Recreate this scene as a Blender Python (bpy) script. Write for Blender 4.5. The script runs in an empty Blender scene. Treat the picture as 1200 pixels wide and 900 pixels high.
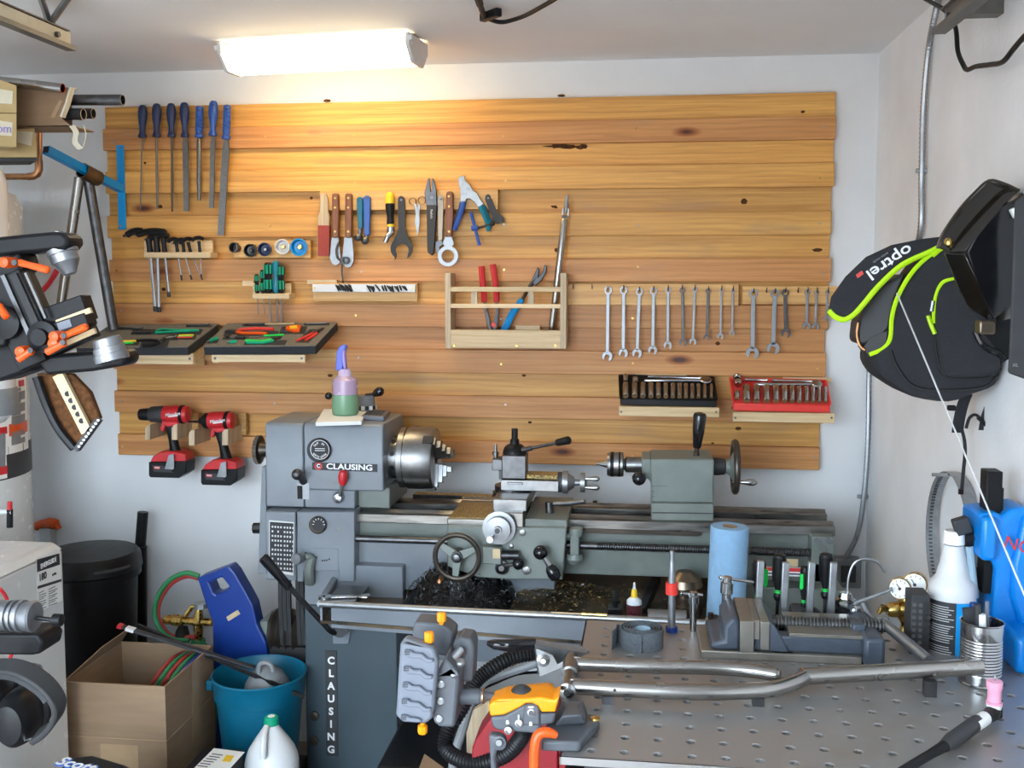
import bpy, bmesh, math, random
from mathutils import Vector, Matrix
random.seed(7)
S = bpy.context.scene
COL = S.collection
PI = math.pi
# ---------------------------------------------------------------- camera
F, CXP, CYP = 1208.1, 600.0, 418.3
YAW, PIT = 0.1219, 0.0786
CAM = Vector((0, -3.45, 1.66))
cd = bpy.data.cameras.new('camera')
cd.sensor_width = 36.0
cd.lens = F * 36 / 1200
cd.shift_y = -31.7 / 1200
cd.clip_start = 0.02
co = bpy.data.objects.new('camera', cd)
COL.objects.link(co)
co.location = CAM
co.rotation_euler = (PI / 2 - PIT, 0, YAW)
S.camera = co
# ---------------------------------------------------------------- world, light, exposure
w = bpy.data.worlds.new('sky')
S.world = w
w.use_nodes = True
WN, WK = w.node_tree.nodes, w.node_tree.links
bg = WN['Background']
# bright hazy sky above the horizon, sunlit pale driveway below it
_tc = WN.new('ShaderNodeTexCoord'); _sx = WN.new('ShaderNodeSeparateXYZ'); _rp = WN.new('ShaderNodeValToRGB')
_mr = WN.new('ShaderNodeMapRange'); _mr.inputs[1].default_value = -.2; _mr.inputs[2].default_value = .2
WK.new(_tc.outputs['Generated'], _sx.inputs[0]); WK.new(_sx.outputs[2], _mr.inputs[0]); WK.new(_mr.outputs[0], _rp.inputs[0])
_e = _rp.color_ramp.elements
_e[0].position = .46; _e[0].color = (.24, .245, .25, 1); _e[1].position = .54; _e[1].color = (.71, .86, 1.0, 1)
WK.new(_rp.outputs[0], bg.inputs[0])
bg.inputs[1].default_value = 17.5
FIX_EMIT = 18.0
S.view_settings.view_transform = 'Standard'
S.view_settings.look = 'None'
S.view_settings.gamma = 1
S.view_settings.exposure = 0.0
S.cycles.use_denoising = True
S.cycles.max_bounces = 8

# ---------------------------------------------------------------- where a sight line meets a plane
_c, _s = math.cos(PIT), math.sin(PIT)
_cy, _sy = math.cos(YAW), math.sin(YAW)
def ray(px, py):
    x, z = (px - CXP) / F, -(py - CYP) / F
    a, b = _c + z * _s, -_s + z * _c
    return Vector((x * _cy - a * _sy, x * _sy + a * _cy, b))
def W(px, py, y):
    d = ray(px, py); return CAM + d * ((y - CAM.y) / d.y)
def H(px, py, z):
    d = ray(px, py); return CAM + d * ((z - CAM.z) / d.z)
def X(px, py, x):
    d = ray(px, py); return CAM + d * ((x - CAM.x) / d.x)
def zr(x0, y0, s):
    return lambda a, b: (x0 + a / s, y0 + b / s)

# ---------------------------------------------------------------- mesh builder
def basis(d):
    d = Vector(d).normalized()
    u = Vector((0, 0, 1)) if abs(d.z) < .9 else Vector((1, 0, 0))
    a = d.cross(u).normalized()
    return a, d.cross(a).normalized()
class MB:
    def __init__(self): self.v = []; self.f = []
    def add(self, vs, fs):
        n = len(self.v); self.v += [Vector(p) for p in vs]
        self.f += [tuple(i + n for i in f) for f in fs]; return self
    def box(self, c, s, rot=None):
        c = Vector(c); vs = []
        for dx in (-.5, .5):
            for dy in (-.5, .5):
                for dz in (-.5, .5):
                    p = Vector((dx * s[0], dy * s[1], dz * s[2]))
                    vs.append(c + (rot @ p if rot else p))
        return self.add(vs, [(0, 1, 3, 2), (4, 6, 7, 5), (0, 4, 5, 1), (2, 3, 7, 6), (0, 2, 6, 4), (1, 5, 7, 3)])
    def bb(self, a, b):
        a, b = Vector(a), Vector(b); return self.box((a + b) / 2, [abs(x) for x in (b - a)])
    def beam(self, a, b, wd, ht, up=(0, 0, 1)):
        a, b = Vector(a), Vector(b); d = (b - a); l = d.length; d.normalize()
        s = d.cross(Vector(up)).normalized(); u = s.cross(d)
        R = Matrix((s, d, u)).transposed()
        return self.box((a + b) / 2, (wd, l, ht), R)
    def prism(self, pts, vec):
        n = len(pts); vec = Vector(vec); pts = [Vector(p) for p in pts]
        vs = pts + [p + vec for p in pts]
        fs = [tuple(range(n)), tuple(range(2 * n - 1, n - 1, -1))]
        fs += [(i, i + n, (i + 1) % n + n, (i + 1) % n) for i in range(n)]
        return self.add(vs, fs)
    def pp(self, pts, y, t):
        return self.prism([W(p[0], p[1], y) for p in pts], (0, t, 0))
    def fb(self, x0, y0, x1, y1, y, t):
        a, b = W(x0, y0, y), W(x1, y1, y); b.y = y + t; return self.bb(a, b)
    def lathe(self, a, d, prof, n=20, caps=True):
        a = Vector(a); d = Vector(d).normalized(); e1, e2 = basis(d)
        m = len(prof); vs = []; fs = []
        for t, r in prof:
            for k in range(n):
                th = 2 * PI * k / n
                vs.append(a + d * t + (e1 * math.cos(th) + e2 * math.sin(th)) * r)
        for j in range(m - 1):
            for k in range(n):
                fs.append((j * n + k, j * n + (k + 1) % n, (j + 1) * n + (k + 1) % n, (j + 1) * n + k))
        if caps:
            fs.append(tuple(range(n - 1, -1, -1))); fs.append(tuple(range((m - 1) * n, m * n)))
        return self.add(vs, fs)
    def cyl(self, a, b, r, r2=None, n=16):
        a, b = Vector(a), Vector(b)
        return self.lathe(a, b - a, [(0, r), ((b - a).length, r if r2 is None else r2)], n)
    def ring(self, c, d, ro, ri, h, n=24):
        return self.lathe(Vector(c) - Vector(d).normalized() * h / 2, d, [(0, ri), (0, ro), (h, ro), (h, ri), (0, ri)], n, False)
    def torus(self, c, d, R, r, n=28, m=8):
        e1, e2 = basis(d)
        return self.tube([Vector(c) + (e1 * math.cos(2 * PI * k / n) + e2 * math.sin(2 * PI * k / n)) * R for k in range(n)], r, m, closed=True)
    def tube(self, pts, r, n=8, closed=False, flat=None):
        pts = [Vector(p) for p in pts]; m = len(pts)
        if not isinstance(r, (list, tuple)): r = [r] * m
        vs = []; fs = []; prev = None
        for i, p in enumerate(pts):
            if closed: t = pts[(i + 1) % m] - pts[i - 1]
            else: t = pts[min(i + 1, m - 1)] - pts[max(i - 1, 0)]
            t.normalize()
            if prev is None: e1, e2 = basis(t)
            else:
                e1 = (prev - t * prev.dot(t)).normalized(); e2 = t.cross(e1)
            prev = e1
            for k in range(n):
                th = 2 * PI * k / n
                vs.append(p + (e1 * math.cos(th) + e2 * math.sin(th)) * r[i])
        last = m if closed else m - 1
        for i in range(last):
            for k in range(n):
                j = (i + 1) % m
                fs.append((i * n + k, i * n + (k + 1) % n, j * n + (k + 1) % n, j * n + k))
        if not closed:
            fs.append(tuple(range(n - 1, -1, -1))); fs.append(tuple(range((m - 1) * n, m * n)))
        return self.add(vs, fs)
    def strip(self, pts, wvec, th):
        # a band along pts, its width along wvec, thickness th
        pts = [Vector(p) for p in pts]; m = len(pts); vs = []; fs = []
        for i, p in enumerate(pts):
            wv = Vector(wvec[i]) if isinstance(wvec, list) else Vector(wvec)
            t = (pts[min(i + 1, m - 1)] - pts[max(i - 1, 0)]).normalized()
            nrm = t.cross(wv).normalized() * th / 2
            vs += [p - wv / 2 - nrm, p + wv / 2 - nrm, p + wv / 2 + nrm, p - wv / 2 + nrm]
        for i in range(m - 1):
            for k in range(4):
                fs.append((i * 4 + k, i * 4 + (k + 1) % 4, i * 4 + 4 + (k + 1) % 4, i * 4 + 4 + k))
        fs += [(3, 2, 1, 0), tuple(range(4 * m - 4, 4 * m))]
        return self.add(vs, fs)
    def ball(self, c, r, n=16, m=10):
        if not isinstance(r, (list, tuple)): r = (r, r, r)
        c = Vector(c); vs = [c + Vector((0, 0, r[2]))]; fs = []
        for j in range(1, m):
            ph = PI * j / m
            for k in range(n):
                th = 2 * PI * k / n
                vs.append(c + Vector((r[0] * math.sin(ph) * math.cos(th), r[1] * math.sin(ph) * math.sin(th), r[2] * math.cos(ph))))
        vs.append(c - Vector((0, 0, r[2])))
        for k in range(n): fs.append((0, 1 + k, 1 + (k + 1) % n))
        for j in range(m - 2):
            for k in range(n):
                a = 1 + j * n + k; b = 1 + j * n + (k + 1) % n
                fs.append((a, a + n, b + n, b))
        L = len(vs) - 1
        for k in range(n): fs.append((L, 1 + (m - 2) * n + (k + 1) % n, 1 + (m - 2) * n + k))
        return self.add(vs, fs)
    def loft(self, rings, caps=True):
        n = len(rings[0]); vs = [p for r in rings for p in r]; fs = []
        for j in range(len(rings) - 1):
            for k in range(n):
                fs.append((j * n + k, j * n + (k + 1) % n, (j + 1) * n + (k + 1) % n, (j + 1) * n + k))
        if caps: fs += [tuple(range(n - 1, -1, -1)), tuple(range((len(rings) - 1) * n, len(rings) * n))]
        return self.add(vs, fs)
    def build(self, name, mat, parent=None, bev=0, seg=2, sub=0, origin=None, ang=35):
        off = Vector((0, 0, 0))
        q = parent
        while q is not None: off += q.location; q = q.parent
        if origin is not None and parent is None: off = Vector(origin)
        elif parent is None and self.v:
            lo = [min(p[i] for p in self.v) for i in range(3)]; hi = [max(p[i] for p in self.v) for i in range(3)]
            off = Vector(((lo[0] + hi[0]) / 2, (lo[1] + hi[1]) / 2, lo[2]))
        me = bpy.data.meshes.new(name)
        me.from_pydata([tuple(p - off) for p in self.v], [], self.f)
        bm = bmesh.new(); bm.from_mesh(me); bmesh.ops.recalc_face_normals(bm, faces=bm.faces); bm.to_mesh(me); bm.free()
        me.materials.append(mat)
        me.shade_smooth()
        me.set_sharp_from_angle(angle=math.radians(ang))
        o = bpy.data.objects.new(name, me); COL.objects.link(o)
        if parent is not None: o.parent = parent
        else: o.location = off
        if bev:
            m = o.modifiers.new('b', 'BEVEL'); m.width = bev; m.segments = seg; m.limit_method = 'ANGLE'; m.angle_limit = math.radians(40)
        if sub:
            m = o.modifiers.new('s', 'SUBSURF'); m.levels = sub; m.render_levels = sub
        return o
def tag(o, label, cat, group=None, kind=None):
    o['label'] = label; o['category'] = cat
    if group: o['group'] = group
    if kind: o['kind'] = kind
    return o
def thing(name, label, cat, loc, group=None):
    o = bpy.data.objects.new(name, None); COL.objects.link(o); o.location = Vector(loc); o.empty_display_size = .05
    return tag(o, label, cat, group)
def struct(o): o['kind'] = 'structure'; return o
def copy_tree(o, delta, parent=None, label=None, group=None):
    c = o.copy(); COL.objects.link(c)
    if parent is not None: c.parent = parent
    else: c.location = o.location + Vector(delta)
    if label: c['label'] = label
    if group: c['group'] = group
    for ch in list(o.children): copy_tree(ch, (0, 0, 0), c)
    return c
def spline(pts, k=6, closed=False):
    pts = [Vector(p) for p in pts]; out = []; n = len(pts)
    rng = range(n) if closed else range(n - 1)
    for i in rng:
        if closed: p0, p1, p2, p3 = pts[i - 1], pts[i], pts[(i + 1) % n], pts[(i + 2) % n]
        else: p0, p1, p2, p3 = pts[max(i - 1, 0)], pts[i], pts[i + 1], pts[min(i + 2, n - 1)]
        for j in range(k):
            t = j / k
            out.append(.5 * ((2 * p1) + (p2 - p0) * t + (2 * p0 - 5 * p1 + 4 * p2 - p3) * t * t + (3 * p1 - p0 - 3 * p2 + p3) * t ** 3))
    if not closed: out.append(pts[-1])
    return out
def text(body, at, right, up, size, mat, parent, name='lettering', ext=.0006, align='CENTER', bold=0, sx=1.0, space=1.0):
    cu = bpy.data.curves.new(name, 'FONT'); cu.body = body; cu.size = size; cu.extrude = ext
    cu.align_x = align; cu.align_y = 'CENTER'; cu.resolution_u = 3; cu.offset = bold; cu.space_character = space
    t = bpy.data.objects.new(name, cu); COL.objects.link(t)
    bpy.context.view_layer.update()
    me = bpy.data.meshes.new_from_object(t.evaluated_get(bpy.context.evaluated_depsgraph_get()))
    bpy.data.objects.remove(t)
    r = Vector(right).normalized(); u = Vector(up); u = (u - r * u.dot(r)).normalized(); n = r.cross(u)
    off = Vector((0, 0, 0)); q = parent
    while q is not None: off += q.location; q = q.parent
    R = Matrix((r * sx, u, n)).transposed()
    for v in me.vertices: v.co = R @ v.co + Vector(at) - off
    me.materials.clear(); me.materials.append(mat)
    o = bpy.data.objects.new(name, me); COL.objects.link(o); o.parent = parent
    return o

# ---------------------------------------------------------------- materials
def mat(name, col, rough=.5, metal=0, var=.12, scale=30, bump=0, bscale=120, col2=None, thr=None, coat=0, trans=0, spec=None, stretch=None, emit=None):
    m = bpy.data.materials.new(name); m.use_nodes = True
    nt = m.node_tree; N = nt.nodes; Lk = nt.links; b = N['Principled BSDF']
    b.inputs['Roughness'].default_value = rough; b.inputs['Metallic'].default_value = metal
    if coat: b.inputs['Coat Weight'].default_value = coat
    if trans: b.inputs['Transmission Weight'].default_value = trans
    if spec is not None: b.inputs['Specular IOR Level'].default_value = spec
    tc = N.new('ShaderNodeTexCoord'); src = tc.outputs['Object']
    if stretch:
        mp = N.new('ShaderNodeMapping'); mp.inputs['Scale'].default_value = stretch; Lk.new(src, mp.inputs[0]); src = mp.outputs[0]
    no = N.new('ShaderNodeTexNoise'); no.inputs['Scale'].default_value = scale; no.inputs['Detail'].default_value = 5; Lk.new(src, no.inputs['Vector'])
    mr = N.new('ShaderNodeMapRange'); lo, hi = thr or (.3, .7)
    mr.inputs[1].default_value = lo; mr.inputs[2].default_value = hi; Lk.new(no.outputs[0], mr.inputs[0])
    mx = N.new('ShaderNodeMix'); mx.data_type = 'RGBA'
    a = [c * (1 - var) for c in col]; c2 = col2 or [min(1, c * (1 + var)) for c in col]
    if col2: a = col
    mx.inputs[6].default_value = (*a, 1); mx.inputs[7].default_value = (*c2, 1)
    Lk.new(mr.outputs[0], mx.inputs[0]); Lk.new(mx.outputs[2], b.inputs['Base Color'])
    rr = N.new('ShaderNodeMapRange'); rr.inputs[3].default_value = max(0, rough - .08); rr.inputs[4].default_value = min(1, rough + .08)
    Lk.new(no.outputs[0], rr.inputs[0]); Lk.new(rr.outputs[0], b.inputs['Roughness'])
    if bump:
        n2 = N.new('ShaderNodeTexNoise'); n2.inputs['Scale'].default_value = bscale; n2.inputs['Detail'].default_value = 4; Lk.new(src, n2.inputs['Vector'])
        bp = N.new('ShaderNodeBump'); bp.inputs['Strength'].default_value = bump; bp.inputs['Distance'].default_value = .002
        Lk.new(n2.outputs[0], bp.inputs['Height']); Lk.new(bp.outputs[0], b.inputs['Normal'])
    if emit:
        b.inputs['Emission Color'].default_value = (*emit[0], 1); b.inputs['Emission Strength'].default_value = emit[1]
    return m
def wood(name, cols, grain=1.0, axis=0, rough=.5, knots=True, stain=.35):
    m = bpy.data.materials.new(name); m.use_nodes = True
    nt = m.node_tree; N = nt.nodes; Lk = nt.links; b = N['Principled BSDF']
    tc = N.new('ShaderNodeTexCoord'); oi = N.new('ShaderNodeObjectInfo')
    ad = N.new('ShaderNodeVectorMath'); ad.operation = 'ADD'
    sc = N.new('ShaderNodeVectorMath'); sc.operation = 'SCALE'; sc.inputs[0].default_value = (3.1, 7.7, 5.3)
    mu = N.new('ShaderNodeMath'); mu.operation = 'MULTIPLY'; mu.inputs[1].default_value = 9; Lk.new(oi.outputs['Random'], mu.inputs[0])
    Lk.new(mu.outputs[0], sc.inputs['Scale'])
    Lk.new(tc.outputs['Object'], ad.inputs[0]); Lk.new(sc.outputs[0], ad.inputs[1])
    def mapped(s):
        mp = N.new('ShaderNodeMapping'); mp.inputs['Scale'].default_value = s; Lk.new(ad.outputs[0], mp.inputs[0]); return mp.outputs[0]
    def order(a, c, d): return [(a, c, d), (c, a, d), (c, d, a)][axis]
    # long grain streaks
    n1 = N.new('ShaderNodeTexNoise'); n1.inputs['Scale'].default_value = 4 * grain; n1.inputs['Detail'].default_value = 9; n1.inputs['Distortion'].default_value = .6
    Lk.new(mapped(order(.3, 8, 14)), n1.inputs['Vector'])
    n2 = N.new('ShaderNodeTexNoise'); n2.inputs['Scale'].default_value = 12 * grain; n2.inputs['Detail'].default_value = 3
    Lk.new(mapped(order(.25, 14, 14)), n2.inputs['Vector'])
    r1 = N.new('ShaderNodeValToRGB'); e = r1.color_ramp.elements
    e[0].position = .3; e[0].color = (*cols[0], 1); e[1].position = .72; e[1].color = (*cols[2], 1)
    k = e.new(.5); k.color = (*cols[1], 1); Lk.new(n1.outputs[0], r1.inputs[0])
    mm = N.new('ShaderNodeMix'); mm.data_type = 'RGBA'; mm.blend_type = 'MULTIPLY'; mm.inputs[0].default_value = .22
    Lk.new(r1.outputs[0], mm.inputs[6])
    r2 = N.new('ShaderNodeValToRGB'); r2.color_ramp.elements[0].position = .35; r2.color_ramp.elements[0].color = (.45, .3, .18, 1); r2.color_ramp.elements[1].position = .6
    Lk.new(n2.outputs[0], r2.inputs[0]); Lk.new(r2.outputs[0], mm.inputs[7])
    # growth rings cut lengthwise
    wv = N.new('ShaderNodeTexWave'); wv.bands_direction = 'Z' if axis != 2 else 'X'
    wv.inputs['Scale'].default_value = 16 * grain; wv.inputs['Distortion'].default_value = 9; wv.inputs['Detail'].default_value = 4; wv.inputs['Detail Scale'].default_value = 1.3
    Lk.new(mapped(order(.16, 1, 1)), wv.inputs['Vector'])
    rw = N.new('ShaderNodeValToRGB'); rw.color_ramp.elements[0].position = .0; rw.color_ramp.elements[0].color = (.66, .52, .40, 1); rw.color_ramp.elements[1].position = .55
    Lk.new(wv.outputs['Color'], rw.inputs[0])
    mw = N.new('ShaderNodeMix'); mw.data_type = 'RGBA'; mw.blend_type = 'MULTIPLY'; mw.inputs[0].default_value = .26
    Lk.new(mm.outputs[2], mw.inputs[6]); Lk.new(rw.outputs[0], mw.inputs[7])
    out = mw.outputs[2]
    # board to board tone
    hs = N.new('ShaderNodeHueSaturation')
    mv = N.new('ShaderNodeMapRange'); mv.inputs[3].default_value = .84; mv.inputs[4].default_value = 1.12; Lk.new(oi.outputs['Random'], mv.inputs[0])
    Lk.new(mv.outputs[0], hs.inputs['Value']); Lk.new(out, hs.inputs['Color']); out = hs.outputs[0]
    if knots:
        vo = N.new('ShaderNodeTexVoronoi'); vo.inputs['Scale'].default_value = 1; Lk.new(mapped(order(3.2, 9, 9)), vo.inputs['Vector'])
        rk = N.new('ShaderNodeValToRGB'); rk.color_ramp.elements[0].position = .05; rk.color_ramp.elements[0].color = (.12, .05, .02, 1)
        rk.color_ramp.elements[1].position = .17; rk.color_ramp.elements[1].color = (1, 1, 1, 1)
        q = rk.color_ramp.elements.new(.1); q.color = (.6, .38, .2, 1)
        Lk.new(vo.outputs['Distance'], rk.inputs[0])
        # only some cells carry a knot
        gt = N.new('ShaderNodeMath'); gt.operation = 'GREATER_THAN'; gt.inputs[1].default_value = .72
        sx = N.new('ShaderNodeSeparateColor'); Lk.new(vo.outputs['Color'], sx.inputs[0]); Lk.new(sx.outputs[0], gt.inputs[0])
        mk = N.new('ShaderNodeMix'); mk.data_type = 'RGBA'; mk.blend_type = 'MULTIPLY'
        Lk.new(gt.outputs[0], mk.inputs[0]); Lk.new(out, mk.inputs[6]); Lk.new(rk.outputs[0], mk.inputs[7]); out = mk.outputs[2]
        # grey handling stains
        n3 = N.new('ShaderNodeTexNoise'); n3.inputs['Scale'].default_value = 3; n3.inputs['Detail'].default_value = 6; Lk.new(mapped(order(1, 3, 3)), n3.inputs['Vector'])
        r3 = N.new('ShaderNodeMapRange'); r3.inputs[1].default_value = .6; r3.inputs[2].default_value = .75; r3.inputs[4].default_value = stain; Lk.new(n3.outputs[0], r3.inputs[0])
        ms = N.new('ShaderNodeMix'); ms.data_type = 'RGBA'; Lk.new(r3.outputs[0], ms.inputs[0]); Lk.new(out, ms.inputs[6]); ms.inputs[7].default_value = (.27, .2, .14, 1); out = ms.outputs[2]
    Lk.new(out, b.inputs['Base Color']); b.inputs['Roughness'].default_value = rough
    bp = N.new('ShaderNodeBump'); bp.inputs['Strength'].default_value = .25; bp.inputs['Distance'].default_value = .001
    Lk.new(n2.outputs[0], bp.inputs['Height']); Lk.new(bp.outputs[0], b.inputs['Normal'])
    return m
MT = {}
def defm(k, *a, **kw): MT[k] = mat(k, *a, **kw)
defm('wall_paint', (.75, .75, .75), .65, var=.03, scale=6, bump=.25, bscale=90)
defm('wall_texture', (.86, .865, .87), .55, var=.06, scale=5, bump=.6, bscale=60)
defm('ceiling_paint', (.82, .82, .82), .8, var=.02, scale=4, bump=.2, bscale=80)
defm('concrete', (.16, .155, .15), .8, var=.3, scale=6, bump=.4, bscale=60)
MT['plank_pale'] = wood('plank_pale', [(.56, .265, .058), (.72, .365, .085), (.82, .46, .125)])
MT['plank_red'] = wood('plank_red', [(.48, .20, .06), (.61, .275, .085), (.70, .345, .12)])
MT['pine'] = wood('pine', [(.60, .43, .22), (.71, .53, .30), (.79, .61, .38)], knots=False)
MT['pine_strip'] = wood('pine_strip', [(.60, .31, .10), (.72, .41, .14), (.80, .48, .19)], knots=False)
MT['ply_up'] = wood('ply_up', [(.46, .35, .22), (.56, .44, .29), (.62, .5, .34)], knots=False, axis=2)
MT['brown_handle'] = wood('brown_handle', [(.17, .06, .025), (.24, .09, .04), (.30, .12, .06)], knots=False, axis=2, grain=4)
defm('steel', (.25, .25, .25), .36, 1, var=.15, scale=40)
defm('steel_dark', (.12, .12, .125), .38, 1, var=.25, scale=40)
defm('steel_black', (.05, .05, .052), .35, .8, var=.3, scale=40)
defm('chrome', (.45, .46, .47), .2, 1, var=.05)
defm('file_steel', (.16, .155, .15), .45, .8, var=.2, scale=200)
defm('alu', (.30, .31, .325), .42, .9, var=.1, scale=60)
defm('raw_tube', (.40, .385, .365), .26, 1, var=.06, scale=9)
defm('rust_tube', (.22, .175, .13), .36, 1, var=.2, scale=25)
defm('brass', (.60, .40, .12), .28, 1, var=.15, scale=60)
defm('copper', (.50, .25, .12), .32, 1, var=.25, scale=30)
defm('black_plastic', (.008, .008, .009), .42, var=.2, spec=.22)
defm('black_gloss', (.008, .008, .01), .12, var=.2)
defm('rubber', (.02, .02, .021), .7, var=.2)
defm('blue_handle', (.02, .085, .36), .38, var=.1)
defm('blue_dark', (.012, .028, .10), .42, var=.15)
defm('blue_paint', (.0, .26, .62), .35, var=.05)
defm('blue_press', (.0, .21, .66), .3, var=.06, scale=12, bump=.35, bscale=40)
defm('blue_plastic', (.002, .032, .22), .4, var=.08)
defm('teal', (.0, .115, .20), .42, var=.06)
defm('teal_handle', (.0, .16, .24), .35, var=.06)
defm('green_grip', (.0, .30, .16), .35, var=.06)
defm('green_bright', (.01, .60, .08), .4, var=.04)
defm('green_hose', (.02, .20, .07), .5, var=.1)
defm('red_hose', (.35, .035, .03), .5, var=.1)
defm('red', (.55, .02, .025), .38, var=.06)
defm('red_tray', (.72, .04, .03), .4, var=.05)
defm('orange', (.72, .085, .004), .38, var=.05)
defm('amber', (.90, .29, .0), .38, var=.04)
defm('yellow', (.85, .55, .02), .4, var=.05)
defm('lime', (.50, .85, .0), .5, var=.04)
defm('white_plastic', (.64, .645, .65), .35, var=.03)
defm('white_enamel', (.64, .64, .63), .25, var=.02, coat=.3)
defm('paper', (.80, .80, .78), .7, var=.03)
defm('cream_label', (.72, .66, .50), .7, var=.05)
defm('card', (.28, .18, .105), .75, var=.1, scale=8, bump=.15, stretch=(1, 1, 6))
defm('card_yellow', (.50, .36, .16), .7, var=.08, scale=8)
defm('tape', (.42, .28, .16), .15, var=.06, coat=.5)
defm('foam', (.15, .135, .11), .9, var=.25, scale=150, bump=.4, bscale=300)
defm('foam_dark', (.02, .022, .026), .85, var=.3, scale=150)
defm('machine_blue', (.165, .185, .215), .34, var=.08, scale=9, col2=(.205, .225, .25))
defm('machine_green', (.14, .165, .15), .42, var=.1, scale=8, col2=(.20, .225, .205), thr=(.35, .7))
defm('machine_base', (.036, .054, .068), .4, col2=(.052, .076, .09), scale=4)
defm('machine_worn', (.13, .15, .135), .45, col2=(.19, .21, .19), scale=14, thr=(.35, .75))
defm('way_steel', (.14, .135, .13), .3, .9, col2=(.30, .29, .27), scale=12, stretch=(1, 6, 6))
defm('brass_chips', (.10, .075, .03), .45, .5, col2=(.62, .45, .18), thr=(.42, .58), scale=260, bump=1, bscale=500)
defm('dark_chips', (.006, .006, .007), .3, .6, col2=(.10, .10, .105), scale=300, thr=(.55, .75), bump=1, bscale=300)
defm('oily', (.05, .042, .03), .3, .4, col2=(.17, .11, .055), scale=14, thr=(.42, .7), bump=.3)
defm('table_steel', (.34, .33, .32), .38, .55, col2=(.31, .245, .19), scale=5, thr=(.5, .78))
defm('hole_dark', (.03, .03, .03), .6, .3)
defm('vise_grey', (.05, .063, .085), .45, var=.15, scale=40, bump=.3)
defm('vise_jaw', (.26, .24, .21), .42, .7, var=.15, scale=30)
defm('grey_tool', (.085, .092, .105), .5, var=.08, scale=60)
defm('grey_light', (.15, .165, .20), .48, var=.06)
defm('charcoal', (.030, .031, .034), .6, var=.15)
defm('grey_plastic', (.2, .21, .22), .5, var=.1)
defm('fabric_black', (.016, .017, .021), .85, var=.25, scale=200, bump=.5, bscale=400)
defm('towel_blue', (.25, .43, .63), .85, var=.05, scale=60, bump=.6, bscale=120)
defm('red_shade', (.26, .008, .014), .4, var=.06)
defm('pink', (.85, .38, .52), .35, var=.04)
defm('carton_print', (.62, .62, .60), .6, var=.05)
defm('wood_red', (.32, .05, .04), .8, var=.25, scale=200)
defm('purple', (.35, .26, .62), .35, var=.05)
defm('blue_trigger', (.12, .16, .62), .35, var=.05)
defm('green_liquid', (.17, .33, .20), .2, var=.04)
defm('lilac', (.62, .48, .66), .3, var=.04)
defm('translucent', (.72, .76, .80), .35, var=.03)
defm('maroon', (.12, .03, .04), .3, var=.1)
defm('galv', (.34, .355, .37), .4, .9, var=.12, scale=60)
defm('rail', (.17, .16, .145), .5, .6, var=.15, scale=30)
defm('abrasive', (.10, .115, .13), .9, var=.3, scale=300, bump=.5, bscale=400)
defm('abrasive_back', (.30, .42, .50), .8, var=.1)
defm('bronze', (.075, .062, .05), .35, .7, var=.2)
defm('visor', (.025, .02, .016), .08, .3, var=.2, coat=.6)
defm('smoke', (.014, .011, .008), .06, .1, var=.1, coat=.5)
defm('dial_face', (.82, .82, .80), .4, var=.02)
defm('ink', (.02, .02, .025), .6, var=.05)
defm('ink_red', (.62, .03, .03), .5, var=.05)
defm('ink_white', (.85, .85, .85), .5, var=.02)
defm('ink_blue', (.03, .15, .6), .5, var=.05)
defm('tan_bar', (.55, .42, .24), .5, var=.1)
defm('burl', (.085, .036, .014), .85, var=.5, scale=90, spec=.1)
# ================================================================ the setting
WR, WL, CZ, YF = .7505, -2.75, 2.363, -3.9
def plain(name, a, b, m):
    o = MB().bb(a, b).build(name, m); return struct(o)
plain('floor', (WL - .2, YF, -.1), (WR + .2, .2, 0), MT['concrete'])
plain('ceiling', (WL - .2, YF, CZ), (WR + .2, .2, CZ + .1), MT['ceiling_paint'])
plain('wall_back', (WL - .2, 0, 0), (WR + .2, .1, CZ), MT['wall_paint'])
plain('wall_right', (WR, YF, 0), (WR + .1, 0, CZ), MT['wall_texture'])
plain('wall_left', (WL - .1, YF, 0), (WL, 0, CZ), MT['wall_texture'])
# garage door header behind the camera; unseen side piers added to shape the daylight
o = MB().bb((WL, YF, 2.2), (WR, YF + .1, CZ)).bb((-.15, YF, 0), (WR, YF + .1, 2.2)).bb((WL, YF, 0), (-2.2, YF + .1, 2.2)).build('wall_front_light_piers', MT['wall_paint']); struct(o)

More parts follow.
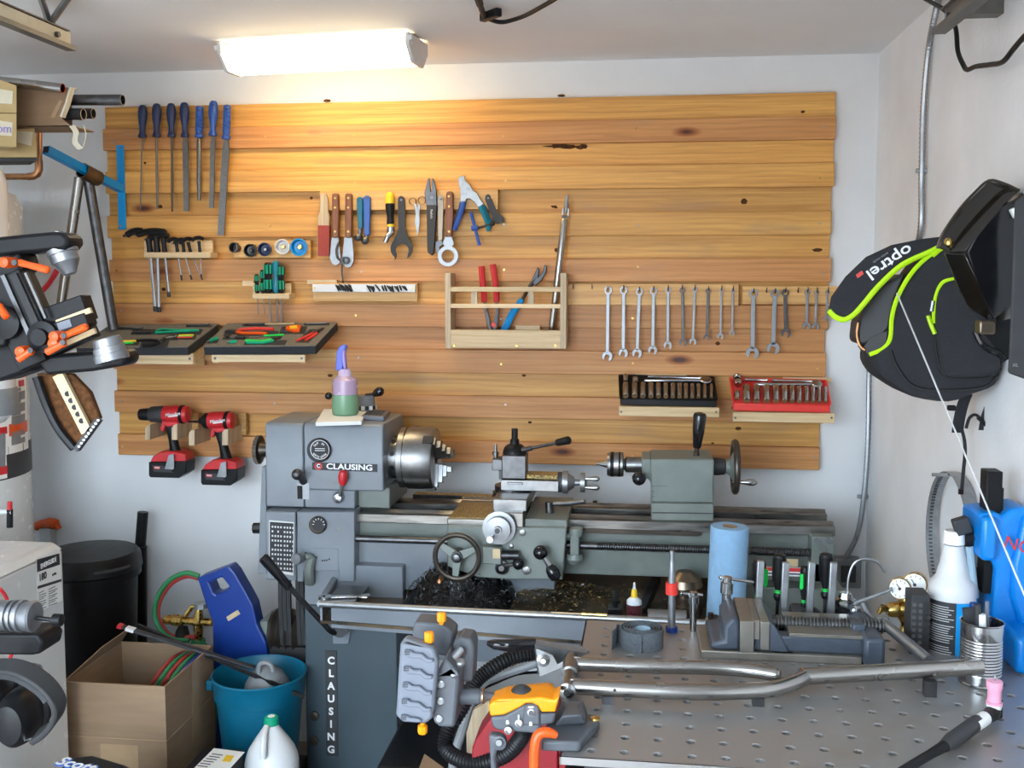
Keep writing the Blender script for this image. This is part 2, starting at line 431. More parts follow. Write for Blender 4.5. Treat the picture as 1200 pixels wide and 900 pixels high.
# ---------------------------------------------------------------- plank panel
PL_ = [125.5, 152, 176.7, 202, 227.6, 254, 279, 304.7, 330, 355, 381, 407, 433, 458.5, 483, 509, 533]
PR_ = [108, 134.5, 162.7, 189.3, 217.6, 246, 274.7, 302, 330, 358, 386, 413, 441.5, 469, 496, 524, 551]
EL = [128, 124.5, 129, 126, 130, 126.5, 131, 127.5, 131, 128.5, 132, 129, 132.5, 128.7, 134, 131.5]
ER = [975, 976, 974, 975.5, 972.5, 973.5, 972, 974.5, 972, 973, 969, 971, 968, 970, 965.5, 966]
panel = thing('plank_panel', 'wall panel of sixteen overlapping horizontal pine planks behind the tools', 'wall panel', W(550, 540, -.02))
for i in range(16):
    yf = -.02 if i % 2 == 0 else -.04
    z0 = (W(130, PL_[i], yf).z + W(971, PR_[i], yf).z) / 2; z1 = (W(130, PL_[i + 1], yf).z + W(971, PR_[i + 1], yf).z) / 2
    e = .008 if i % 2 == 0 else 0
    zt = z0 if i == 0 else z0 + e
    b = MB().bb((W(EL[i], 300, yf).x, yf, z1 - e), (W(ER[i], 300, yf).x, yf + .0195, zt))
    b.build('plank', MT['plank_pale' if i in (0, 2, 4, 6, 8, 12, 14, 3, 5) else 'plank_red'], panel, bev=.002)
    if i % 2:
        for px in (139, 317, 420, 590, 745, 963):
            p = W(px + random.uniform(-4, 4), 300, yf); p.z = (z0 + z1) / 2 + random.uniform(-.012, .012)
            MB().cyl(p - Vector((0, .0015, 0)), p + Vector((0, .004, 0)), .0034, n=8).build('screw', MT['brass' if random.random() < .6 else 'galv'], panel)
# the burl on the third plank, and dark knots
for (kx, ky, rx, rz, yy, n) in [(657, 171, .060, .012, -.02, 1), (683, 172, .025, .010, -.02, 1), (650, 242.5, .014, .006, -.02, 1), (872, 236, .013, .012, -.02, 0), (652, 293, .009, .009, -.02, 0), (387, 440, .012, .007, -.02, 0),
                            (614, 440, .009, .006, -.02, 0), (621, 495, .008, .005, -.02, 0), (865, 502, .012, .008, -.02, 0), (835, 519.5, .007, .004, -.02, 0), (841, 402.5, .010, .008, -.02, 0), (192, 339, .010, .008, -.02, 0), (170, 191, .006, .006, -.02, 0), (188, 242, .010, .008, -.02, 0), (365, 232, .007, .007, -.02, 0),
                            (383, 118, .016, .007, -.02, 0), (658, 112, .016, .006, -.02, 0), (941, 131, .008, .006, -.02, 0), (958, 293, .02, .008, -.02, 0)]:
    c = W(kx, ky, yy); pts = []; rx *= .8; rz *= .75
    for k in range(18):
        th = 2 * PI * k / 18; j = 1 + random.uniform(-.25, .25) * (.5 + n)
        pts.append(c + Vector((rx * math.cos(th) * j, -.0004, rz * math.sin(th) * j)))
    MB().prism(pts, (0, .002, 0)).build('knot', MT['burl'], panel)

# ---------------------------------------------------------------- ceiling light
a0, a1 = H(254.5, 48, CZ - .002), H(478.5, 35, CZ - .002)
d = (a1 - a0); d.z = 0; L = d.length; d.normalize(); n_ = Vector((-d.y, d.x, 0))
fx = thing('ceiling_light', 'long white fluorescent light with lit wrap diffuser on the ceiling', 'light', a0)
def lp(t, s, z): return a0 + d * t + n_ * s + Vector((0, 0, z))
FW = .175
MB().prism([lp(0.01, .045, 0), lp(0.01, FW - .045, 0), lp(.01, FW - .045, -.03), lp(.01, .045, -.03)], d * (L - .02)).build('housing', MT['white_enamel'], fx)
prof = [(.004, -.038), (.046, -.078), (FW - .046, -.078), (FW - .004, -.038), (FW - .012, -.036), (.012, -.036)]
MT['tube_glow'] = mat('tube_glow', (.9, .88, .82), .3, var=.01, emit=((1.0, .76, .42), FIX_EMIT))
MB().prism([lp(.012, s, z) for s, z in prof], d * (L - .024)).build('diffuser', MT['tube_glow'], fx)
MT['lens_side'] = mat('lens_side', (.85, .84, .80), .3, var=.01, emit=((1.0, .84, .60), .9))
for s0 in (.004, FW - .009): MB().prism([lp(.012, s0, -.012), lp(.012, s0 + .005, -.012), lp(.012, s0 + .005, -.037), lp(.012, s0, -.037)], d * (L - .024)).build('lens_side', MT['lens_side'], fx)
cap = [(0, -.004), (0, -.039), (.045, -.083), (FW - .045, -.083), (FW, -.039), (FW, -.004)]
for t in (-.002, L - .010): MB().prism([lp(t, s, z) for s, z in cap], d * .012).build('end_cap', MT['white_enamel'], fx, bev=.002)
for t in (-.004, L + .002): MB().bb(lp(t, .008, -.02) - Vector((.008, .008, .008)), lp(t, .008, -.02) + Vector((.008, .008, .008))).build('clip', MT['white_plastic'], fx, bev=.002)

# ---------------------------------------------------------------- garage door tracks
def track(name, label, end, sgn, wall):
    t = thing(name, label, 'door track', end)
    x, y, z = end; y0 = YF + .3
    pts = [(0, 0), (0, .055), (.012 * sgn, .055), (.012 * sgn, .052), (.003 * sgn, .052), (.003 * sgn, .003), (.025 * sgn, .003), (.025 * sgn, .012), (.028 * sgn, .012), (.028 * sgn, 0)]
    MB().prism([Vector((x + p[0], y, z + p[1])) for p in pts], (0, y0 - y, 0)).build('channel', MT['rail'], t)
    return t
e = W(78, 60, -.8)
tl = track('door_track', 'galvanised garage door track hanging from ceiling by two struts', e, 1, -1)
MB().bb((e.x + .0033, e.y + .012, e.z + .004), (e.x + .006, e.y - 1.2, e.z + .05)).build('web_plate', MT['cream_label'], tl)
MB().cyl((e.x + .004, e.y - .06, e.z + .03), (e.x + .016, e.y - .06, e.z + .03), .008, n=6).build('bolt', MT['steel_dark'], tl)
st0 = W(58, 26, -.86); st0.z = e.z + .056
for q in ((47, 0), (82, 0)):
    p = ray(*q); b = H(q[0], q[1] - 6, CZ)
    MB().tube([st0, st0.lerp(b, .5), Vector((b.x, b.y, CZ - .001))], .009, 8).build('strut', MT['galv'], tl)
e2 = X(1108, 40, .66)
tr = track('door_track', 'galvanised garage door track end high on the right wall', e2, -1, 1)
MB().bb((e2.x, e2.y - .05, e2.z + .02), (WR, e2.y - .09, e2.z + .06)).build('wall_bracket', MT['rail'], tr)
MB().cyl((e2.x - .012, e2.y - .04, e2.z + .03), (e2.x + .004, e2.y - .04, e2.z + .03), .007, n=6).build('bolt', MT['chrome'], tr)

# ---------------------------------------------------------------- cables, conduit, box
t = thing('ceiling_cable', 'black cord with plug looping along the ceiling near its middle', 'cord', H(570, 22, CZ - .02))
q = zr(540, 0, 8.571)
zc = CZ - .02
MB().tube(spline([H(*q(*p), zc) for p in [(280, 190), (330, 210), (400, 222), (480, 212), (640, 160), (800, 75), (930, 0), (1100, -110)]]), .006, 8).build('cable', MT['black_plastic'], t)
MB().tube(spline([H(*q(*p), zc) for p in [(150, -90), (175, -10), (190, 40), (215, 110), (240, 170)]]), [.010] * 13 + [.008] * 12, 8).build('cable_boot', MT['rubber'], t)
MB().beam(H(*q(215, 180), zc), H(*q(385, 120), zc), .02, .022).build('plug', MT['black_plastic'], t, bev=.003)
q = zr(1000, 0, 6)
pts = [X(*q(*p), .715) for p in [(300, -130), (520, 0), (640, 70), (690, 140), (722, 210), (735, 360), (770, 450), (800, 490), (860, 468), (960, 455), (1050, 435), (1130, 340), (1200, 260), (1330, 130)]]
tag(MB().tube(spline(pts), .0055, 8).build('power_cord', MT['black_plastic']), 'black cord drooping from the track end on the right wall', 'cord')
cp = [X(1101, -6, .735), X(1097, 12, .735), X(1088, 60, .738), X(1082, 130, .738), X(1080, 210, .738), X(1077, 280, .738), X(1052, 350, .738), X(1025, 395, .738)]
cp += [W(1019, 425, -.03), W(1017, 520, -.03), W(1012, 585, -.03), W(1005, 625, -.03), W(992, 652, -.035), W(978, 668, -.04)]
sp = spline(cp, 30); rr = [.0075 if i % 2 else .0088 for i in range(len(sp))]
cn = thing('metal_conduit', 'flexible galvanised conduit running down beside the room corner', 'conduit', sp[0])
MB().tube(sp, rr, 8).build('sheath', MT['galv'], cn)
for p in (X(1081, 200, .74), W(1011, 582, -.02)):
    MB().box(p, (.034, .012, .012)).build('clamp', MT['galv'], cn, bev=.002)
bx = thing('outlet_box', 'grey electrical box on back wall behind the lathe bed end', 'electrical box', W(995, 690, -.03))
MB().fb(978, 655, 1009, 690, -.05, .05).build('housing', MT['grey_plastic'], bx, bev=.004)
MB().fb(986, 663, 1003, 683, -.056, .007).build('cover', MT['charcoal'], bx, bev=.002)
# ================================================================ tools on the planks
E4 = zr(120, 250, 4); D4 = zr(120, 100, 4); F4 = zr(360, 190, 3.75); G4 = zr(660, 300, 3.5294); P5 = zr(140, 460, 5)
PXM = .00279
def rod(b, p0, p1, y0, prof, n=14, y1=None, sy=None):
    a, c = W(*p0, y0), W(*p1, y0 if y1 is None else y1); l = (c - a).length
    return b.lathe(a, c - a, [(t * l, r) for t, r in prof], n)
def flat(b, p0, p1, y, w0, w1, th):
    a, c = W(*p0, y), W(*p1, y); d = (c - a).normalized(); s = Vector((d.z, 0, -d.x))
    return b.prism([a - s * w0 / 2, a + s * w0 / 2, c + s * w1 / 2, c - s * w1 / 2], (0, th, 0))
def hookmb(p, r=.010, t=.0016):
    b = MB(); pts = [p + Vector((0, .022, .004)), p + Vector((0, 0, .0)), p + Vector((0, -.010, -.004)), p + Vector((0, -.014, .004)), p + Vector((0, -.013, .012))]
    return b.tube(spline(pts, 3), t, 6)
# ---- files
hp = [(0, .35), (.02, .6), (.08, .82), (.2, .98), (.32, 1), (.5, .86), (.68, .62), (.8, .58), (.88, .66), (.92, .84), (.99, .84), (1, .6)]
files = [((190, 92), (186, 247), (178, 585), 4, 'r', 'blue_dark', 'thinnest round file, first from the blue bar'),
         ((255, 85), (253, 244), (258, 580), 6, 'r', 'blue_dark', 'thin round file with dark blue handle, second from the blue bar'),
         ((322, 84), (324, 244), (326, 592), 8, 't', 'blue_dark', 'three-square file with dark blue handle, third from the blue bar'),
         ((384, 80), (387, 244), (392, 590), 14, 'f', 'blue_dark', 'dark flat file, fourth from the blue bar'),
         ((455, 97), (453, 246), (454, 540), 12, 'r', 'blue_handle', 'shortest file, thick round blade and ribbed blue handle'),
         ((521, 72), (517, 238), (510, 575), 12, 'f', 'blue_handle', 'flat file with smooth blue handle hung highest'),
         ((585, 92), (580, 254), (554, 703), 18, 'f', 'blue_handle', 'longest broad flat file with ribbed blue handle')]
for i, (a, m, z, w_, kd, hm, lb) in enumerate(files):
    pa, pm, pz = D4(*a), D4(*m), D4(*z); y = -.062
    t = thing('hand_file', lb, 'file', W(*pz, y), 'files hung along the plank panel')
    rib = i in (4, 6); pr = [(q_, r * .0165) for q_, r in hp]
    if rib:
        pr = [(0, .007), (.03, .012), (.1, .0135)] + [(.16 + k * .045, .0138 if k % 2 else .0118) for k in range(15)] + [(.87, .0105), (.9, .0145), (.99, .0145), (1, .008)]
    b = MB(); rod(b, pa, pm, y, pr, 14); b.build('handle', MT[hm], t)
    rod(MB(), (pa[0] + (pm[0] - pa[0]) * .1, pa[1] + (pm[1] - pa[1]) * .1), (pa[0] + (pm[0] - pa[0]) * .14, pa[1] + (pm[1] - pa[1]) * .14), y - .011, [(0, .0035), (1, .0035)], 8).build('hanging_hole', MT['black_plastic'], t)
    b = MB(); r = w_ / 4 * PXM
    if kd == 'r': rod(b, pm, pz, y, [(0, r * .6), (.05, r), (.7, r), (1, r * .7)], 12)
    elif kd == 't': rod(b, pm, pz, y, [(0, r), (.7, r * 1.1), (1, r * .7)], 3)
    else:
        flat(b, pm, (pm[0] + (pz[0] - pm[0]) * .1, pm[1] + (pz[1] - pm[1]) * .1), y - .003, r * 1.2, r * 2, .006)
        flat(b, (pm[0] + (pz[0] - pm[0]) * .1, pm[1] + (pz[1] - pm[1]) * .1), pz, y - .003, r * 2, r * 2 * .92, .006)
    b.build('blade', MT['file_steel'], t)
    rod(MB(), (pa[0], pa[1] + 3), (pa[0], pa[1] + 3), y, [(0, .002), (0, .002)], 6)
    MB().cyl(W(pa[0] + .3, pa[1] + 4, y - .02), W(pa[0] + .3, pa[1] + 4, -.02), .0018, n=6).build('nail', MT['steel_dark'], t)

# ---- blue T bracket
br = thing('tube_bracket', 'bright blue steel wall bar with arm sticking out holding the raw frame', 'bracket', W(142, 269, -.045))
MB().fb(136, 170, 147.5, 269, -.046, .006).build('wall_bar', MT['blue_paint'], br, bev=.001)
for yy in (173, 265): MB().cyl(W(141.5, yy, -.050), W(141.5, yy, -.042), .004, n=8).build('screw', MT['steel_dark'], br)
aw, ae = W(141, 221, -.046), W(54, 175.5, -.37)
MB().beam(aw, ae, .026, .026).build('arm', MT['blue_paint'], br, bev=.001)
dd = (ae - aw).normalized()
MB().beam(ae, ae + dd * .002, .020, .020).build('arm_opening', MT['black_plastic'], br)
# ---- raw bike frame hung on the arm
fr = thing('bike_frame', 'raw unpainted steel bicycle frame tubes hanging from the blue arm', 'bicycle frame', W(100, 385, -.2))
c0 = aw.lerp(ae, .33); c1 = aw.lerp(ae, .53)
ax = (c1 - c0).normalized()
MB().ring((c0 + c1) / 2 + Vector((0, 0, -.006)), ax, .026, .0225, .075).build('bottom_bracket_shell', MT['rust_tube'], fr)
mid = (c0 + c1) / 2 + Vector((0, 0, -.006)); yb = mid.y
s_ = (W(97, 205, yb) - mid)
MB().cyl(W(93, 208, yb), W(71, 362, yb + .03), .0165, n=14).build('tube', MT['raw_tube'], fr)
MB().cyl(W(103, 208, yb + .02), W(133, 386, yb + .06), .0175, n=14).build('tube', MT['steel_dark'], fr)
MB().tube(spline([W(74, 300, yb), W(66, 322, yb + .02), W(52, 338, yb + .03), W(38, 352, yb + .03)]), .005, 8).build('brake_cable', MT['red'], fr)

# ---- hex key rack
rk = thing('hex_key_rack', 'small pine ledge under the files holding black T-handled hex keys', 'tool rack', W(210, 302, -.05))
MB().fb(*E4(195, 128), *E4(516, 210), -.052, .016).build('back_board', MT['pine'], rk, bev=.001)
MB().fb(*E4(193, 183), *E4(507, 209), -.115, .064).build('ledge', MT['pine'], rk, bev=.002)
keys = [((112, 104), (190, 86), (216, 120), (224, 182), (249, 452), .0062, 1.25, 'long hex key at the outer end of the ledge, silver tip showing'),
        ((160, 100), (300, 92), (252, 110), (258, 182), (265, 455), .0062, 1.25, 'long hex key with the biggest curved black handle'),
        ((212, 122), (312, 106), (286, 118), (292, 182), (312, 384), .005, 1.05, 'medium hex key, third and shorter shaft on the ledge'),
        ((306, 134), (356, 128), (346, 138), (352, 182), (372, 306), .0028, .75, 'small hex key, first of the four thin ones'),
        ((335, 142), (390, 128), (378, 138), (382, 182), (417, 304), .0026, .75, 'small hex key, second of the four thin ones'),
        ((362, 142), (420, 122), (402, 135), (413, 182), (467, 304), .0022, .75, 'small hex key slanting most, third of the four thin ones'),
        ((418, 128), (476, 122), (452, 130), (458, 182), (465, 300), .0018, .7, 'thinnest hex key at the wall end of the ledge')]
for (l, r_, st, sb, tip, rr_, k, lb) in keys:
    y = -.088; t = thing('hex_key', lb, 'hex key', W(*E4(*sb), y), 'T-handled hex keys on their ledge')
    b = MB()
    b.tube(spline([W(*E4(*l), y), W(*E4((l[0] * 2 + r_[0]) / 3, (l[1] * 2 + r_[1]) / 3 - 10), y), W(*E4((l[0] + r_[0] * 2) / 3, (l[1] + r_[1] * 2) / 3 - 10), y), W(*E4(*r_), y)], 4), [.006 * k] + [.0095 * k] * 11 + [.006 * k], 8)
    b.tube([W(*E4(*st), y), W(*E4(*((st[0] + sb[0]) / 2, (st[1] + sb[1]) / 2)), y), W(*E4(*sb), y)], [.009 * k, .0075 * k, .009 * k], 8)
    b.build('grip', MT['black_plastic'], t)
    b = MB(); tp = W(*E4(*tip), y + .01); b.cyl(W(*E4(*sb), y), tp, rr_, n=6); b.build('shaft', MT['chrome'], t)
    b = MB(); dv = (tp - W(*E4(*sb), y)).normalized(); b.cyl(tp - dv * .012, tp + dv * .006, rr_ * 1.25, n=6); b.build('tip', MT['steel_black'], t)
    a = W(*E4(*l), y); b = MB().cyl(a + Vector((-.010, 0, -.001)), a + Vector((.004, 0, 0)), rr_ * .9, n=6); b.build('short_tip', MT['chrome'], t)

# ---- cup strip
cs = tag(MB().fb(*E4(614, 128), *E4(976, 208), -.056, .016).build('cup_strip', MT['pine_strip'], bev=.001), 'thin pine strip holding five round freewheel tools and cups', 'strip')
for (cx, cy, r, m, mm, lb) in [(637, 165, 24, 'steel_dark', 'bronze', 'dark knurled steel tool tilted on the end of the cup strip'), (705, 175, 31, 'steel_black', 'bronze', 'black ribbed cup with a bronze core'),
                               (772, 170, 33, 'blue_dark', 'steel', 'dark blue-black cup beside the white one'), (855, 158, 37, 'white_plastic', 'brass', 'white round cup on the strip'), (932, 160, 42, 'blue_plastic', 'brass', 'bright blue round cup, largest on the strip')]:
    r *= PXM / 4; c = W(*E4(cx, cy), -.056); dv = Vector((-.25, -1, .12)) if cx < 650 else Vector((.05, -1, .0))
    if m == 'blue_plastic': m = 'blue_paint'
    t = thing('round_cup', lb, 'tool cup', c, 'round tools on the cup strip')
    MB().lathe(c, dv, [(0, r * .7), (.010, r * .85), (.028, r), (.030, r), (.031, r * .88), (.012, r * .72), (.010, .002)], 24, False).build('shell', MT[m], t)
    MB().lathe(c, dv, [(.004, r * .3), (.022, r * .3), (.024, r * .2)], 10).build('core', MT[mm], t)
    if m in ('steel_black', 'steel_dark'):
        b = MB(); e1, e2 = basis(dv)
        for k in range(14):
            th = 2 * PI * k / 14; p = c + dv * .02 + (e1 * math.cos(th) + e2 * math.sin(th)) * r * .97
            b.box(p, (.003, .016, .003))
        b.build('ribs', MT[m], t)

# ---- green screwdrivers in a ledge
sk = thing('screwdriver_rack', 'small pine ledge holding five short green screwdrivers', 'tool rack', W(318, 350, -.05))
MB().fb(*E4(704, 328), *E4(884, 402), -.052, .016).build('back_board', MT['pine'], sk, bev=.001)
MB().fb(*E4(701, 376), *E4(876, 402), -.115, .064).build('ledge', MT['pine'], sk, bev=.002)
MB().fb(*E4(657, 316), *E4(706, 340), -.05, .014).build('cleat', MT['pine'], sk)
for (x, y0, r, xe, ye, rr_, m, lb) in [(723, 285, 12, 730, 472, .0016, 'green_grip', 'smallest green screwdriver, outermost in the ledge'), (749, 264, 12, 762, 470, .0016, 'green_grip', 'thin green screwdriver half behind the fattest one'),
                              (776, 230, 21, 792, 510, .0028, 'green_grip', 'fattest green and black screwdriver in the ledge'), (812, 222, 18, 821, 512, .003, 'teal_handle', 'teal screwdriver, tallest handle in the ledge'), (836, 239, 18, 841, 515, .0028, 'green_grip', 'green and black screwdriver nearest the wall end of the ledge')]:
    y = -.086; a, c = E4(x, y0), E4(x + 3, 377); r *= PXM / 4
    t = thing('screwdriver', lb, 'screwdriver', W(*c, y), 'green screwdrivers in their ledge')
    pr = [(0, r * .5), (.04, r * .8), (.1, r), (.35, r), (.42, r * .75), (.5, r * .78), (.62, r), (.85, r * 1.05), (1, r * .6)]
    if m == 'teal_handle': rod(MB(), a, c, y, pr, 10).build('grip', MT[m], t)
    else:
        rod(MB(), a, c, y, pr, 6).build('grip', MT['black_plastic'], t)
        b = MB()
        for k in range(3):
            th = -PI / 2 + (k - 1) * 1.0
            o_ = Vector((math.cos(th), math.sin(th), 0)) * r * .78
            p0, p1 = W(*a, y) + o_ , W(*c, y) + o_
            MB().cyl(p0.lerp(p1, .08), p0.lerp(p1, .36), r * .33, n=6).build('grip_inlay', MT[m], t); MB().cyl(p0.lerp(p1, .55), p0.lerp(p1, .85), r * .33, n=6).build('grip_inlay', MT[m], t)
    MB().cyl(W(*c, y), W(*E4(xe, ye), y + .008), rr_, n=8).build('shaft', MT['steel'], t)

# ---- long strip with the assorted bike tools
ts = tag(MB().fb(*F4(55, 128), *F4(838, 206), -.057, .017).build('tool_strip', MT['pine_strip'], bev=.001), 'wide pine strip along the planks carrying the assorted bicycle tools', 'strip')
def fp(pts, y, t, z=F4): return MB().pp([z(*p) for p in pts], y, t)
def arc(c, r, a0, a1, n=14): return [(c[0] + r * math.cos(math.radians(a0 + (a1 - a0) * k / n)), c[1] - r * math.sin(math.radians(a0 + (a1 - a0) * k / n))) for k in range(n + 1)]
Y0 = -.064
t = thing('paint_brush', 'flat brush with pale wood handle and dark red bristles', 'brush', W(*F4(70, 412), Y0))
fp([(62, 138), (82, 138), (90, 165), (90, 215), (97, 240), (97, 280), (46, 280), (46, 240), (55, 215), (56, 165)], Y0 - .008, .012).build('handle', MT['ply_up'], t, bev=.002)
fp([(47, 278), (96, 278), (95, 412), (47, 412)], Y0 - .010, .016).build('bristles', MT['wood_red'], t)
for (x, lb, sh) in [(122, 'chain whip with wooden handle nearest the brush', 0), (180, 'chain whip with wooden handle beside the blue spanners', 1)]:
    t = thing('chain_whip', lb, 'chain whip', W(*F4(x, 455), Y0))
    fp([(x - 14, 142), (x - 8, 137), (x + 8, 137), (x + 14, 142), (x + 15, 240), (x + 14, 325), (x + 8, 333), (x - 8, 333), (x - 14, 325), (x - 15, 240)], Y0 - .012, .020).build('handle', MT['brown_handle'], t, bev=.003)
    for yy in (158, 200, 305): MB().cyl(W(*F4(x, yy), Y0 - .014), W(*F4(x, yy), Y0), .004, n=8).build('rivet', MT['brass'], t)
    if sh == 0: o_ = [(x - 15, 330), (x + 15, 330), (x + 26, 420), (x + 20, 445), (x + 5, 455), (x - 12, 447), (x - 24, 420)]
    else: o_ = [(x - 17, 330), (x + 17, 330), (x + 24, 400), (x + 24, 435), (x + 12, 460), (x - 8, 463), (x - 26, 445), (x - 26, 415)]
    fp(o_, Y0 - .003, .004).build('blade', MT['alu'], t, bev=.0008)
    if sh == 0:
        b = MB(); cpts = [W(*F4(*p), Y0 - .012) for p in spline([Vector((140, 352, 0)), Vector((128, 380, 0)), Vector((132, 420, 0)), Vector((152, 440, 0)), Vector((152, 480, 0)), Vector((158, 528, 0))], 5) for p in [(p.x, p.y)]]
        for k, p in enumerate(cpts):
            b.ball(p, .0035, 8, 6)
            if k: b.beam(cpts[k - 1], p, .003 if k % 2 else .006, .005)
        b.build('chain', MT['bronze'], t)
    else:
        MB().ring(W(*F4(168, 432), Y0 - .012), (0, -1, 0), .013, .007, .02).build('chain_roller', MT['steel_black'], t)
for (x0, y0, x1, y1, bx_, by_, m, lb) in [(229, 152, 233, 292, 229, 332, 'teal', 'teal handled spanner with round steel end'), (261, 147, 261, 322, 259, 346, 'blue_handle', 'blue handled spanner with round steel end')]:
    t = thing('blue_spanner', lb, 'spanner', W(*F4(bx_, by_ + 17), Y0))
    w0 = 27 if m == 'teal' else 33
    fp([(x0 - w0 / 2, y0 + 10), (x0 - w0 / 4, y0), (x0 + w0 / 4, y0), (x0 + w0 / 2, y0 + 10), (x1 + w0 / 2.6, y1), (x1 - w0 / 2.6, y1)], Y0 - .008, .013).build('handle', MT[m], t, bev=.003)
    MB().cyl(W(*F4(x1, y1 - 6), Y0), W(*F4(bx_, by_), Y0), .006, n=10).build('neck', MT['steel'], t)
    MB().lathe(W(*F4(bx_, by_), Y0 + .008), (0, -1, 0), [(0, .011), (.012, .0128), (.020, .0122), (.024, .007), (.026, .002)], 16).build('ball_end', MT['steel_dark'], t)
    MB().cyl(W(*F4(x0, y0 + 12), Y0 - .012), W(*F4(x0, y0 + 12), -.05), .003, n=8).build('peg', MT['steel_dark'], t)
t = thing('ratchet_driver', 'black and yellow handled ratchet with chrome swivel head', 'ratchet', W(*F4(345, 355), Y0))
rod(MB(), F4(364, 132), F4(364, 184), Y0 - .006, [(0, .008), (.15, .013), (.6, .0155), (1, .015)], 14).build('end_cap', MT['yellow'], t)
rod(MB(), F4(364, 182), F4(366, 275), Y0 - .006, [(0, .0155), (.3, .015), (.6, .011), (.9, .0125), (1, .012)], 14).build('grip', MT['black_plastic'], t)
rod(MB(), F4(366, 273), F4(367, 285), Y0 - .006, [(0, .0125), (1, .012)], 14).build('collar', MT['yellow'], t)
b = MB(); rod(b, F4(368, 284), F4(366, 320), Y0 - .006, [(0, .012), (.4, .013), (1, .010)], 12); b.cyl(W(*F4(375, 305), Y0 - .006), W(*F4(352, 328), Y0 - .014), .010, n=12); b.cyl(W(*F4(358, 318), Y0 - .012), W(*F4(343, 352), Y0 - .012), .009, n=12); b.build('swivel_head', MT['chrome'], t)
t = thing('lockring_wrench', 'flat black wrench with large open hook jaw', 'wrench', W(*F4(415, 430), Y0))
o_ = [(398, 165), (402, 153), (412, 148), (424, 153), (429, 165), (430, 290)] + [(444, 330)] + arc((415, 380), 49, 45, -62) + [(442, 408)] + arc((417, 388), 29, -35, 215) + [(392, 418), (384, 432)] + arc((415, 380), 49, 232, 135) + [(386, 330), (400, 290)]
fp(o_, Y0 - .002, .005).build('body', MT['charcoal'], t)
MB().cyl(W(*F4(413, 166), Y0 - .012), W(*F4(413, 166), -.05), .004, n=8).build('peg', MT['steel'], t)
t = thing('scissors', 'small bright steel scissors with open round handles', 'scissors', W(*F4(485, 320), Y0))
MB().torus(W(*F4(463, 172), Y0), (0, 1, 0), .0115, .0018, 20, 6).build('finger_loop', MT['rust_tube'], t)
MB().torus(W(*F4(504, 168), Y0), (0, 1, 0), .0125, .0018, 20, 6).build('finger_loop', MT['rust_tube'], t)
fp([(470, 184), (478, 180), (492, 230), (494, 260), (486, 322), (480, 300), (478, 230)], Y0 - .002, .003).build('blade', MT['steel'], t)
fp([(497, 184), (490, 180), (478, 225), (473, 260), (484, 320), (492, 290), (492, 230)], Y0 + .001, .003).build('blade', MT['steel'], t)
t = thing('pry_pliers', 'grey split-nose tool with straight black handle', 'pliers', W(*F4(540, 410), Y0))
fp([(515, 135), (530, 72), (537, 70), (541, 130), (546, 130), (546, 70), (553, 72), (565, 112), (569, 192), (524, 192)], Y0 - .010, .012).build('jaws', MT['steel_dark'], t, bev=.001)
fp([(524, 188), (569, 188), (556, 400), (547, 411), (530, 397), (527, 380)], Y0 - .013, .018).build('handle', MT['charcoal'], t, bev=.002)
MB().cyl(W(*F4(547, 155), Y0 - .014), W(*F4(547, 155), Y0), .006, n=10).build('pivot', MT['steel'], t)
text("Pedro's", W(*F4(546, 228), Y0 - .0135), (0, 0, -1), (1, 0, 0), .011, MT['ink_white'], t, sx=.9)
t = thing('adjustable_wrench', 'thin old adjustable wrench with brass-coloured shank', 'wrench', W(*F4(580, 400), Y0))
fp([(572, 160), (576, 147), (590, 145), (598, 158), (596, 250), (592, 345), (576, 345), (575, 250)], Y0 + .002, .004).build('shank', MT['rust_tube'], t)
fp([(562, 350), (590, 340), (598, 362), (582, 372), (585, 398), (570, 402), (563, 375)], Y0 + .000, .008).build('head', MT['steel_dark'], t, bev=.001)
MB().cyl(W(*F4(586, 162), Y0 - .012), W(*F4(586, 162), -.05), .003, n=8).build('peg', MT['steel_dark'], t)
t = thing('ring_spanner', 'wooden handled tool with large polished steel ring', 'spanner', W(*F4(620, 458), Y0))
x = 624
fp([(x - 14, 135), (x - 6, 128), (x + 8, 128), (x + 16, 136), (x + 17, 240), (x + 10, 328), (x - 18, 328), (x - 19, 240)], Y0 - .014, .020).build('handle', MT['brown_handle'], t, bev=.003)
for yy in (150, 195, 305): MB().cyl(W(*F4(x - 1, yy), Y0 - .016), W(*F4(x - 1, yy), Y0), .004, n=8).build('rivet', MT['brass'], t)
fp([(608, 326), (634, 326), (645, 360), (632, 372), (606, 372), (596, 356)], Y0 - .004, .005).build('neck', MT['alu'], t)
MB().ring(W(*F4(619, 413), Y0 - .002), (0, 1, 0), 46 * PXM / 3.75, 29 * PXM / 3.75, .006, 28).build('ring', MT['alu'], t)
t = thing('cable_cutter', 'steel cable pliers with blue and teal grips hung open', 'pliers', W(*F4(720, 305), Y0))
fp([(662, 70), (676, 62), (690, 58), (693, 80), (716, 100), (728, 125), (746, 135), (760, 165), (776, 182), (752, 200), (735, 175), (712, 160), (698, 162), (694, 182), (672, 176), (674, 130), (665, 100)], Y0 - .010, .010).build('head', MT['steel'], t, bev=.001)
for c in ((680, 88), (705, 118), (690, 140)): MB().cyl(W(*F4(*c), Y0 - .014), W(*F4(*c), Y0), .006, n=10).build('pivot', MT['chrome'], t)
MB().tube(spline([W(*F4(*p), Y0 - .006) for p in [(688, 172), (682, 200), (668, 245), (646, 300)]], 4), [.007, .009] + [.0085] * 10 + [.006], 8).build('grip', MT['blue_handle'], t)
MB().tube(spline([W(*F4(*p), Y0 - .004) for p in [(676, 175), (670, 205), (655, 245), (642, 290)]], 4), .005, 8).build('grip', MT['blue_dark'], t)
